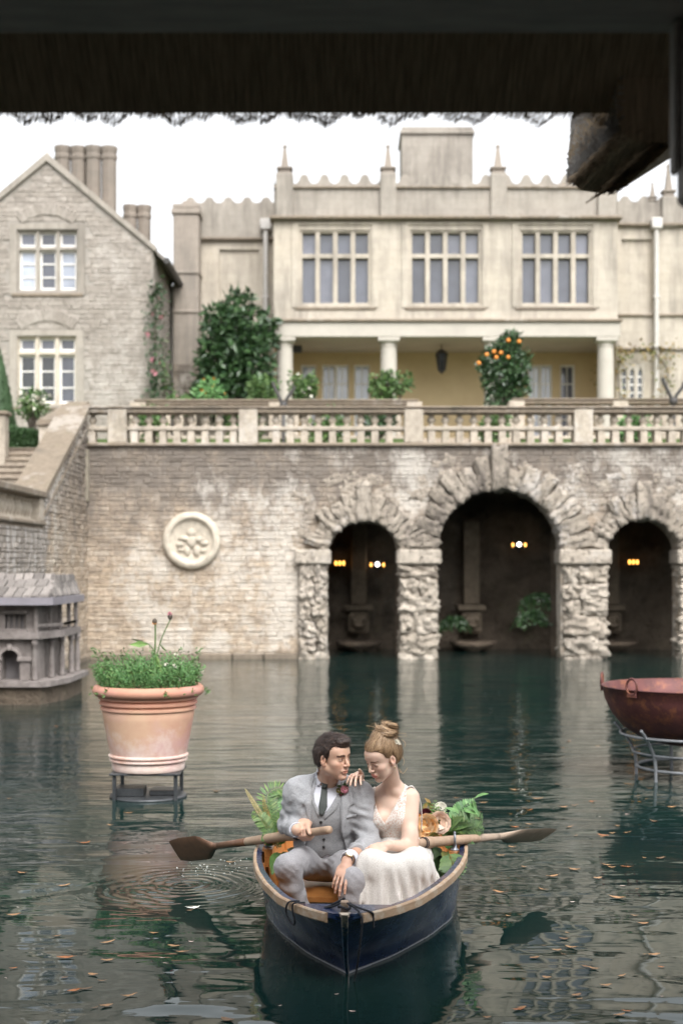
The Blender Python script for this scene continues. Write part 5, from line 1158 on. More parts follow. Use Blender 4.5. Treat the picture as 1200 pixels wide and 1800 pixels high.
for (a, b), mt in (((272, 1093), 'petal_orange'), ((299, 1084), 'petal_pink')):
    c = P(a, b, YP); t = MB(); blob(t, c, 0.022, sq=(0.9, 0.9, 1.25)); h_ = obj('thistle_head', t, 'bark', pl, True); blossoms('floret', [c + Vector((0, 0, 0.022 if mt == 'petal_pink' else -0.008))], 0.024, mt, h_, 22)
# ================================================================== rust-red iron pan on its stand
def rust_mat():
    t = NT('rusty_iron'); v = t.co(); n1 = t.noise(v, 4, 5, 0.7)
    col = t.mix(t.step(n1, 0.35, 0.65), (0.070, 0.024, 0.024), (0.135, 0.045, 0.040))
    col = t.mix(t.step(t.noise(v, 7, 5, 0.75), 0.50, 0.66, 0, 0.75), col, (0.28, 0.105, 0.045))
    col = t.mix(t.step(t.noise(t.co(scale=(2, 2, 0.6)), 4, 4), 0.52, 0.7, 0, 0.5), col, (0.07, 0.025, 0.028))
    return t.fin(col, 0.55, t.bump(t.noise(v, 18, 5, 0.7), 0.5, 0.008), Metallic=0.3)
rust_mat()
YK = 12.1; kc = Vector((PX(1216, YK), YK, 0)); KR = 158 * YK / F; kz = PZ(1207, YK)
pan = empty('iron_pan', (kc.x, YK, 0.3), 'huge rust red iron bowl with ring handles raised above the water', 'bowl')
prof = [(0.0001, -0.50), (0.22, -0.49), (0.42, -0.44), (0.58, -0.34), (0.68, -0.22), (0.735, -0.10), (KR - 0.012, 0), (KR, 0.006), (KR - 0.01, 0.012), (KR - 0.03, 0.0), (0.71, -0.10), (0.655, -0.21), (0.56, -0.32), (0.40, -0.42), (0.0001, -0.47)]
autosmooth(obj('bowl', MB().lathe(prof, 64, (kc.x, YK, kz), False), 'rusty_iron', pan), 60)
for a in (R(217), R(163), R(325), R(35)):
    c = kc + Vector((math.cos(a) * (KR - 0.006), math.sin(a) * (KR - 0.006), kz - 0.01)); tg = Vector((-math.sin(a), math.cos(a), 0)); t = MB()
    t.tube([c + tg * (0.056 * math.sin(q)) + Vector((0, 0, 0.045 - 0.066 * math.cos(q))) for q in np.linspace(0, 2 * math.pi, 25)], 0.0105, 8); obj('ring_handle', t, 'rusty_iron', pan, True)
    t = MB(); t.cbox(-0.05, 0.05, -0.008, 0.008, -0.04, 0.0, 0.004); o = obj('handle_lug', t, 'rusty_iron', None); o.location = c + Vector((0, 0, -0.005)); o.rotation_euler.z = a + math.pi / 2; o.parent = pan; o.matrix_parent_inverse = parent_inv(pan)
ps = empty('pan_stand', (kc.x, YK, 0), 'round grey steel stand with hoops carrying the rusty bowl', 'stand')
simple('grey_steel', (0.30, 0.31, 0.33), (0.16, 0.17, 0.18), 12, 0.5, 0.2, Metallic=0.3)
def hoop(r, z, rad): return MB().tube([(kc.x + r * math.cos(q), YK + r * math.sin(q), z) for q in np.linspace(0, 2 * math.pi, 49)], rad, 8, False)
for r, z, w in ((0.60, kz - 0.40, 0.012), (0.50, kz - 0.55, 0.010), (0.46, 0.09, 0.013)): obj('hoop', hoop(r, z, w), 'grey_steel', ps, True)
for k in range(6):
    a = R(200 + 60 * k + 18); u = Vector((math.cos(a), math.sin(a), 0)); t = MB()
    t.tube(rope([kc + u * 0.66 + Vector((0, 0, kz - 0.33)), kc + u * 0.58 + Vector((0, 0, kz - 0.42)), kc + u * 0.50 + Vector((0, 0, kz - 0.55)), kc + u * 0.475 + Vector((0, 0, 0.1)), kc + u * 0.47 + Vector((0, 0, -0.3))]), 0.014, 8); obj('leg', t, 'grey_steel', ps, True)
# ================================================================== little weathered water house
simple('weathered_timber', (0.27, 0.24, 0.225), (0.14, 0.12, 0.11), 9, 0.85, 0.5, rnd=0.25)
simple('weathered_shingle', (0.33, 0.305, 0.285), (0.13, 0.112, 0.10), 5, 0.9, 0.5, rnd=0.45)
simple('lead_sheet', (0.25, 0.235, 0.265), (0.19, 0.18, 0.2), 7, 0.5, 0.2)
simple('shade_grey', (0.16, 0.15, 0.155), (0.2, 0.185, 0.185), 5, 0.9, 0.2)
YD = 18.4; DX = lambda p: PX(p, YD); DZ = lambda p: PZ(p, YD)
dk_ = empty('water_house', (DX(20), YD + 0.8, 0), 'little weathered timber duck house with arched niche standing in the pool', 'duck house')
xr, xl = DX(66), DX(-110); yb_ = YD + 1.6
# platform
m = MB(); m.prism([(DX(-130), YD - 0.25), (DX(78), YD - 0.25), (DX(92), YD - 0.12), (DX(112), YD + 0.5), (DX(112), YD + 1.8), (DX(-130), YD + 1.8)], DZ(1196) - 0.07, DZ(1196), 'z'); obj('platform', m, 'weathered_timber', dk_)
m = MB(); m.prism([(DX(-125), YD - 0.18), (DX(76), YD - 0.18), (DX(102), YD + 0.5), (DX(102), YD + 1.7), (DX(-125), YD + 1.7)], -0.4, DZ(1196) - 0.072, 'z'); obj('pier_base', m, 'grotto_rock', dk_)
zp = DZ(1196); z1 = DZ(1123); z2 = DZ(1063); z3 = DZ(1050)
# lower storey: arched niche between pilasters
ax, ar = DX(18), 16 * YD / F; za_ = DZ(1158)
m = MB(); xs_ = [xl, ax - ar] + list(ax - ar * np.cos(np.linspace(0, math.pi, 15)))[1:-1] + [ax + ar, xr]
for a, b in zip(xs_[:-1], xs_[1:]):
    f = lambda x: za_ + math.sqrt(max(ar * ar - (x - ax) ** 2, 0))
    ins = ax - ar - 1e-6 <= a and b <= ax + ar + 1e-6
    m.add([(a, YD, f(a) if ins else zp), (b, YD, f(b) if ins else zp), (b, YD, z1), (a, YD, z1)], [(0, 1, 2, 3)])
    if ins: m.add([(a, YD, f(a)), (b, YD, f(b)), (b, YD + 0.25, f(b)), (a, YD + 0.25, f(a))], [(3, 2, 1, 0)])
m.add([(xr, YD, zp), (xr, yb_, zp), (xr, yb_, z1), (xr, YD, z1)], [(0, 1, 2, 3)])
for q, s in ((ax - ar, 1), (ax + ar, -1)): m.add([(q, YD, zp), (q, YD + 0.25, zp), (q, YD + 0.25, za_), (q, YD, za_)], [(0, 1, 2, 3)])
obj('lower_wall', m, 'weathered_timber', dk_, recalc=False)
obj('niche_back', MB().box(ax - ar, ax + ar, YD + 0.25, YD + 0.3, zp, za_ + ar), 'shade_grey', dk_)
m = MB(); rgs = [[(ax - math.cos(q) * (ar + o), YD + y_, za_ + math.sin(q) * (ar + o)) for o, y_ in ((0, 0), (0, -0.05), (0.045, -0.05), (0.045, 0))] for q in np.linspace(0, math.pi, 17)]; m.loft(rgs, True, True, True); m.cbox(ax - 0.03, ax + 0.03, YD - 0.07, YD, za_ + ar - 0.01, za_ + ar + 0.07, 0.01); obj('arch_moulding', m, 'weathered_timber', dk_)
for a, b in ((35, 54), (-20, 2)): m = MB(); m.cbox(DX(a), DX(b), YD - 0.035, YD, zp, DZ(1163), 0.008); m.cbox(DX(a) - 0.03, DX(b) + 0.02, YD - 0.06, YD, DZ(1163), DZ(1155), 0.01); obj('pilaster', m, 'weathered_timber', dk_)
post = MB().lathe([(0.05, 0), (0.05, 0.03), (0.035, 0.05), (0.042, 0.2), (0.035, 0.35), (0.028, 0.44), (0.045, 0.46), (0.045, z1 - zp)], 10).mesh('post', ['weathered_timber'], True)
for x, y in ((DX(62), YD - 0.04), (DX(78), YD + 0.45), (DX(86), YD + 0.85), (DX(93), YD + 1.25), (DX(95), YD + 1.6)): inst('post', post, dk_, (x, y, zp))
m = MB(); m.prism([(xl, YD - 0.1), (DX(70), YD - 0.1), (DX(100), YD + 0.5), (DX(100), YD + 1.7), (xl, YD + 1.7)], z1, z1 + 0.09, 'z'); obj('cornice', m, 'weathered_timber', dk_)
# upper storey: window panel and gallery of slats
m = MB(); holed(m, xl, xr, z1 + 0.09, z2, YD + 0.02, [(DX(8), DX(45), DZ(1105), DZ(1080))], 0.12); m.add([(xr, YD + 0.02, z1 + 0.09), (xr, yb_, z1 + 0.09), (xr, yb_, z2), (xr, YD + 0.02, z2)], [(0, 1, 2, 3)]); obj('upper_wall', m, 'weathered_timber', dk_, recalc=False)
obj('window_panel', MB().box(DX(8), DX(45), YD + 0.13, YD + 0.16, DZ(1105), DZ(1080)), 'shade_grey', dk_)
for k in range(4): x = DX(8) + (DX(45) - DX(8)) * (k + 0.5) / 4; obj('window_slat', MB().box(x - 0.012, x + 0.012, YD + 0.09, YD + 0.129, DZ(1105), DZ(1080)), 'weathered_timber', dk_)
for q_ in (1112, 1079): obj('window_trim', MB().cbox(DX(4), DX(49), YD - 0.03, YD + 0.018, DZ(q_), DZ(q_ - 6), 0.006), 'weathered_timber', dk_)
sl_ = MB().cbox(-0.025, 0.025, -0.025, 0.025, 0, z2 - z1 - 0.09, 0.006).mesh('slat', ['weathered_timber'])
for x, y in ((DX(64), YD - 0.02), (DX(75), YD + 0.45), (DX(84), YD + 0.8), (DX(91), YD + 1.15), (DX(95), YD + 1.5)): inst('slat', sl_, dk_, (x, y, z1 + 0.09))
m = MB(); rg = []
for x, y in ((DX(64), YD - 0.02), (DX(97), YD + 0.5), (DX(97), YD + 1.6)): rg.append([(x, y, z1 + 0.15), (x, y + 0.03, z1 + 0.15), (x, y + 0.03, z1 + 0.19), (x, y, z1 + 0.19)])
m.loft(rg, True, True, True); obj('gallery_rail', m, 'weathered_timber', dk_)
m = MB(); m.prism([(xl - 0.1, YD - 0.28), (DX(98), YD - 0.20), (DX(106), YD + 0.4), (DX(104), YD + 1.8), (xl - 0.1, YD + 1.8)], z2, z3, 'z'); obj('lead_ledge', m, 'lead_sheet', dk_)
# steep bell-cast shingled roof
def roof_ring(f):                              # f 0 at the eave, 1 at the top
    w = 1 - f; k = w ** 1.7
    x1_ = DX(84) + (DX(96) - DX(84)) * k; y0_ = YD + 0.45 - 0.62 * k; return x1_, y0_
nrow = 3; zt_ = DZ(1012)
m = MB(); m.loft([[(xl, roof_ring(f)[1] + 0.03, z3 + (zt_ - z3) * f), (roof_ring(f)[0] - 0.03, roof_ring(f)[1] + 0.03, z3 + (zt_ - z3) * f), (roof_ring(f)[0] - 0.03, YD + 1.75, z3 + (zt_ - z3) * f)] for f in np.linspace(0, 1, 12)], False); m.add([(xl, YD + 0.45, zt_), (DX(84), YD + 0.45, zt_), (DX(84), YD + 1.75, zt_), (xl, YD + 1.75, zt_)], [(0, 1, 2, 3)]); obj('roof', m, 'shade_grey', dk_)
shm = [MB().stone(-0.5, 0.5, 0, -0.5, 0.5, 1, 0.05, 0.05).mesh('shingle', ['weathered_shingle']) for _ in range(6)]
for r_ in range(nrow):
    f = (r_ + 0.5) / nrow; f0, f1 = r_ / nrow, (r_ + 1) / nrow; xa, ya = roof_ring(f); h = (zt_ - z3) / nrow; sy = roof_ring(f1)[1] - roof_ring(f0)[1]; sx = roof_ring(f0)[0] - roof_ring(f1)[0]
    x = xl; zc2 = z3 + (zt_ - z3) * f
    while x < xa - 0.02:
        w = min(random.uniform(0.08, 0.15), xa - x); inst('shingle', random.choice(shm), dk_, (x + w / 2, ya + 0.02, zc2), (-math.atan2(sy, h), 0, 0), (w - 0.01, random.uniform(0.03, 0.055), math.hypot(h, sy) * 1.1)); x += w
    y = ya
    while y < YD + 1.7:
        w = random.uniform(0.1, 0.16); inst('shingle', random.choice(shm), dk_, (xa - 0.02, y + w / 2, zc2), (-math.atan2(sx, h), 0, math.pi / 2), (w - 0.01, random.uniform(0.03, 0.055), math.hypot(h, sx) * 1.1)); y += w
# ================================================================== people: smooth-blended distance fields meshed as one continuous surface
_LAT = np.random.default_rng(99).uniform(-1, 1, (40, 40, 40)).astype(np.float32)
def vnoise(x, y, z):
    """smooth lattice noise, vectorised"""
    x, y, z = np.broadcast_arrays(x, y, z); i = [np.floor(q).astype(np.int32) for q in (x, y, z)]; t = [q - k for q, k in zip((x, y, z), i)]; t = [q * q * (3 - 2 * q) for q in t]; i = [k % 39 for k in i]; out = 0
    for a in (0, 1):
        for b in (0, 1):
            for c in (0, 1): out = out + _LAT[i[0] + a, i[1] + b, i[2] + c] * (t[0] if a else 1 - t[0]) * (t[1] if b else 1 - t[1]) * (t[2] if c else 1 - t[2])
    return out
def wob(p, amp, k, seed):
    """soft irregular relief for cloth: stretched folds in two directions"""
    k = k / 5.0; o = seed * 3.7; x, y, z = p
    return amp * (1.3 * vnoise(x * k + z * k * 0.5 + o, y * k * 0.6 + o, z * k - x * k * 0.6) + 0.6 * vnoise(x * k * 2.3 - z * k + o, y * k * 1.3, z * k * 2.1 + x * k + o))
class SDF:
    def __init__(s, lo, hi, h):
        s.h = h; s.lo = np.array(lo, np.float32); n = np.ceil((np.array(hi) - np.array(lo)) / h).astype(int) + 1; s.n = n
        s.f = np.full(n, 0.2, np.float32)
    def sl(s, a, b, m):
        i0 = np.maximum(np.floor((np.asarray(a) - m - s.lo) / s.h).astype(int), 0); i1 = np.minimum(np.ceil((np.asarray(b) + m - s.lo) / s.h).astype(int) + 1, s.n)
        if np.any(i1 <= i0): return None, None
        ax = [s.lo[k] + s.h * np.arange(i0[k], i1[k], dtype=np.float32) for k in range(3)]
        return tuple(slice(i0[k], i1[k]) for k in range(3)), (ax[0][:, None, None], ax[1][None, :, None], ax[2][None, None, :])
    def put(s, sl, d, k, op):
        f = s.f[sl]
        if op == 'add': hh = np.clip(0.5 + 0.5 * (f - d) / k, 0, 1); s.f[sl] = f + (d - f) * hh - k * hh * (1 - hh)
        elif op == 'sub': d = -d; hh = np.clip(0.5 - 0.5 * (f - d) / k, 0, 1); s.f[sl] = f + (d - f) * hh + k * hh * (1 - hh)
    def cone(s, a, b, ra, rb, k=0.02, op='add', w=None):
        """tapered round limb from a to b; w = (amp, freq) wrinkles across it"""
        a, b = np.array(a, float), np.array(b, float); R_ = max(ra, rb); sl, p = s.sl(np.minimum(a, b) - R_, np.maximum(a, b) + R_, k + 3 * s.h)
        if sl is None: return s
        d = b - a; L2 = d @ d; q = [p[i] - a[i] for i in range(3)]
        t = np.clip((q[0] * d[0] + q[1] * d[1] + q[2] * d[2]) / L2, 0, 1)
        dist = np.sqrt((q[0] - t * d[0]) ** 2 + (q[1] - t * d[1]) ** 2 + (q[2] - t * d[2]) ** 2) - (ra + (rb - ra) * t)
        if w: dist = dist + w[0] * np.sin(t * w[1] + 3 * np.sin(q[0] * 23 + q[2] * 17 + q[1] * 11)) * np.sqrt(np.maximum(np.sin(np.pi * t), 0))
        s.put(sl, dist, k, op); return s
    def ell(s, c, r, rot=None, k=0.02, op='add'):
        c = np.array(c, float); r = np.array(r, float); R_ = r.max(); sl, p = s.sl(c - R_, c + R_, k + 3 * s.h)
        if sl is None: return s
        q = [p[i] - c[i] for i in range(3)]
        if rot is not None: M = np.array(rot); q = [q[0] * M[0, i] + q[1] * M[1, i] + q[2] * M[2, i] for i in range(3)]   # columns of rot are the axes
        k0 = np.sqrt((q[0] / r[0]) ** 2 + (q[1] / r[1]) ** 2 + (q[2] / r[2]) ** 2); k1 = np.sqrt((q[0] / r[0] ** 2) ** 2 + (q[1] / r[1] ** 2) ** 2 + (q[2] / r[2] ** 2) ** 2)
        s.put(sl, k0 * (k0 - 1) / np.maximum(k1, 1e-6), k, op); return s
    def grid(s):
        ax = [s.lo[k] + s.h * np.arange(s.n[k], dtype=np.float32) for k in range(3)]; return ax[0][:, None, None], ax[1][None, :, None], ax[2][None, None, :]
    def net(s):
        """naive surface nets"""
        f = s.f; f[0] = f[-1] = 1; f[:, 0] = f[:, -1] = 1; f[:, :, 0] = f[:, :, -1] = 1
        ins = f < 0; c = ins[:-1, :-1, :-1].astype(np.int8)
        cnt = np.zeros(tuple(s.n - 1), np.int8)
        for i in (0, 1):
            for j in (0, 1):
                for k in (0, 1): cnt += ins[i:s.n[0] - 1 + i, j:s.n[1] - 1 + j, k:s.n[2] - 1 + k]
        I, J, K = np.nonzero((cnt > 0) & (cnt < 8)); N = len(I)
        idx = np.full(tuple(s.n - 1), -1, np.int32); idx[I, J, K] = np.arange(N)
        cor = [(i, j, k) for i in (0, 1) for j in (0, 1) for k in (0, 1)]; val = np.stack([f[I + i, J + j, K + k] for i, j, k in cor], 1)
        acc = np.zeros((N, 3)); w = np.zeros(N)
        for x in range(8):
            for y in range(x + 1, 8):
                if sum(abs(cor[x][q] - cor[y][q]) for q in range(3)) != 1: continue
                m = (val[:, x] < 0) != (val[:, y] < 0); t = val[m, x] / (val[m, x] - val[m, y]); a = np.array(cor[x], float); b = np.array(cor[y], float)
                acc[m] += a + (b - a) * t[:, None]; w[m] += 1
        v = s.lo + s.h * (np.stack([I, J, K], 1) + acc / w[:, None])
        quads = []
        for ax in range(3):
            sa = [slice(None)] * 3; sb = [slice(None)] * 3; sa[ax] = slice(0, -1); sb[ax] = slice(1, None)
            A = ins[tuple(sa)]; B = ins[tuple(sb)]; e = np.nonzero(A != B); fl = A[e]; e = [q.copy() for q in e]; u, w_ = (ax + 1) % 3, (ax + 2) % 3
            def cell(du, dw): q = [x.copy() for x in e]; q[u] += du; q[w_] += dw; return idx[q[0], q[1], q[2]]
            Q = np.stack([cell(-1, -1), cell(0, -1), cell(0, 0), cell(-1, 0)], 1); Q[~fl] = Q[~fl][:, ::-1]; quads.append(Q)
        return v, np.concatenate(quads)
def net_obj(name, sdf, mat, parent=None, tint=None, relax=1):
    v, q = sdf.net(); ok = (q >= 0).all(1); q = q[ok]
    if relax:
        e = np.concatenate([q[:, [0, 1]], q[:, [1, 2]], q[:, [2, 3]], q[:, [3, 0]]])
        for _ in range(relax):
            acc = np.zeros_like(v); n = np.zeros(len(v)); np.add.at(acc, e[:, 0], v[e[:, 1]]); np.add.at(acc, e[:, 1], v[e[:, 0]]); np.add.at(n, e[:, 0], 1); np.add.at(n, e[:, 1], 1)
            v = v * 0.5 + 0.5 * acc / np.maximum(n, 1)[:, None]
    me = bpy.data.meshes.new(name); me.vertices.add(len(v)); me.vertices.foreach_set('co', v.astype(np.float32).ravel())
    me.loops.add(len(q) * 4); me.loops.foreach_set('vertex_index', q.astype(np.int32).ravel()); me.polygons.add(len(q)); me.polygons.foreach_set('loop_start', np.arange(0, len(q) * 4, 4, dtype=np.int32))
    me.update(calc_edges=True); me.validate(); me.polygons.foreach_set('use_smooth', [True] * len(me.polygons))
    me.materials.append(MATS[mat])
    if tint is not None:
        ca = me.color_attributes.new('tint', 'FLOAT_COLOR', 'POINT'); ca.data.foreach_set('color', np.concatenate([tint(v), np.ones((len(v), 1))], 1).astype(np.float32).ravel())
    me.update(); return link(name, me, parent)
def poly2d(px, pz, poly):
    """signed distance to a polygon in the x-z plane, negative inside"""
    poly = np.array(poly, float); d = np.full(np.broadcast(px, pz).shape, 1e9); ins = np.zeros(d.shape, bool); n = len(poly)
    for i in range(n):
        a, b = poly[i], poly[(i + 1) % n]; e = b - a; wx, wz = px - a[0], pz - a[1]; t = np.clip((wx * e[0] + wz * e[1]) / (e @ e), 0, 1)
        d = np.minimum(d, np.hypot(wx - t * e[0], wz - t * e[1])); c = ((a[1] > pz) != (b[1] > pz)) & (px < (b[0] - a[0]) * (pz - a[1]) / (b[1] - a[1] + 1e-12) + a[0]); ins ^= c
    return np.where(ins, -d, d)
def frame(yaw, pitch, roll):
    """columns: forward, subject's left, up; yaw 0 faces the camera, positive turns to image right"""
    y, p, r = R(yaw), R(pitch), R(roll); f = Vector((math.sin(y) * math.cos(p), -math.cos(y) * math.cos(p), math.sin(p))); l = Vector((math.cos(y), math.sin(y), 0)); u = f.cross(l); u = -u if u.z < 0 else u
    q = Matrix.Rotation(r, 3, f); l = q @ l; u = q @ u
    return np.array([[f.x, l.x, u.x], [f.y, l.y, u.y], [f.z, l.z, u.z]])
class Head:
    def __init__(s, c, yaw, pitch, roll, sc=1.0, fem=False): s.c = np.array(c); s.M = frame(yaw, pitch, roll); s.k = sc; s.fem = fem
    def w(s, f, l, u): return s.c + s.M @ (np.array([f, l, u]) * s.k)
    def loc(s, v): return ((v - s.c) @ s.M) / s.k
    def build(s, S):
        k = s.k; w = s.w; M = s.M; fem = s.fem; E = lambda c, r, kk=0.012, op='add': S.ell(w(*c), np.array(r) * k, M, kk * k, op); C = lambda a, b, ra, rb, kk=0.012, op='add': S.cone(w(*a), w(*b), ra * k, rb * k, kk * k, op)
        jw = 0.047 if fem else 0.054
        E((-0.018, 0, 0.034), (0.098, 0.075, 0.084)); E((0.026, 0, -0.028), (0.060, 0.060, 0.080), 0.03)
        E((0.045, 0, 0.045), (0.046, 0.058, 0.045), 0.03)
        for q in (-1, 1):
            C((-0.012, q * jw, -0.050), (0.058, q * 0.017, -0.100), 0.020, 0.017, 0.02); E((0.052, q * 0.040, -0.026), (0.025, 0.022, 0.020), 0.02)
        for q in (-1, 1): E((0.044, q * 0.030, -0.058), (0.030, 0.024, 0.034), 0.02)
        E((0.068, 0, -0.101), (0.020, 0.022 if not fem else 0.016, 0.018), 0.014)
        C((0.076, -0.032, 0.020), (0.076, 0.032, 0.020), 0.011 if not fem else 0.007, 0.011 if not fem else 0.007, 0.016)
        for q in (-1, 1): E((0.094, q * 0.031, 0.002), (0.017, 0.019, 0.013), 0.012, 'sub')
        for q in (-1, 1):
            E((0.070, q * 0.031, 0.000), (0.0155, 0.0165, 0.0135), 0.004)               # lids over the eyeball
        C((0.083, 0, 0.012), (0.106, 0, -0.030), 0.0085, 0.0105 if not fem else 0.009, 0.009); 
        for q in (-1, 1): E((0.094, q * 0.0105, -0.035), (0.010, 0.0075, 0.007), 0.006)
        E((0.079, 0, -0.064), (0.014, 0.026, 0.014), 0.012)
        E((0.0885, 0, -0.0605), (0.0085, 0.0225, 0.0055 if not fem else 0.0065), 0.004); E((0.0865, 0, -0.0735), (0.0095, 0.0195, 0.007 if not fem else 0.008), 0.004)
        C((0.100, -0.02, -0.0668), (0.100, 0.02, -0.0668), 0.0035, 0.0035, 0.003, 'sub')
        for q in (-1, 1):
            E((-0.012, q * 0.076, -0.008), (0.020, 0.009, 0.032), 0.006); E((-0.006, q * 0.083, -0.006), (0.009, 0.006, 0.016), 0.004, 'sub'); E((-0.006, q * 0.073, -0.034), (0.010, 0.008, 0.011), 0.006)
    def tint(s, v, brow, lip):
        p = s.loc(v); n = len(v); col = np.ones((n, 3)); f, l, u = p[:, 0], np.abs(p[:, 1]), p[:, 2]; front = f > 0.045
        def g(m, c): col[:] = col * (1 - m[:, None]) + np.array(c) * m[:, None]
        # everything is a factor on the skin colour
        g(0.45 * np.exp(-(((l - 0.045) / 0.018) ** 2 + ((u + 0.032) / 0.018) ** 2)) * front, (1.0, 0.74, 0.68))
        g(0.35 * np.exp(-((l / 0.012) ** 2 + ((u + 0.032) / 0.012) ** 2)) * (f > 0.09), (1, 0.75, 0.7)); g(0.5 * (np.exp(-(((f + 0.01) / 0.02) ** 2 + ((u + 0.008) / 0.03) ** 2)) * (l > 0.07)), (1.0, 0.70, 0.62))
        lw = 0.024; m = ((l < lw) & (f > 0.07) & (np.abs(u + 0.067) < (0.0125 if s.fem else 0.0105) * np.sqrt(np.maximum(1 - (l / lw) ** 2, 0)))).astype(float); g(m, lip)
        g(((l < 0.024) & (f > 0.075) & (np.abs(u + 0.0668) < 0.0018)) * 0.75, (0.35, 0.15, 0.13))
        bu = 0.0215 + 0.10 * (l - 0.012) - 2.4 * np.maximum(l - 0.035, 0) ** 1.5
        th = 0.0048 if not s.fem else 0.0034
        g(brow[3] * ((np.abs(u - bu) < th * (1.25 - 8 * np.maximum(l - 0.03, 0))) & (l > 0.011) & (l < 0.053) & (f > 0.04)), brow[:3])
        if brow[4]: g(brow[4] * smoothstep(0.02, 0.06, f) * (u < -0.045) * (1 - smoothstep(0.0, 0.012, -(np.hypot(l / 0.03, (u + 0.067) / 0.014) - 1) * 0.01)) * 0.6 + 0 * f, (0.78, 0.72, 0.72))
        # eyes: dark lash line, white, iris
        eu = s.eye[0]; ew = 0.0145
        el = l - 0.031; ins = (np.abs(el) < ew) & (f > 0.055)
        op = s.eye[1] * np.sqrt(np.maximum(1 - (el / ew) ** 2, 0))
        white = ins & (np.abs(u - eu) < op); g(white * 0.9, (0.95, 1.05, 1.15))
        gx = s.eye[2]; side = np.sign(p[:, 1]); ir = white & ((side * el - gx) ** 2 + (u - eu - 0.0005) ** 2 < 0.0056 ** 2); g(ir * 0.95, (0.10, 0.08, 0.07))
        lash = ins & (u - eu > op * 0.8 - 0.0004) & (u - eu < op + 0.0028); g(lash * s.eye[3], (0.16, 0.11, 0.10))
        low = ins & (u - eu < -op * 0.8) & (u - eu > -op - 0.0016); g(low * 0.45, (0.5, 0.36, 0.32))
        crease = (np.abs(el) < 0.017) & (f > 0.055) & (np.abs(u - eu - op - 0.0062) < 0.0014); g(crease * 0.35, (0.55, 0.42, 0.38))
        return col
def hand(S, wrist, d, n, size, curls, spread=0.10, thumb=(0.5, 0.6), mirror=1, k=0.0045):
    """palm with four jointed fingers and a thumb. d: along the hand, n: back-of-hand normal, curls: per-finger bends, mirror: thumb side"""
    wrist = np.array(wrist, float); d = np.array(d, float); d /= np.linalg.norm(d); n = np.array(n, float); n -= d * (n @ d); n /= np.linalg.norm(n); t = np.cross(d, n) * mirror; z = size
    M = np.stack([d, t, n], 1); at = lambda a, b, c: wrist + (d * a + t * b + n * c) * z
    S.ell(at(0.047, 0.0, 0.0), np.array((0.050, 0.040, 0.0145)) * z, M, 0.008); S.ell(at(0.075, 0.004, 0.001), np.array((0.022, 0.039, 0.0125)) * z, M, 0.008); S.cone(at(-0.02, 0, 0), at(0.03, 0, 0), 0.023 * z, 0.022 * z, 0.012)
    base = [(0.088, 0.030), (0.094, 0.010), (0.090, -0.010), (0.080, -0.028)]; ln = [(0.043, 0.026, 0.021), (0.047, 0.030, 0.022), (0.044, 0.027, 0.021), (0.035, 0.021, 0.019)]; rad = [0.0082, 0.0085, 0.0081, 0.0072]
    tips = []
    for i in range(4):
        p = at(base[i][0], base[i][1], 0.002); a = 0.0; yaw = (base[i][1] / 0.03) * spread; rr = rad[i]
        for j in range(3):
            a += curls[i][j]; dr = (d * math.cos(a) - n * math.sin(a)); dr = dr * math.cos(yaw) + t * math.sin(yaw); q = p + dr * ln[i][j] * z
            S.cone(p, q, rr * z, rr * 0.93 * z, k); p = q; rr *= 0.93
        tips.append(p)
    p = at(0.022, 0.024, -0.004); dr = d * math.cos(thumb[0]) * 0.9 + t * math.sin(thumb[0]) - n * thumb[1] * 0.5; dr /= np.linalg.norm(dr); q = p + dr * 0.044 * z; S.cone(p, q, 0.0145 * z, 0.0112 * z, 0.008)
    dr2 = dr + d * 0.5 - n * thumb[1] * 0.5 - t * 0.25; dr2 /= np.linalg.norm(dr2); q2 = q + dr2 * 0.032 * z; S.cone(q, q2, 0.0110 * z, 0.0098 * z, k); q3 = q2 + (dr2 + d * 0.2) / np.linalg.norm(dr2 + d * 0.2) * 0.024 * z; S.cone(q2, q3, 0.0098 * z, 0.0082 * z, k)
    return tips
# ---------------------------------------------------------------- materials for people
def skin_mat(name, c):
    t = NT(name); at = t.n('ShaderNodeVertexColor', layer_name='tint').outputs[0]; v = t.co()
    col = t.mix(t.step(t.noise(v, 30, 4), 0.3, 0.7), tuple(q * 0.93 for q in c), c); col = t.mix(1.0, col, at, 'MULTIPLY')
    return t.fin(col, 0.48, t.bump(t.noise(v, 260, 3), 0.06, 0.002), Subsurface_Weight=0.12, Subsurface_Radius=(0.012, 0.004, 0.002), Subsurface_Scale=0.6)
skin_mat('skin_tan', (0.64, 0.405, 0.295)); skin_mat('skin_fair', (0.70, 0.49, 0.385))
def cloth_mat(name, c, fine=420, amt=0.25, rough=0.85, crease=0.16, sheen=0.15):
    t = NT(name); v = t.co(); wv = t.noise(t.co(scale=(1, 1, 3)), fine, 3, 0.8); sl = t.noise(v, 28, 5, 0.7)
    col = t.mix(t.step(wv, 0.3, 0.7), tuple(q * (1 - amt) for q in c), tuple(q * (1 + amt) for q in c)); col = t.mix(t.step(sl, 0.3, 0.7, 0, 0.25), col, tuple(q * 0.8 for q in c))
    h = t.math('ADD', t.math('MULTIPLY', t.noise(t.co(scale=(1, 1, 1.6)), 14, 3, 0.55, 0.7), 1.0), t.math('MULTIPLY', wv, 0.04))
    return t.fin(col, rough, t.bump(h, crease, 0.02), Sheen_Weight=sheen)
cloth_mat('grey_tweed', (0.355, 0.36, 0.375), 190, 0.42, crease=0.24); cloth_mat('grey_waistcoat', (0.295, 0.30, 0.31), 190, 0.42); cloth_mat('grey_trouser', (0.325, 0.32, 0.335), 190, 0.35, crease=0.26)
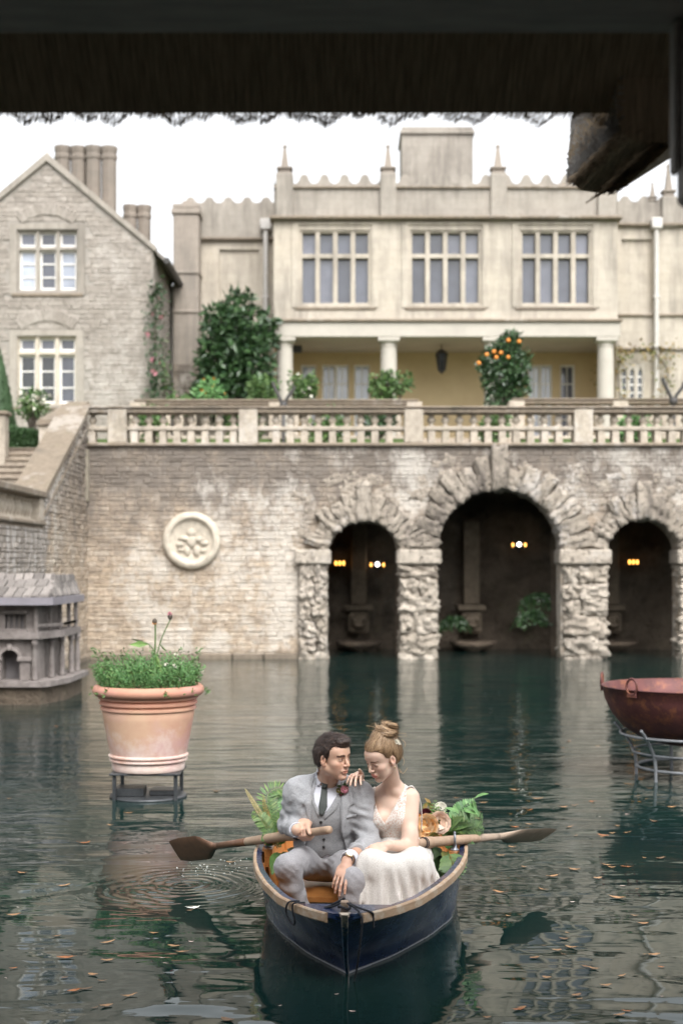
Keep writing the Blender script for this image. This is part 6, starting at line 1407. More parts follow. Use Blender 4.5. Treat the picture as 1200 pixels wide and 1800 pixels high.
cloth_mat('white_shirt', (0.72, 0.73, 0.80), 500, 0.03, 0.7, 0.2); cloth_mat('olive_tie', (0.065, 0.075, 0.07), 600, 0.3, 0.7, 0.1)
cloth_mat('jacket_edge', (0.16, 0.165, 0.18)); simple('horn_button', (0.03, 0.028, 0.028), (0.02, 0.018, 0.018), 50, 0.35, 0.1)
def hair_mat(name, c1, c2):
    t = NT(name); at = t.n('ShaderNodeVertexColor', layer_name='tint').outputs[0]; x = t.xyz(at)[0]
    col = t.mix(x, c1, c2); return t.fin(col, 0.5, t.bump(t.math('ADD', x, t.noise(t.co(), 180, 3)), 0.35, 0.003), Sheen_Weight=0.05)
hair_mat('hair_brown', (0.012, 0.007, 0.006), (0.055, 0.030, 0.022)); hair_mat('hair_blonde', (0.15, 0.085, 0.042), (0.44, 0.29, 0.165))
t_ = NT('hair_strand_brown'); t_.fin(t_.ramp(t_.rand(), [(0, (0.010, 0.006, 0.005)), (0.6, (0.045, 0.026, 0.019)), (1, (0.10, 0.062, 0.045))]), 0.45)
t_ = NT('hair_strand_blonde'); t_.fin(t_.ramp(t_.rand(), [(0, (0.12, 0.068, 0.034)), (0.55, (0.30, 0.19, 0.10)), (1, (0.58, 0.41, 0.25))]), 0.42)
def strands(src, n, L, dirf, lift, mat, parent, w=0.0006, seed=1, keep=None, jit=0.16):
    """fine hair laid over the hair mass: tapered ribbons that follow dirf along the surface and lift at the tip"""
    g = np.random.default_rng(seed); me = src.data; N = len(me.vertices); co = np.empty(N * 3, np.float32); me.vertices.foreach_get('co', co); co = co.reshape(-1, 3).astype(float); nm = np.empty(N * 3, np.float32); me.vertices.foreach_get('normal', nm); nm = nm.reshape(-1, 3).astype(float)
    i = g.integers(0, N, n)
    if keep is not None: i = i[keep(co[i])]
    p = co[i]; m = nm[i]; d = dirf(p); d = d / (np.linalg.norm(d, axis=1)[:, None] + 1e-9) + g.normal(0, jit, p.shape); d -= m * (d * m).sum(1)[:, None]; d /= np.linalg.norm(d, axis=1)[:, None] + 1e-9; s = np.cross(d, m); l = L * g.uniform(0.5, 1.3, (len(p), 1)); lf = lift * np.abs(g.normal(0.5, 0.6, (len(p), 1)))
    wd = s * w; a = p + m * 0.0006; b = p + d * l * 0.5 + m * (0.0012 - l * l * 1.0) + m * lf * 0.35; c = p + d * l + m * (lf - l * l * 3.2)
    v = np.stack([a - wd, a + wd, b + wd, b - wd, c + wd * 0.4, c - wd * 0.4], 1).reshape(-1, 3); f = (np.array([[0, 1, 2, 3], [3, 2, 4, 5]])[None] + (np.arange(len(p)) * 6)[:, None, None]).reshape(-1, 4)
    q = bpy.data.meshes.new('hair_strands'); q.from_pydata(v.tolist(), [], f.tolist()); q.materials.append(MATS[mat]); q.update(); o = link('hair_strands', q, parent); o['kind'] = 'stuff'; return o
def lace_mat(name, base, under, sc, dens):
    t = NT(name); v = t.co(); n = t.noise(v, sc * 0.5, 3, 0.6, 1.2); vo = t.voro(t.n('ShaderNodeVectorMath', {0: v, 1: (0, 0, 0)}, operation='ADD').outputs[0], sc, 'DISTANCE_TO_EDGE'); sw = t.math('SINE', t.math('MULTIPLY', n, 46.0))
    m = t.math('MAXIMUM', t.step(vo, 0.10, 0.04), t.step(sw, -0.05, 0.35)); m = t.math('MAXIMUM', m, dens); col = t.mix(m, under, base)
    return t.fin(col, 0.8, t.bump(t.math('ADD', m, t.math('MULTIPLY', t.noise(v, 16, 3), 1.2)), 0.3, 0.006), Sheen_Weight=0.2)
lace_mat('lace_bodice', (0.72, 0.69, 0.65), (0.56, 0.37, 0.29), 62, 0.12); lace_mat('lace_skirt', (0.70, 0.68, 0.645), (0.55, 0.52, 0.485), 90, 0.15)
simple('gold_metal', (0.75, 0.6, 0.4), (0.7, 0.55, 0.35), 20, 0.25, 0.05, Metallic=0.9); simple('pearl', (0.75, 0.76, 0.78), (0.6, 0.65, 0.7), 40, 0.2, 0.1); simple('watch_face', (0.75, 0.73, 0.70), (0.7, 0.68, 0.65), 20, 0.3, 0.05); simple('black_leather', (0.02, 0.02, 0.022), (0.03, 0.03, 0.03), 30, 0.5, 0.2)
A = lambda px_, py_, Y: np.array(P(px_, py_, Y))
# ================================================================== the man
YM = 7.30
man = empty('person', bp(1.2, -0.2, 0.15), 'man in pale grey tweed three piece suit seated in the boat gripping an oar', 'person')
mh = Head(A(586, 1331, 7.17), 50, -4, 3, 0.915); mh.eye = (0.0005, 0.0042, 0.004, 0.85)
ms_r, ms_l = A(520, 1393, 7.28), A(634, 1400, 7.24); neck = A(576, 1382, 7.26)
ch = A(573, 1424, 7.28); be = A(571, 1475, 7.32); pe = A(573, 1512, 7.38)
mel_r, mwr_r = A(506, 1452, 7.33), A(521, 1459, 7.145); mel_l, mwr_l = A(650, 1482, 7.20), A(611, 1512, 6.93)
hip_r, hip_l = A(545, 1512, 7.36), A(600, 1514, 7.36); kn_r, kn_l = A(505, 1524, 6.95), A(619, 1549, 6.88); an_r, an_l = A(524, 1600, 7.0), A(612, 1622, 6.86)
def man_torso(S, o, k=0.05):
    S.ell(ch, (0.172 + o, 0.112 + o, 0.150 + o), None, k); S.ell(be, (0.148 + o, 0.108 + o, 0.120 + o), None, k); S.ell(pe, (0.160 + o, 0.12 + o, 0.10 + o), None, k)
    S.cone(ms_r + (0.02, 0.02, -0.005), neck + (0, 0.03, 0.0), 0.060 + o, 0.052 + o, k * 0.9); S.cone(ms_l + (-0.02, 0.02, -0.005), neck + (0, 0.03, 0.0), 0.060 + o, 0.052 + o, k * 0.9)
S = SDF((-0.52, 6.60, -0.12), (0.30, 7.62, 1.06), 0.0032)
man_torso(S, -0.012)
S.cone(ms_r, mel_r, 0.048, 0.040, 0.03); S.cone(mel_r, mwr_r, 0.040, 0.026, 0.02); S.cone(ms_l, mel_l, 0.048, 0.040, 0.03); S.cone(mel_l, mwr_l, 0.040, 0.027, 0.02)
for a, b, c in ((hip_r, kn_r, an_r), (hip_l, kn_l, an_l)): S.cone(a, b, 0.075, 0.052, 0.03); S.cone(b, c, 0.050, 0.036, 0.02); S.cone(c, c + (0.0, -0.11, -0.025), 0.034, 0.028, 0.02)
mh.build(S); S.cone(mh.w(-0.028, 0, -0.055), neck + (0.0, 0.02, 0.01), 0.056, 0.060, 0.022)
S.cone(mh.w(0.0, 0.02, -0.09), neck + (0.01, -0.02, 0.0), 0.022, 0.02, 0.02)
# right hand closed round the oar grip
od = np.array((OL[1] - OL[0]).normalized()); oc = np.array(OL[0]) + od * ((A(540, 1466, 7.15) - np.array(OL[0])) @ od); 
hd = np.array((0.80, -0.42, 0.02)); hn = np.array((-0.05, -0.55, 0.80))
hn = hn - od * (hn @ od); hn /= np.linalg.norm(hn); fd = np.cross(od, hn); fd = fd if fd[1] < 0 else -fd
kn0 = oc + hn * 0.036 - fd * 0.008                 # knuckle line lies over the shaft
hw = kn0 - (fd * 0.6 - od * 0.45) * 0.085 + hn * 0.004
for i in range(4):
    b = oc - od * (0.030 - 0.021 * i) + hn * 0.030 - fd * 0.016; S.cone(hw + fd * 0.01, b, 0.017, 0.0115, 0.012)
    p = b; rr = 0.0098
    for th, Lr in ((0.45, 0.030), (1.45, 0.031), (2.6, 0.031), (3.5, 0.026)):
        q = oc - od * (0.030 - 0.021 * i) + (hn * math.cos(th) + fd * math.sin(th)) * Lr; S.cone(p, q, rr, rr * 0.95, 0.0035); p = q; rr *= 0.96
S.ell((hw + kn0) / 2, (0.036, 0.036, 0.022), None, 0.014)
tb = hw - od * 0.02 * 1.0 + fd * 0.012; t1 = oc - od * 0.056 + fd * 0.012 + hn * 0.024; t2 = oc - od * 0.070 + fd * 0.026 + hn * 0.008; S.cone(tb, t1, 0.014, 0.0115, 0.008); S.cone(t1, t2, 0.0112, 0.0095, 0.004)
S.cone(mwr_r, hw, 0.027, 0.022, 0.015)
# left hand hanging relaxed over the knee
ml_tips = hand(S, mwr_l + np.array((-0.006, -0.02, -0.012)), A(589, 1566, 6.775) - mwr_l, (-0.20, -0.86, 0.46), 0.95, [(0.28, 0.30, 0.22), (0.32, 0.34, 0.25), (0.38, 0.36, 0.25), (0.46, 0.36, 0.25)], 0.10, (0.30, 0.9), mirror=-1)
S.cone(mwr_l, mwr_l + np.array((-0.006, -0.02, -0.012)), 0.027, 0.025, 0.01)
def man_tint(v):
    c = mh.tint(v, (0.09, 0.06, 0.055, 0.92, 1.0), (0.90, 0.56, 0.56)); return c
net_obj('body', S, 'skin_tan', man, man_tint, 1)
# hair
def hair_cap(H, h, off, line, mat, name, parent, streak, tint, seed, relax=1, extra=None):
    S = SDF(H.c - 0.19, H.c + 0.19, h); k = H.k; off_ = off
    S.ell(H.w(-0.018, 0, 0.036), np.array((0.100 + off, 0.077 + off, 0.086 + off)) * k, H.M, 0.02); S.ell(H.w(-0.035, 0, -0.01), np.array((0.078 + off * 0.8, 0.070 + off * 0.6, 0.075)) * k, H.M, 0.03)
    S.ell(H.w(0.040, 0, 0.052), np.array((0.050 + off, 0.060 + off, 0.046 + off)) * k, H.M, 0.03)
    if extra: extra(S)
    X, Y, Z = S.grid(); p = np.stack(np.broadcast_arrays(X, Y, Z), -1).reshape(-1, 3); q = H.loc(p); fl = q[:, 0].reshape(S.n); ll = q[:, 1].reshape(S.n); ul = q[:, 2].reshape(S.n)
    S.f += streak(fl, ll, ul).astype(np.float32); hz = np.interp(fl, line[0], line[1]) + 0.0012 * np.sin(ll * 330 + fl * 200); side = line[2](fl, ll, ul)
    S.f += ((1 - smoothstep(0.0, 0.032, ul - hz - side)) * off * k * 0.85).astype(np.float32)      # hair thins out towards the hairline
    S.f = np.maximum(S.f, (hz - ul + side).astype(np.float32) * 0.75)
    return net_obj(name, S, mat, parent, tint, relax)
line_m = ([-0.13, -0.06, -0.035, -0.022, -0.014, 0.012, 0.024, 0.036, 0.052, 0.062, 0.10], [-0.085, -0.080, -0.072, -0.030, 0.012, 0.000, 0.020, 0.046, 0.058, 0.063, 0.070], lambda f, l, u: 0.018 * smoothstep(0.03, 0.06, np.abs(l)) * (f > 0.03))
def quiff(S): S.ell(mh.w(0.045, 0.0, 0.096), np.array((0.048, 0.046, 0.018)) * mh.k, mh.M, 0.02); S.ell(mh.w(0.0, 0.01, 0.112), np.array((0.064, 0.052, 0.014)) * mh.k, mh.M, 0.02)
mhair = hair_cap(mh, 0.0028, 0.006, line_m, 'hair_brown', 'hair', man, lambda f, l, u: 0.0030 * vnoise(l * 190 + f * 30, f * 40 + 9, u * 60) + 0.0014 * vnoise(l * 330, f * 110, u * 90 + 5), lambda v: np.repeat(np.clip(0.45 + 0.7 * vnoise(mh.loc(v)[:, 1] * 210 + mh.loc(v)[:, 0] * 30, mh.loc(v)[:, 0] * 45, mh.loc(v)[:, 2] * 60), 0, 1)[:, None], 3, 1), 3, 1, quiff)
strands(mhair, 5200, 0.022, lambda p: np.tile(mh.M @ np.array((0.55, 0.75, -0.1)), (len(p), 1)) * (mh.loc(p)[:, 2:3] > 0.055) + np.tile(mh.M @ np.array((-0.25, 0, -1.0)), (len(p), 1)) * (mh.loc(p)[:, 2:3] <= 0.055), 0.004, 'hair_strand_brown', man, 0.0007, 5)
# trousers
S = SDF((-0.48, 6.58, -0.13), (0.28, 7.60, 0.58), 0.0055)
S.ell(pe, (0.178, 0.135, 0.112), None, 0.05)
for a, b, c in ((hip_r, kn_r, an_r), (hip_l, kn_l, an_l)):
    S.cone(a, b, 0.090, 0.062, 0.045); S.cone(b, c, 0.062, 0.053, 0.028, w=(0.003, 16)); S.cone(c, c + (0, 0, -0.06), 0.062, 0.064, 0.02)
X, Y, Z = S.grid(); S.f += wob((X, Y, Z), 0.0034, 55, 5).astype(np.float32) + wob((X, Y, Z), 0.0020, 150, 8).astype(np.float32)
for q, amp in ((kn_r, 1), (kn_l, 0.8), (A(572, 1512, 7.18), 1.2)):     # creases gathering behind the knees and at the lap
    d = np.sqrt((X - q[0]) ** 2 + (Y - q[1]) ** 2 + (Z - q[2]) ** 2); S.f += (amp * 0.0022 * np.exp(-(d / 0.07) ** 2) * np.sin((X - q[0]) * 70 + (Z - q[2]) * 150 + (Y - q[1]) * 40 + 5 * np.sin((X - q[0]) * 14))).astype(np.float32)
net_obj('trousers', S, 'grey_trouser', man, None, 1)
# shoes
for c, nm in ((an_r, 'shoe'), (an_l, 'shoe')):
    S = SDF(c - 0.22, c + 0.16, 0.006); S.cone(c + (0, 0.02, -0.035), c + (0, -0.13, -0.030), 0.040, 0.034, 0.02); S.ell(c + np.array((0, -0.06, -0.03)), (0.042, 0.11, 0.032), None, 0.02); net_obj(nm, S, 'black_leather', man, None, 1)
# shirt, waistcoat, jacket: nested shells of the same torso, cut open at the front
YF = 7.18; W2 = lambda pts: [(PX(a, YF), PZ(b, YF)) for a, b in pts]
def shell(o, h=0.005, lo=(-0.50, 7.02, 0.22), hi=(0.28, 7.62, 0.86)):
    S = SDF(lo, hi, h); man_torso(S, o); return S
def cut(S, poly, ymax=None, keep=False, k=0.004):
    X, Y, Z = S.grid(); d = poly2d(X[:, 0, :], Z[0, 0][None], poly) if False else poly2d(X[:, 0, :].reshape(-1, 1), Z.reshape(1, -1), poly); d = d[:, None, :]
    if ymax is not None: d = np.maximum(d, Y - ymax)
    S.f = np.maximum(S.f, (d if keep else -d)).astype(np.float32)
S = shell(0.000); S.cone(neck + (0, 0.02, 0.0), neck + (0.004, 0.012, 0.045), 0.066, 0.0665, 0.012); X, Y, Z = S.grid()
pl_n = np.array((0.10, -0.42, 0.9)); c0 = neck + np.array((0.0, -0.03, 0.052)); S.f = np.maximum(S.f, ((X - c0[0]) * pl_n[0] + (Y - c0[1]) * pl_n[1] + (Z - c0[2]) * pl_n[2]).astype(np.float32)); net_obj('shirt', S, 'white_shirt', man)
S = shell(0.007); cut(S, W2([(546, 1300), (549, 1388), (553, 1412), (566, 1434), (580, 1418), (597, 1392), (606, 1300)]), 7.30); cut(S, W2([(480, 1350), (480, 1560), (545, 1514), (556, 1507), (566, 1514), (575, 1507), (600, 1516), (680, 1560), (680, 1350)]), None, True)
X, Y, Z = S.grid(); S.f += wob((X, Y, Z), 0.0014, 80, 15).astype(np.float32); net_obj('waistcoat', S, 'grey_waistcoat', man)
S = shell(0.019)
S.cone(ms_r, mel_r, 0.060, 0.048, 0.04, w=(0.003, 15)); S.cone(mel_r, mwr_r - (mwr_r - mel_r) * 0.12, 0.050, 0.040, 0.025, w=(0.0035, 14)); S.cone(ms_l, mel_l, 0.061, 0.050, 0.045, w=(0.0045, 19)); S.cone(mel_l, mwr_l - (mwr_l - mel_l) * 0.16, 0.051, 0.042, 0.025, w=(0.004, 17))
S.cone(neck + (0, 0.03, -0.005), neck + (0.0, 0.03, 0.028), 0.075, 0.071, 0.02)
S.ell(A(640, 1465, 7.28), (0.035, 0.09, 0.10), None, 0.04)
cut(S, W2([(556, 1290), (552, 1372), (545, 1410), (541, 1450), (539, 1478), (530, 1510), (520, 1560), (632, 1560), (622, 1524), (611, 1500), (602, 1470), (599, 1440), (600, 1412), (603, 1384), (600, 1290)]), 7.285)
X, Y, Z = S.grid(); S.f = np.maximum(S.f, ((X - neck[0]) * 0.05 + (Y - neck[1]) * -0.75 + (Z - neck[2] - 0.045) * 0.75 - 0.9 * np.maximum(np.abs(X - neck[0]) - 0.085, 0)).astype(np.float32))
S.f = np.maximum(S.f, (0.285 - Z).astype(np.float32)); S.f += wob((X, Y, Z), 0.0055, 75, 25).astype(np.float32) + wob((X, Y, Z), 0.0022, 170, 26).astype(np.float32)
q = A(640, 1440, 7.2)
S.f += (0.0022 * np.exp(-((X - q[0]) / 0.05) ** 2) * np.exp(-((Z - q[2]) / 0.09) ** 2) * np.sin((Z - q[2]) * 170 + (X - q[0]) * 60)).astype(np.float32); q = A(500, 1425, 7.25); S.f += (0.0018 * np.exp(-((X - q[0]) / 0.06) ** 2 - ((Z - q[2]) / 0.08) ** 2) * np.sin((Z - q[2]) * 110 - (X - q[0]) * 60)).astype(np.float32)
jk = net_obj('jacket', S, 'grey_tweed', man)
# small clothing pieces laid on those surfaces by casting onto them
from mathutils.bvhtree import BVHTree
def bvh(os_):
    vs, fs = [], []
    for o in os_:
        n0 = len(vs); vs += [v.co.copy() for v in o.data.vertices]; fs += [[n0 + i for i in p.vertices] for p in o.data.polygons]
    return BVHTree.FromPolygons(vs, fs)
def drape(poly_px, T, off, th, n=9, Y=YF, ymax=7.6):
    """a thin quilted panel following the cloth below: poly given by left and right edges in order"""
    L, Rr = poly_px; rows = []
    for i in range(n):
        f = i / (n - 1) * (len(L) - 1); k = min(int(f), len(L) - 2); t = f - k; a = Vector(P(L[k][0] + (L[k + 1][0] - L[k][0]) * t, L[k][1] + (L[k + 1][1] - L[k][1]) * t, Y)); b = Vector(P(Rr[k][0] + (Rr[k + 1][0] - Rr[k][0]) * t, Rr[k][1] + (Rr[k + 1][1] - Rr[k][1]) * t, Y)); row = []
        for j in range(5):
            q = a.lerp(b, j / 4); h = T.ray_cast(Vector((q.x, 6.5, q.z)), Vector((0, 1, 0)))
            y = h[0].y if h[0] is not None else (row[-1].y + off if row else Y); row.append(Vector((q.x, y - off, q.z)))
        rows.append(row)
    m = MB(); fr = [r for r in rows]; N = len(rows); vs = [p for r in rows for p in r] + [p + Vector((0, th, 0)) for r in rows for p in r]; o = N * 5; fs = []
    for i in range(N - 1):
        for j in range(4): a = i * 5 + j; fs += [(a, a + 1, a + 6, a + 5), (o + a + 5, o + a + 6, o + a + 1, o + a)]
    bd = [j for j in range(5)] + [i * 5 + 4 for i in range(1, N)] + [(N - 1) * 5 + j for j in (3, 2, 1, 0)] + [i * 5 for i in range(N - 2, 0, -1)]
    for x, y in zip(bd, bd[1:] + bd[:1]): fs.append((x, y, o + y, o + x))
    return m.add(vs, fs)
Tm = bvh([o for o in man.children if o.name.split('.')[0] in ('jacket', 'waistcoat', 'shirt')])
for L, Rr, nm in (([(553, 1372), (545, 1392), (532, 1412), (536, 1418), (544, 1452), (543, 1462)], [(559, 1368), (553, 1390), (547, 1410), (546, 1420), (546, 1452), (544, 1463)], 'lapel'), ([(602, 1380), (600, 1398), (598, 1416), (598, 1430), (599, 1455), (600, 1468)], [(609, 1378), (618, 1396), (622, 1412), (614, 1418), (604, 1455), (601, 1469)], 'lapel')):
    obj(nm, drape((L, Rr), Tm, 0.0055, 0.005, 16), 'grey_tweed', man, True)
for L, Rr in (([(550, 1388), (553, 1410), (563, 1430)], [(547, 1388), (548, 1412), (560, 1438)]), ([(598, 1392), (582, 1416), (569, 1432)], [(603, 1396), (590, 1424), (570, 1441)])):
    obj('waistcoat_lapel', drape((L, Rr), Tm, 0.003, 0.003, 9), 'grey_waistcoat', man, True)
tie = obj('tie', drape(([(565, 1384), (563, 1400), (560, 1418), (562, 1432)], [(575, 1385), (575, 1400), (575, 1418), (567, 1434)]), Tm, 0.008, 0.008, 10), 'olive_tie', man, True)
t = MB(); kq = drape(([(564, 1374), (565, 1380), (566, 1387)], [(578, 1374), (576, 1381), (574, 1387)]), Tm, 0.014, 0.014, 5); obj('tie_knot', kq, 'olive_tie', tie, True)
for L, Rr in (([(557, 1351), (556, 1362), (556, 1376), (557, 1384)], [(560, 1352), (565, 1366), (567, 1375), (560, 1383)]), ([(577, 1374), (583, 1374), (590, 1380), (596, 1387)], [(590, 1367), (596, 1368), (598, 1374), (598, 1387)])):
    obj('collar', drape((L, Rr), Tm, 0.012, 0.006, 8), 'white_shirt', man, True)
for a, b in ((564, 1445), (568, 1461), (569, 1477), (569, 1491)):
    c = P(a, b, YF); h = Tm.ray_cast(Vector((c.x, 6.5, c.z)), Vector((0, 1, 0)))[0]; t = MB()
    if h: t.loft([[(h.x + r * math.cos(q), h.y - y_, h.z + r * math.sin(q)) for q in np.linspace(0, 6.28, 11)[:-1]] for r, y_ in ((0.0075, -0.002), (0.0075, 0.003), (0.0055, 0.005), (0.001, 0.004))]); obj('button', t, 'horn_button', man, True)
obj('breast_pocket', drape(([(603, 1436), (603, 1440)], [(626, 1431), (626, 1436)]), Tm, 0.004, 0.004, 3), 'grey_tweed', man, True)
# cuffs and watch
def cuff(c, d, r, L, mat, name, th=0.004):
    d = Vector(d).normalized(); c = Vector(c); x = d.orthogonal().normalized(); y = d.cross(x); m = MB()
    m.loft([[c + d * z + (x * math.cos(q) + y * math.sin(q)) * rr for q in np.linspace(0, 2 * math.pi, 21)[:-1]] for z, rr in ((0, r), (L, r * 0.97), (L, r * 0.97 - th), (0, r - th))]); m2 = m; n = 20; o = 0
    m.f += [(3 * n + j, 3 * n + (j + 1) % n, (j + 1) % n, j) for j in range(n)]; m.mi += [0] * n
    return obj(name, m, mat, man, True)
dr_ = mwr_r - mel_r; dl_ = mwr_l - mel_l
cuff(mwr_r - dr_ / np.linalg.norm(dr_) * 0.035, dr_, 0.039, 0.040, 'white_shirt', 'shirt_cuff'); cuff(mwr_l - dl_ / np.linalg.norm(dl_) * 0.045, dl_, 0.041, 0.036, 'white_shirt', 'shirt_cuff')
wc = mwr_l + dl_ / np.linalg.norm(dl_) * 0.006; cuff(wc - dl_ / np.linalg.norm(dl_) * 0.009, dl_, 0.0305, 0.018, 'black_leather', 'watch_strap')
n_ = Vector((-0.15, -0.9, 0.42)).normalized(); n_ = (n_ - Vector(dl_).normalized() * n_.dot(Vector(dl_).normalized())).normalized(); x = n_.orthogonal().normalized(); y = n_.cross(x); cw = Vector(wc) + n_ * 0.026
t = MB(); t.loft([[cw + n_ * z + (x * math.cos(q) + y * math.sin(q)) * r for q in np.linspace(0, 2 * math.pi, 25)[:-1]] for r, z in ((0.018, 0), (0.0195, 0.004), (0.0195, 0.009), (0.0172, 0.0105))], True, True); wt = obj('watch_case', t, 'gold_metal', man, True)
t = MB(); t.add([cw + n_ * 0.0104 + (x * math.cos(q) + y * math.sin(q)) * 0.0174 for q in np.linspace(0, 2 * math.pi, 25)[:-1]], [tuple(range(24))]); obj('watch_dial', t, 'watch_face', wt)
# boutonniere pinned to the lapel
c = P(604, 1392, YF); h = Tm.ray_cast(Vector((c.x, 6.5, c.z)), Vector((0, 1, 0)))[0] or c
bt = obj('boutonniere_stem', MB().tube([h + Vector((0, -0.012, 0.0)), h + Vector((-0.004, -0.014, -0.05))], 0.004, 6), 'stem_green', man)
g_ = np.random.default_rng(5)
def rosette(name, c, r, mat, parent, n=26, seed=1, face=(0, -1, 0.25)):
    """a rose: cupped petals in rings"""
    f = Vector(face).normalized(); x = f.orthogonal().normalized(); y = f.cross(x); m = MB(); c = Vector(c)
    for k in range(n):
        a = k * 2.4; rr = r * math.sqrt((k + 0.5) / n); tilt = 0.45 + 0.85 * (rr / r); d = x * math.cos(a) + y * math.sin(a); tg = f.cross(d); b = c + d * rr * 0.35
        tip = b + (d * math.sin(tilt) + f * math.cos(tilt)) * r * 0.75; mid = b.lerp(tip, 0.55) + d * r * 0.10
        w = r * (0.30 + 0.35 * rr / r); m.add([b, mid + tg * w, tip + tg * w * 0.45, tip - tg * w * 0.45, mid - tg * w, mid + d * r * 0.06], [(0, 1, 5), (1, 2, 5), (2, 3, 5), (3, 4, 5), (4, 0, 5)])
    return obj(name, m, mat, parent, True, recalc=False)
rosette('pink_bloom', h + Vector((0.004, -0.022, 0.012)), 0.020, 'petal_pink', bt, 24); rosette('wine_bloom', h + Vector((-0.014, -0.018, -0.012)), 0.010, 'petal_wine', bt, 14); rosette('pale_bloom', h + Vector((-0.026, -0.014, 0.004)), 0.013, 'leaf_autumn', bt, 16); rosette('cream_bloom', h + Vector((0.012, -0.016, -0.020)), 0.011, 'petal_blush', bt, 14)
pos = [h + Vector((random.uniform(-0.015, 0.012), -0.012, random.uniform(-0.03, 0.02))) for _ in range(26)]; leafcloud('sprig', [tuple(p) for p in pos], [(random.uniform(-0.6, 0.4), -0.3, random.choice((1, 0.8, -0.9))) for _ in pos], 0.034, 0.010, 'leaf_mid', bt, 0, 0.4, 4)
# ================================================================== the woman
wom = empty('person', bp(1.2, 0.25, 0.15), 'woman in white lace wedding dress with blonde bun seated beside the man', 'person')
wh = Head(A(671, 1332, 7.13), -52, -24, -3, 0.90, True); wh.eye = (-0.0030, 0.0022, 0.0, 0.95)
wn_ = A(690, 1386, 7.24); wch = A(689, 1428, 7.29); wwa = A(694, 1472, 7.33); wpe = A(700, 1508, 7.36)
ws_l, wel_l, wwr_l = A(722, 1403, 7.27), A(720, 1488, 7.16), A(679, 1487, 6.99)
ws_r, wel_r, wwr_r = A(648, 1405, 7.36), A(650, 1440, 7.50), A(632, 1374, 7.36)
wk_r, wk_l = A(655, 1524, 6.93), A(728, 1526, 6.95); wa_r, wa_l = A(655, 1620, 6.90), A(725, 1620, 6.92)
def w_torso(S, o, k=0.045):
    S.ell(wch, (0.118 + o, 0.088 + o, 0.125 + o), frame(-18, 0, 0)[:, [1, 0, 2]], k); S.ell(wwa, (0.098 + o, 0.080 + o, 0.10 + o), None, k); S.ell(wpe, (0.150 + o, 0.115 + o, 0.095 + o), None, k)
    for px_ in (668, 703): S.ell(A(px_, 1440, 7.225 if px_ < 690 else 7.23), (0.048 + o, 0.046 + o, 0.046 + o), None, 0.03)
    S.cone(ws_l + (-0.02, 0.01, 0.004), wn_ + (0, 0.04, -0.004), 0.043 + o, 0.042 + o, k * 0.9); S.cone(ws_r + (0.02, 0.0, 0.004), wn_ + (0, 0.04, -0.004), 0.043 + o, 0.042 + o, k * 0.9)
S = SDF((0.0, 6.62, -0.12), (0.50, 7.68, 1.10), 0.0032)
w_torso(S, 0.0)
S.cone(ws_l, wel_l, 0.044, 0.036, 0.03); S.cone(wel_l, wwr_l, 0.036, 0.0225, 0.02); S.ell(wel_l.tolist() + 0 * wel_l + (0, 0, 0.04), (0.04, 0.04, 0.06), None, 0.03)
S.cone(ws_r, wel_r, 0.042, 0.036, 0.03); S.cone(wel_r, wwr_r, 0.034, 0.0225, 0.02)
for a, b, c in ((A(680, 1508, 7.34), wk_r, wa_r), (A(720, 1508, 7.34), wk_l, wa_l)): S.cone(a, b, 0.07, 0.048, 0.03); S.cone(b, c, 0.046, 0.032, 0.02)
wh.build(S); S.cone(wh.w(-0.030, 0, -0.050), wn_ + (0.0, 0.03, 0.0), 0.042, 0.045, 0.022); S.cone(wn_ + (0.01, -0.01, -0.015), ws_l + (-0.05, -0.02, 0.012), 0.016, 0.015, 0.02)
wl_t = hand(S, wwr_l, (-0.78, -0.30, -0.16), (-0.15, -0.62, 0.78), 0.88, [(0.35, 0.75, 0.5), (0.42, 0.85, 0.5), (0.50, 0.9, 0.5), (0.55, 0.9, 0.5)], 0.10, (0.35, 0.9), mirror=-1)
# hand laid over the man's shoulder from behind
sh_top = A(622, 1368, 7.22)
wr_t = hand(S, A(630, 1364, 7.27), (-0.20, -0.95, 0.14), (0.05, 0.15, 1.0), 0.88, [(0.30, 0.50, 0.30), (0.32, 0.52, 0.30), (0.36, 0.52, 0.30), (0.40, 0.5, 0.3)], 0.18, (0.12, -0.7), mirror=-1)
S.cone(wwr_r, A(630, 1364, 7.27), 0.0225, 0.021, 0.012)
def w_tint(v): return wh.tint(v, (0.26, 0.18, 0.13, 0.85, 0.0), (0.92, 0.50, 0.52))
net_obj('body', S, 'skin_fair', wom, w_tint, 1)
# hair swept up into a bun
bun = wh.w(-0.066, 0.010, 0.118)
def w_extra(S): S.cone(wh.w(-0.03, 0.004, 0.105), bun, 0.050, 0.040, 0.03); S.ell(wh.w(-0.075, 0, 0.02), np.array((0.055, 0.062, 0.07)) * wh.k, wh.M, 0.03)
bl_ = wh.loc(bun[None])[0]
def ang(f, l, u):
    """angle round the axis from the face to the bun: strands run along it"""
    ax = bl_ / np.linalg.norm(bl_); e1 = np.cross(ax, (0, 1, 0)); e1 /= np.linalg.norm(e1); e2 = np.cross(ax, e1); return np.arctan2(f * e1[0] + l * e1[1] + u * e1[2], f * e2[0] + l * e2[1] + u * e2[2])
line_w = ([-0.13, -0.07, -0.045, -0.030, -0.018, 0.004, 0.02, 0.038, 0.055, 0.066, 0.10], [-0.070, -0.070, -0.060, -0.020, 0.010, 0.010, 0.020, 0.046, 0.066, 0.077, 0.088], lambda f, l, u: 0.012 * smoothstep(0.03, 0.06, np.abs(l)) * (f > 0.03))
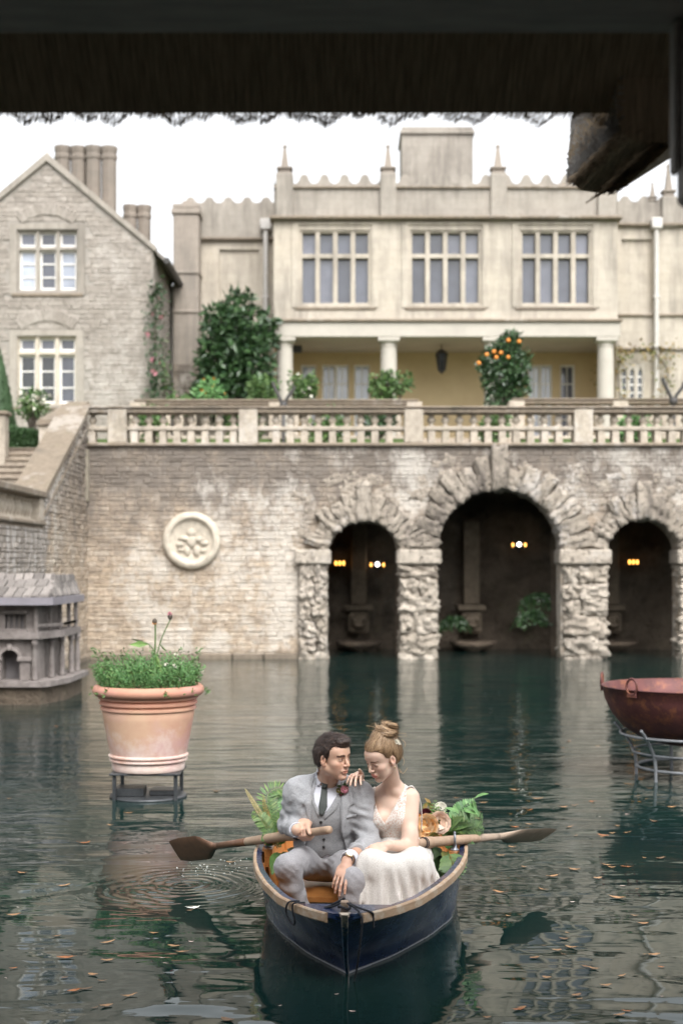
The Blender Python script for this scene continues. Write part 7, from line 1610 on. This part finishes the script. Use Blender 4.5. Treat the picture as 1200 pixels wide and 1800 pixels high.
whair = hair_cap(wh, 0.0028, 0.006, line_w, 'hair_blonde', 'hair', wom, lambda f, l, u: 0.0026 * vnoise(ang(f, l, u) * 13 + 50, f * 14 + 20, u * 14 + 20) + 0.0012 * vnoise(ang(f, l, u) * 30 + 90, f * 20, u * 20), lambda v: np.repeat(np.clip(0.42 + 0.55 * vnoise(ang(*wh.loc(v).T) * 13 + 50, wh.loc(v)[:, 0] * 14 + 20, wh.loc(v)[:, 2] * 14 + 20) + 0.45 * vnoise(ang(*wh.loc(v).T) * 34 + 90, wh.loc(v)[:, 0] * 20, wh.loc(v)[:, 2] * 20), 0, 1)[:, None], 3, 1), 4, 1, w_extra)
strands(whair, 6500, 0.040, lambda p: bun - p, 0.0012, 'hair_strand_blonde', wom, 0.0006, 6, None, 0.05)
S = SDF(bun - 0.10, bun + 0.10, 0.0026); S.ell(bun, (0.050, 0.050, 0.044), None, 0.02)
g_ = np.random.default_rng(9); coils = []
for k in range(7):
    a0 = k * 0.9; pts = []
    for j in range(12):
        a = a0 + j * 0.32; tilt = 0.7 * math.sin(k * 1.7); r_ = 0.043 + 0.006 * math.sin(j * 0.9 + k); pts.append(bun + np.array((math.cos(a) * r_, math.sin(a) * r_ * math.cos(tilt), 0.012 * (k - 3) * 0.9 + math.sin(a) * r_ * math.sin(tilt) * 0.8)))
    for p, q in zip(pts[:-1], pts[1:]): S.cone(p, q, 0.0145, 0.0145, 0.004)
X, Y, Z = S.grid(); S.f += (0.0012 * np.sin((X - bun[0]) * 220 + (Z - bun[2]) * 400 + 6 * np.sin((Y - bun[1]) * 70))).astype(np.float32)
wbun = net_obj('bun', S, 'hair_blonde', wom, lambda v: np.repeat(np.clip(0.5 + 0.5 * np.sin((v[:, 0] - bun[0]) * 240 + (v[:, 2] - bun[2]) * 330 + 3 * np.sin((v[:, 1] - bun[1]) * 90)), 0, 1)[:, None], 3, 1), 1)
strands(wbun, 2200, 0.028, lambda p: np.cross(p - bun, np.array((0.3, 0.2, 1.0))), 0.0022, 'hair_strand_blonde', wom, 0.0006, 7, None, 0.12)
t = MB()
for k in range(16):
    a = g_.normal(0, 1, 3); a /= np.linalg.norm(a); b0 = bun + a * 0.045; t.tube(rope([b0, b0 + a * 0.02 + g_.normal(0, 0.008, 3), b0 + a * 0.03 + g_.normal(0, 0.016, 3) - (0, 0, 0.01)]), 0.0009, 4)
for s0, pts in ((0, [(702, 1352), (707, 1360), (712, 1356), (716, 1350)]), (1, [(706, 1328), (710, 1338), (708, 1346)]), (2, [(700, 1350), (703, 1358), (706, 1356)]), (3, [(705, 1300), (712, 1306), (711, 1314)])): t.tube(rope([P(a, b, 7.20) for a, b in pts]), 0.0012, 4)
ws_ = obj('loose_strand', t, 'hair_blonde', wom); ca = ws_.data.color_attributes.new('tint', 'FLOAT_COLOR', 'POINT'); ca.data.foreach_set('color', [0.9] * (4 * len(ws_.data.vertices))); ws_['kind'] = 'stuff'
cp_ = [P(a, b, 7.10) for a, b in ((684, 1299), (688, 1300), (690, 1304), (694, 1303), (697, 1306), (700, 1304), (702, 1307), (692, 1301), (698, 1302))]
hp = None
for k, c in enumerate(cp_):
    hh_ = c
    if hp is None: t = MB(); t.tube(rope([P(683, 1299, 7.115), P(692, 1304, 7.105), P(703, 1306, 7.12)]), 0.0016, 5); hp = obj('hair_comb', t, 'gold_metal', wom)
    rosette('comb_flower', c, 0.0075, 'petal_white', hp, 9)
# gold drop earring
er = wh.w(-0.004, 0.084, -0.050); t = MB(); blob(t, er, 0.004, sq=(1, 1, 1.6)); obj('earring', t, 'gold_metal', wom, True)
# lace bodice with V neck and straps
S = SDF((0.02, 7.05, 0.26), (0.46, 7.62, 0.86), 0.0042); w_torso(S, 0.0055)
X, Y, Z = S.grid(); YB3 = 7.19; W3 = lambda pts: [(PX(a, YB3), PZ(b, YB3)) for a, b in pts]
cut(S, W3([(662, 1340), (661, 1388), (659, 1412), (664, 1428), (676, 1447), (690, 1424), (703, 1401), (711, 1388), (716, 1340)]), 7.36)
cut(S, W3([(652, 1386), (649, 1410), (650, 1440), (652, 1500), (752, 1500), (746, 1440), (735, 1432), (728, 1420), (721, 1404), (722, 1390), (716, 1380), (705, 1370), (660, 1370)]), None, True)
S.f += wob((X, Y, Z), 0.0010, 90, 31).astype(np.float32); net_obj('bodice', S, 'lace_bodice', wom)
# back strap seen past the arm
t = MB(); rb_ = rope([A(714, 1386, 7.24), A(724, 1383, 7.29), A(735, 1400, 7.34), A(740, 1425, 7.36), A(740, 1460, 7.38)]); t.loft([[p + Vector((0, -0.012, 0)), p + Vector((0.004, -0.010, 0.002)), p + Vector((0.004, 0.016, 0.002)), p + Vector((0, 0.016, 0))] for p in rb_], True, True, True); obj('strap', t, 'lace_skirt', wom, True)
# skirt: lap, knees, then falling folds
S = SDF((-0.02, 6.60, -0.10), (0.62, 7.66, 0.52), 0.005); S.ell(wpe, (0.170, 0.14, 0.095), None, 0.05); S.cone(A(694, 1484, 7.33), wpe, 0.105, 0.14, 0.04)
for a, b, c, r2 in ((A(680, 1510, 7.32), wk_r, A(650, 1660, 6.86), 0.085), (A(722, 1508, 7.32), wk_l, A(742, 1650, 6.92), 0.105)): S.cone(a, b, 0.095, 0.074, 0.06); S.cone(b, c, 0.074, r2, 0.05)
S.cone(A(692, 1530, 6.93), A(696, 1660, 6.88), 0.065, 0.10, 0.06); S.cone(A(735, 1530, 7.05), A(757, 1630, 7.05), 0.08, 0.11, 0.06)
X, Y, Z = S.grid(); zf_ = smoothstep(0.38, 0.18, Z + 0 * X); ff = (np.sin(X * 85 + 2.4 * np.sin(Z * 9 + X * 11) + Y * 40) * 0.013 + np.sin(X * 190 + 1.5 * np.sin(Z * 14) + Y * 70) * 0.003) * zf_ + np.sin(X * 60 - Y * 70 + Z * 30) * 0.0030 * smoothstep(0.46, 0.36, Z + 0 * X); S.f += ff.astype(np.float32) + wob((X, Y, Z), 0.0030, 50, 33).astype(np.float32)
_bx = (X - B0.x) * BA.x + (Y - B0.y) * BA.y; _bn = (X - B0.x) * BN.x + (Y - B0.y) * BN.y
_w = np.interp(_bx, [0, 0.3, 0.6, 0.9, 1.25, 1.6, 2.4], [WW(q) for q in (0, 0.3, 0.6, 0.9, 1.25, 1.6, 2.4)]); _wt = np.interp(_bx, [0, 0.3, 0.6, 0.9, 1.25, 1.6, 2.4], [W(q) for q in (0, 0.3, 0.6, 0.9, 1.25, 1.6, 2.4)])
S.f = np.maximum(S.f, (np.abs(_bn) - (_w + (_wt - _w) * np.clip(Z / 0.3, 0, 1) - 0.045) - 0.5 * np.maximum(Z - 0.30, 0)).astype(np.float32)); S.f = np.maximum(S.f, (-0.035 - Z).astype(np.float32))
net_obj('skirt', S, 'lace_skirt', wom)
# ================================================================== flowers and ferns lying in the boat
def big_leaf(name, base, d, L, Wd, mat, parent, seed=0, bend=0.35):
    """one broad leaf: folded along the midrib and arching, a little wavy"""
    d = Vector(d).normalized(); b = Vector(base); s = d.cross(Vector((0.2, -0.5, 0.85))).normalized(); n = s.cross(d).normalized(); m = MB(); rows = []; r = random.Random(seed)
    for i in range(8):
        t = i / 7; w = Wd * 0.5 * math.sin(math.pi * min(t * 0.93 + 0.05, 1)) ** 0.8 * (1.15 - 0.3 * t); c = b + d * L * t - n * bend * L * t * t
        rows.append([c - s * w + n * w * 0.35 + n * r.uniform(-0.06, 0.06) * w, c - s * w * 0.5 + n * w * 0.14, c, c + s * w * 0.5 + n * w * 0.14, c + s * w + n * w * 0.35 + n * r.uniform(-0.06, 0.06) * w])
    m.loft(rows, False); return obj(name, m, mat, parent, True, recalc=False)
def frond(name, pts, L, mat, parent, n=22, lw=0.24, seed=1, stem='stem_green', curl=0.1):
    """fern frond: a curved rib with paired leaflets, shorter towards the tip"""
    g = np.random.default_rng(seed); rp = rope([Vector(p) for p in pts]); m = MB(); m.tube(rp, [0.0028 * (1 - 0.75 * i / len(rp)) for i in range(len(rp))], 5); m.cur = 0
    for i in range(n):
        t = 0.10 + 0.90 * i / n; f = t * (len(rp) - 1); k = min(int(f), len(rp) - 2); c = rp[k].lerp(rp[k + 1], f - k); dd = (rp[k + 1] - rp[k]).normalized(); s = dd.cross(Vector((0.15, -0.9, 0.3))).normalized(); u = s.cross(dd)
        l = L * (math.sin(math.pi * (0.18 + 0.82 * t)) ** 0.7 + 0.04)
        for q in (-1, 1):
            e = (s * q + dd * 0.45 + u * g.uniform(-0.25, 0.15)).normalized(); w = l * lw; tip = c + e * l - u * l * curl; wd = e.cross(u).normalized() * w * 0.5; mid = c.lerp(tip, 0.45)
            m.add([c, mid + wd, tip, mid - wd, c.lerp(tip, 0.75) + wd * 0.7, c.lerp(tip, 0.75) - wd * 0.7], [(0, 1, 4, 2), (0, 2, 5, 3)])
    return obj(name, m, mat, parent, recalc=False)
bq = empty('flower_arrangement', bp(1.65, 0.42, 0.2), 'peach and pink flowers with ferns and broad leaves piled in the boat behind the woman', 'flowers')
rosette('peach_rose', P(751, 1452, 7.44), 0.060, 'petal_peach', bq, 34, face=(-0.3, -1, 0.15)); rosette('blush_rose', P(771, 1447, 7.46), 0.058, 'petal_blush', bq, 36, face=(0.15, -1, 0.2)); rosette('cream_rose', P(748, 1468, 7.42), 0.036, 'petal_peach', bq, 28)
rosette('pale_scabious', P(774, 1421, 7.54), 0.032, 'petal_white', bq, 26, face=(0, -0.8, 0.6)); rosette('wine_dahlia', P(748, 1432, 7.48), 0.030, 'petal_wine', bq, 26); rosette('pink_bloom', P(761, 1434, 7.51), 0.028, 'petal_blush', bq, 22); rosette('yellow_leaf_rosette', P(752, 1420, 7.50), 0.028, 'leaf_autumn', bq, 12, face=(-0.2, -1, 0.6)); rosette('autumn_hydrangea', P(762, 1476, 7.40), 0.034, 'leaf_autumn', bq, 22)
rosette('peach_bud', P(742, 1442, 7.47), 0.028, 'petal_orange', bq, 20)
for k, (a, b, d, L, w, mt) in enumerate([(778, 1470, (0.35, -0.4, 0.75), 0.17, 0.10, 'leaf_mid'), (785, 1462, (0.75, -0.3, 0.5), 0.16, 0.09, 'leaf_mid'), (772, 1478, (0.5, -0.6, -0.1), 0.13, 0.08, 'leaf_fresh'), (790, 1495, (0.45, -0.5, -0.8), 0.15, 0.10, 'leaf_mid'), (775, 1505, (-0.15, -0.6, -0.9), 0.14, 0.09, 'leaf_dark'), (785, 1510, (0.1, -0.6, -0.9), 0.15, 0.10, 'leaf_mid'), (770, 1490, (-0.3, -0.8, -0.4), 0.12, 0.08, 'leaf_mid'), (800, 1480, (0.5, -0.4, 0.2), 0.12, 0.08, 'leaf_dark'), (760, 1484, (-0.4, -0.7, 0.1), 0.11, 0.07, 'leaf_fern'), (795, 1520, (-0.2, -0.7, -0.7), 0.12, 0.09, 'leaf_mid'), (768, 1460, (0.3, -0.6, 0.7), 0.12, 0.07, 'leaf_dark'), (755, 1418, (-0.2, -0.4, 0.9), 0.06, 0.04, 'leaf_autumn'), (783, 1498, (0.1, -0.9, -0.2), 0.12, 0.08, 'leaf_autumn'), (790, 1475, (0.2, -0.6, 0.6), 0.14, 0.08, 'leaf_fresh')]):
    big_leaf('broad_leaf', P(a, b, 7.62 if b < 1492 else 7.44), d, L * 0.9, w * 0.85, mt, bq, k)
frond('fern_frond', [P(790, 1478, 7.65), P(810, 1452, 7.67), P(832, 1440, 7.70), P(848, 1441, 7.72)], 0.075, 'leaf_mid', bq, 34, 0.13, 1); frond('fern_frond', [P(785, 1480, 7.60), P(805, 1466, 7.62), P(830, 1456, 7.64), P(850, 1462, 7.66)], 0.07, 'leaf_mid', bq, 34, 0.13, 2); frond('fern_frond', [P(780, 1472, 7.66), P(800, 1440, 7.70), P(815, 1420, 7.72), P(835, 1408, 7.75)], 0.055, 'leaf_fresh', bq, 18, 0.42, 3); frond('fern_frond', [P(788, 1500, 7.30), P(795, 1520, 7.24), P(792, 1540, 7.2)], 0.08, 'leaf_mid', bq, 14, 0.4, 4); frond('fern_frond', [P(778, 1476, 7.58), P(795, 1455, 7.58), P(822, 1446, 7.60)], 0.07, 'leaf_fern', bq, 30, 0.14, 5)
t = MB(); t.tube(rope([P(775, 1475, 7.70), P(800, 1436, 7.72), P(820, 1412, 7.75), P(834, 1403, 7.76)]), 0.0035, 6); obj('flower_stem', t, 'stem_green', bq)
for k, (a, b, d) in enumerate([(815, 1420, (0.5, 0, -0.9)), (824, 1412, (0.7, -0.2, -0.7)), (834, 1404, (0.4, -0.3, 0.3)), (830, 1408, (0.35, 0.1, -1.0)), (806, 1430, (-0.6, -0.3, 0.4)), (812, 1426, (0.9, -0.3, 0.0))]): big_leaf('stem_leaf', P(a, b, 7.55), d, 0.085, 0.032, 'leaf_fresh', bq, 30 + k, 0.2)
for k, (a, b) in enumerate([(760, 1418), (765, 1413), (770, 1426), (783, 1430)]): frond('filler_sprig', [P(770, 1470, 7.66), P((770 + a) / 2, (1465 + b) / 2, 7.47), P(a, b - 8, 7.48)], 0.03, 'leaf_fern', bq, 10, 0.4, 40 + k)
gr_ = empty('fern_arrangement', bp(1.7, -0.42, 0.2), 'loose bunch of ferns and seed spikes in the boat behind the man', 'ferns')
frond('fern_frond', [P(492, 1490, 7.50), P(478, 1440, 7.52), P(470, 1400, 7.56), P(490, 1386, 7.6), P(502, 1400, 7.6)], 0.065, 'leaf_fern', gr_, 38, 0.15, 11); frond('fern_frond', [P(494, 1490, 7.52), P(488, 1440, 7.56), P(484, 1405, 7.6), P(497, 1392, 7.65)], 0.06, 'leaf_fresh', gr_, 36, 0.15, 12); frond('seed_spike', [P(488, 1492, 7.46), P(468, 1450, 7.48), P(446, 1412, 7.5), P(430, 1386, 7.52)], 0.018, 'leaf_seed', gr_, 50, 0.4, 13); frond('fern_frond', [P(490, 1490, 7.44), P(470, 1455, 7.46), P(456, 1436, 7.48), P(442, 1430, 7.5)], 0.05, 'leaf_fern', gr_, 30, 0.18, 14); frond('seed_spike', [P(490, 1490, 7.50), P(476, 1450, 7.5), P(466, 1420, 7.5), P(462, 1396, 7.52)], 0.017, 'leaf_autumn', gr_, 46, 0.4, 15); frond('fern_frond', [P(486, 1490, 7.48), P(490, 1460, 7.48), P(486, 1430, 7.5)], 0.06, 'leaf_fern', gr_, 28, 0.18, 16); frond('fern_frond', [P(484, 1488, 7.44), P(474, 1472, 7.44), P(462, 1466, 7.45)], 0.05, 'leaf_mid', gr_, 24, 0.2, 17)
for k, (a, b, d, L, w, mt) in enumerate([(490, 1500, (-0.2, -0.8, -0.5), 0.12, 0.07, 'leaf_fern'), (500, 1498, (0.2, -0.8, -0.7), 0.11, 0.07, 'leaf_autumn'), (508, 1492, (0.5, -0.7, -0.2), 0.10, 0.06, 'leaf_mid'), (516, 1490, (0.1, -0.9, -0.6), 0.10, 0.05, 'leaf_seed')]): big_leaf('broad_leaf', P(a, b, 7.40), d, L, w, mt, gr_, 60 + k)
# ================================================================== fallen leaves drifting on the pool
leaf_mat('fallen_tan', [(0.36, 0.19, 0.09), (0.45, 0.26, 0.13)], 0.55); leaf_mat('fallen_orange', [(0.50, 0.17, 0.04), (0.42, 0.15, 0.05)], 0.5); leaf_mat('fallen_brown', [(0.17, 0.10, 0.055), (0.25, 0.15, 0.085)], 0.6); leaf_mat('fallen_petal', [(0.66, 0.47, 0.45), (0.72, 0.62, 0.6)], 0.6); leaf_mat('fallen_green', [(0.14, 0.26, 0.07)], 0.5)
def float_leaf(k, mat):
    m = MB(); r = random.Random(k); rows = []; asp = r.uniform(0.22, 0.5); cur = r.uniform(0.02, 0.16)
    for i in range(7):
        t = i / 6; w = 0.5 * asp * math.sin(math.pi * min(0.04 + 0.94 * t, 1)) ** 0.85; x = t - 0.5; z = cur * (2 * x) ** 2 * r.uniform(0.5, 1); rows.append([(x, -w, z + 0.12 * w + r.uniform(0, 0.03)), (x, 0, z), (x, w, z + 0.12 * w + r.uniform(0, 0.03))])
    m.loft(rows, False); m.tube([(-0.5, 0, cur), (-0.62, 0.02, cur + 0.02)], 0.008, 4); return m.mesh('fallen_leaf', [mat], True, recalc=False)
FL = {m: [float_leaf(10 * i + j, m) for j in range(4)] for i, m in enumerate(('fallen_tan', 'fallen_orange', 'fallen_brown', 'fallen_petal', 'fallen_green'))}
hand_set = [(115, 1595 + 90, 0.07), (336, 1707, 0.055), (150, 1740, 0.06), (130, 1743, 0.05), (228, 1752, 0.06), (113, 1558, 0.06), (25, 1610, 0.06), (163, 1715, 0.045), (188, 1690, 0.05), (187, 1770, 0.05), (148, 1483, 0.07), (227, 1430, 0.05), (400, 1795, 0.06), (270, 1642, 0.04), (305, 1665, 0.055), (320, 1675, 0.06), (190, 1658, 0.06), (38, 1536, 0.05), (500, 1702, 0.08), (455, 1672, 0.07), (405, 1517, 0.05), (352, 1508, 0.04), (380, 1392, 0.05), (862, 1615, 0.055), (880, 1570, 0.09), (955, 1565, 0.05), (970, 1542, 0.07), (1067, 1522, 0.06), (1085, 1580, 0.08), (1130, 1625, 0.05), (860, 1738, 0.06), (1003, 1667, 0.05), (775, 1655, 0.05), (1050, 1545, 0.05), (905, 1390, 0.07), (945, 1405, 0.07), (850, 1412, 0.05), (775, 1415, 0.06), (1100, 1525, 0.06), (1010, 1530, 0.06), (1160, 1510, 0.06), (1150, 1680, 0.05), (960, 1720, 0.04), (840, 1440, 0.05), (905, 1455, 0.05), (930, 1450, 0.05), (1180, 1420, 0.06), (1120, 1400, 0.05), (1040, 1410, 0.05), (990, 1420, 0.06), (1150, 1445, 0.06), (900, 1490, 0.05), (880, 1505, 0.05), (930, 1425, 0.05), (1000, 1455, 0.06), (1060, 1470, 0.07), (1100, 1465, 0.06)]
pts_ = [(a, b, s, None) for a, b, s in hand_set]; rr = random.Random(77)
while len(pts_) < 170:
    b = 1185 + 610 * rr.random() ** 0.8; a = rr.uniform(5, 1195) if rr.random() < 0.55 else rr.uniform(780, 1195)
    pts_.append((a, b, rr.uniform(0.022, 0.05), None))
n_by = {}
for i, (a, b, sz, _) in enumerate(pts_):
    Y = CH * F / (b - 990); X = PX(a, Y)
    if 6.0 < Y < 8.6 and abs((X - 0.012) - 0.063 * (Y - 6.05)) < 0.75: continue
    if math.hypot(X - PX(261, YP), Y - YP) < 0.35 or math.hypot(X - kc.x, Y - YK) < 0.5 or Y > 26.5 or X < XC + 0.3: continue
    r_ = rr.random(); mt = 'fallen_tan' if r_ < 0.42 else 'fallen_orange' if r_ < 0.58 else 'fallen_brown' if r_ < 0.80 else 'fallen_petal'
    if i < len(hand_set) and mt == 'fallen_petal': mt = 'fallen_tan'
    if mt == 'fallen_petal': sz *= 0.6
    col = {'fallen_tan': 'tan', 'fallen_orange': 'orange', 'fallen_brown': 'brown', 'fallen_petal': 'pale pink'}[mt]
    zone = ('at the left frame edge' if a < 150 and b > 1400 else 'below the oar ripples' if a < 460 and b > 1620 else 'around the oar ripples' if a < 460 and b > 1480 else 'between the pot and the boat' if a < 600 and b > 1300 else 'before the plain rubble wall' if a < 560 else 'before the arches' if b < 1330 else 'below the rusty bowl' if a > 1040 and b < 1500 else 'beyond the grey oar blade' if b < 1500 else 'right of the boat' if b < 1640 else 'right of the bow')
    where = ('beside the boat\'s bow' if b > 1600 and 380 < a < 860 else 'on the water left of the boat' if a < 600 and b > 1400 else 'on the water right of the boat' if a >= 600 and b > 1400 else 'on the water near the terracotta pot' if a < 600 else 'on the water before the arches')
    kind = 'petal' if mt == 'fallen_petal' else 'leaf'
    o = bpy.data.objects.new('fallen_' + kind, rr.choice(FL[mt])); COL.objects.link(o); o.location = (X, Y, 0.003); o.rotation_euler = (rr.uniform(-0.05, 0.05), rr.uniform(-0.05, 0.05), rr.uniform(-0.7, 0.7) + rr.choice((0, math.pi))); o.scale = (sz * 1.15,) * 3
    size = 'small' if sz < 0.035 else 'large' if sz > 0.055 else 'medium'
    n_by.setdefault((f'{size} {col} {kind}', zone, kind), []).append((Y, o))
ORD = ['nearest', 'second nearest', 'third nearest', 'fourth nearest', 'fifth nearest', 'sixth nearest', 'seventh nearest', 'eighth nearest', 'ninth nearest', 'tenth nearest', 'eleventh nearest', 'twelfth nearest']
for (desc, zone, kind), lst in n_by.items():
    lst.sort(key=lambda q: q[0])
    for k, (_, o) in enumerate(lst): tag(o, f'{desc} floating {zone}' + (f', {ORD[min(k, 11)]} of these' if len(lst) > 1 else ''), kind, 'fallen leaves and petals drifting on the pool')
o = bpy.data.objects.new('fallen_leaf', FL['fallen_green'][0]); COL.objects.link(o); o.location = P(340, 1598, CH * F / (1598 - 990)); o.location.z = 0.004; o.rotation_euler = (0, 0, 0.3); o.scale = (0.07, 0.10, 0.07); tag(o, 'bright green leaf floating inside the oar ripples', 'leaf')
# flecks of foam where the blade broke the surface
leaf_mat('foam_white', [(0.75, 0.78, 0.8)], 0.3); m = MB(); g = np.random.default_rng(3)
for k in range(60):
    a, b = (g.normal(372, 30), g.normal(1528, 7)) if k < 90 else (g.normal(350, 45), g.normal(1560, 22)); Y = CH * F / (b - 990); X = PX(a, Y); r = g.uniform(0.0015, 0.0045); m.lathe([(r, 0), (r * 0.7, r * 0.35), (0.0005, r * 0.5)], 6, (X, Y, 0.001))
tag(obj('foam', m, 'foam_white', smooth=True), 'flecks of white foam where the oar blade broke the surface', kind='stuff')
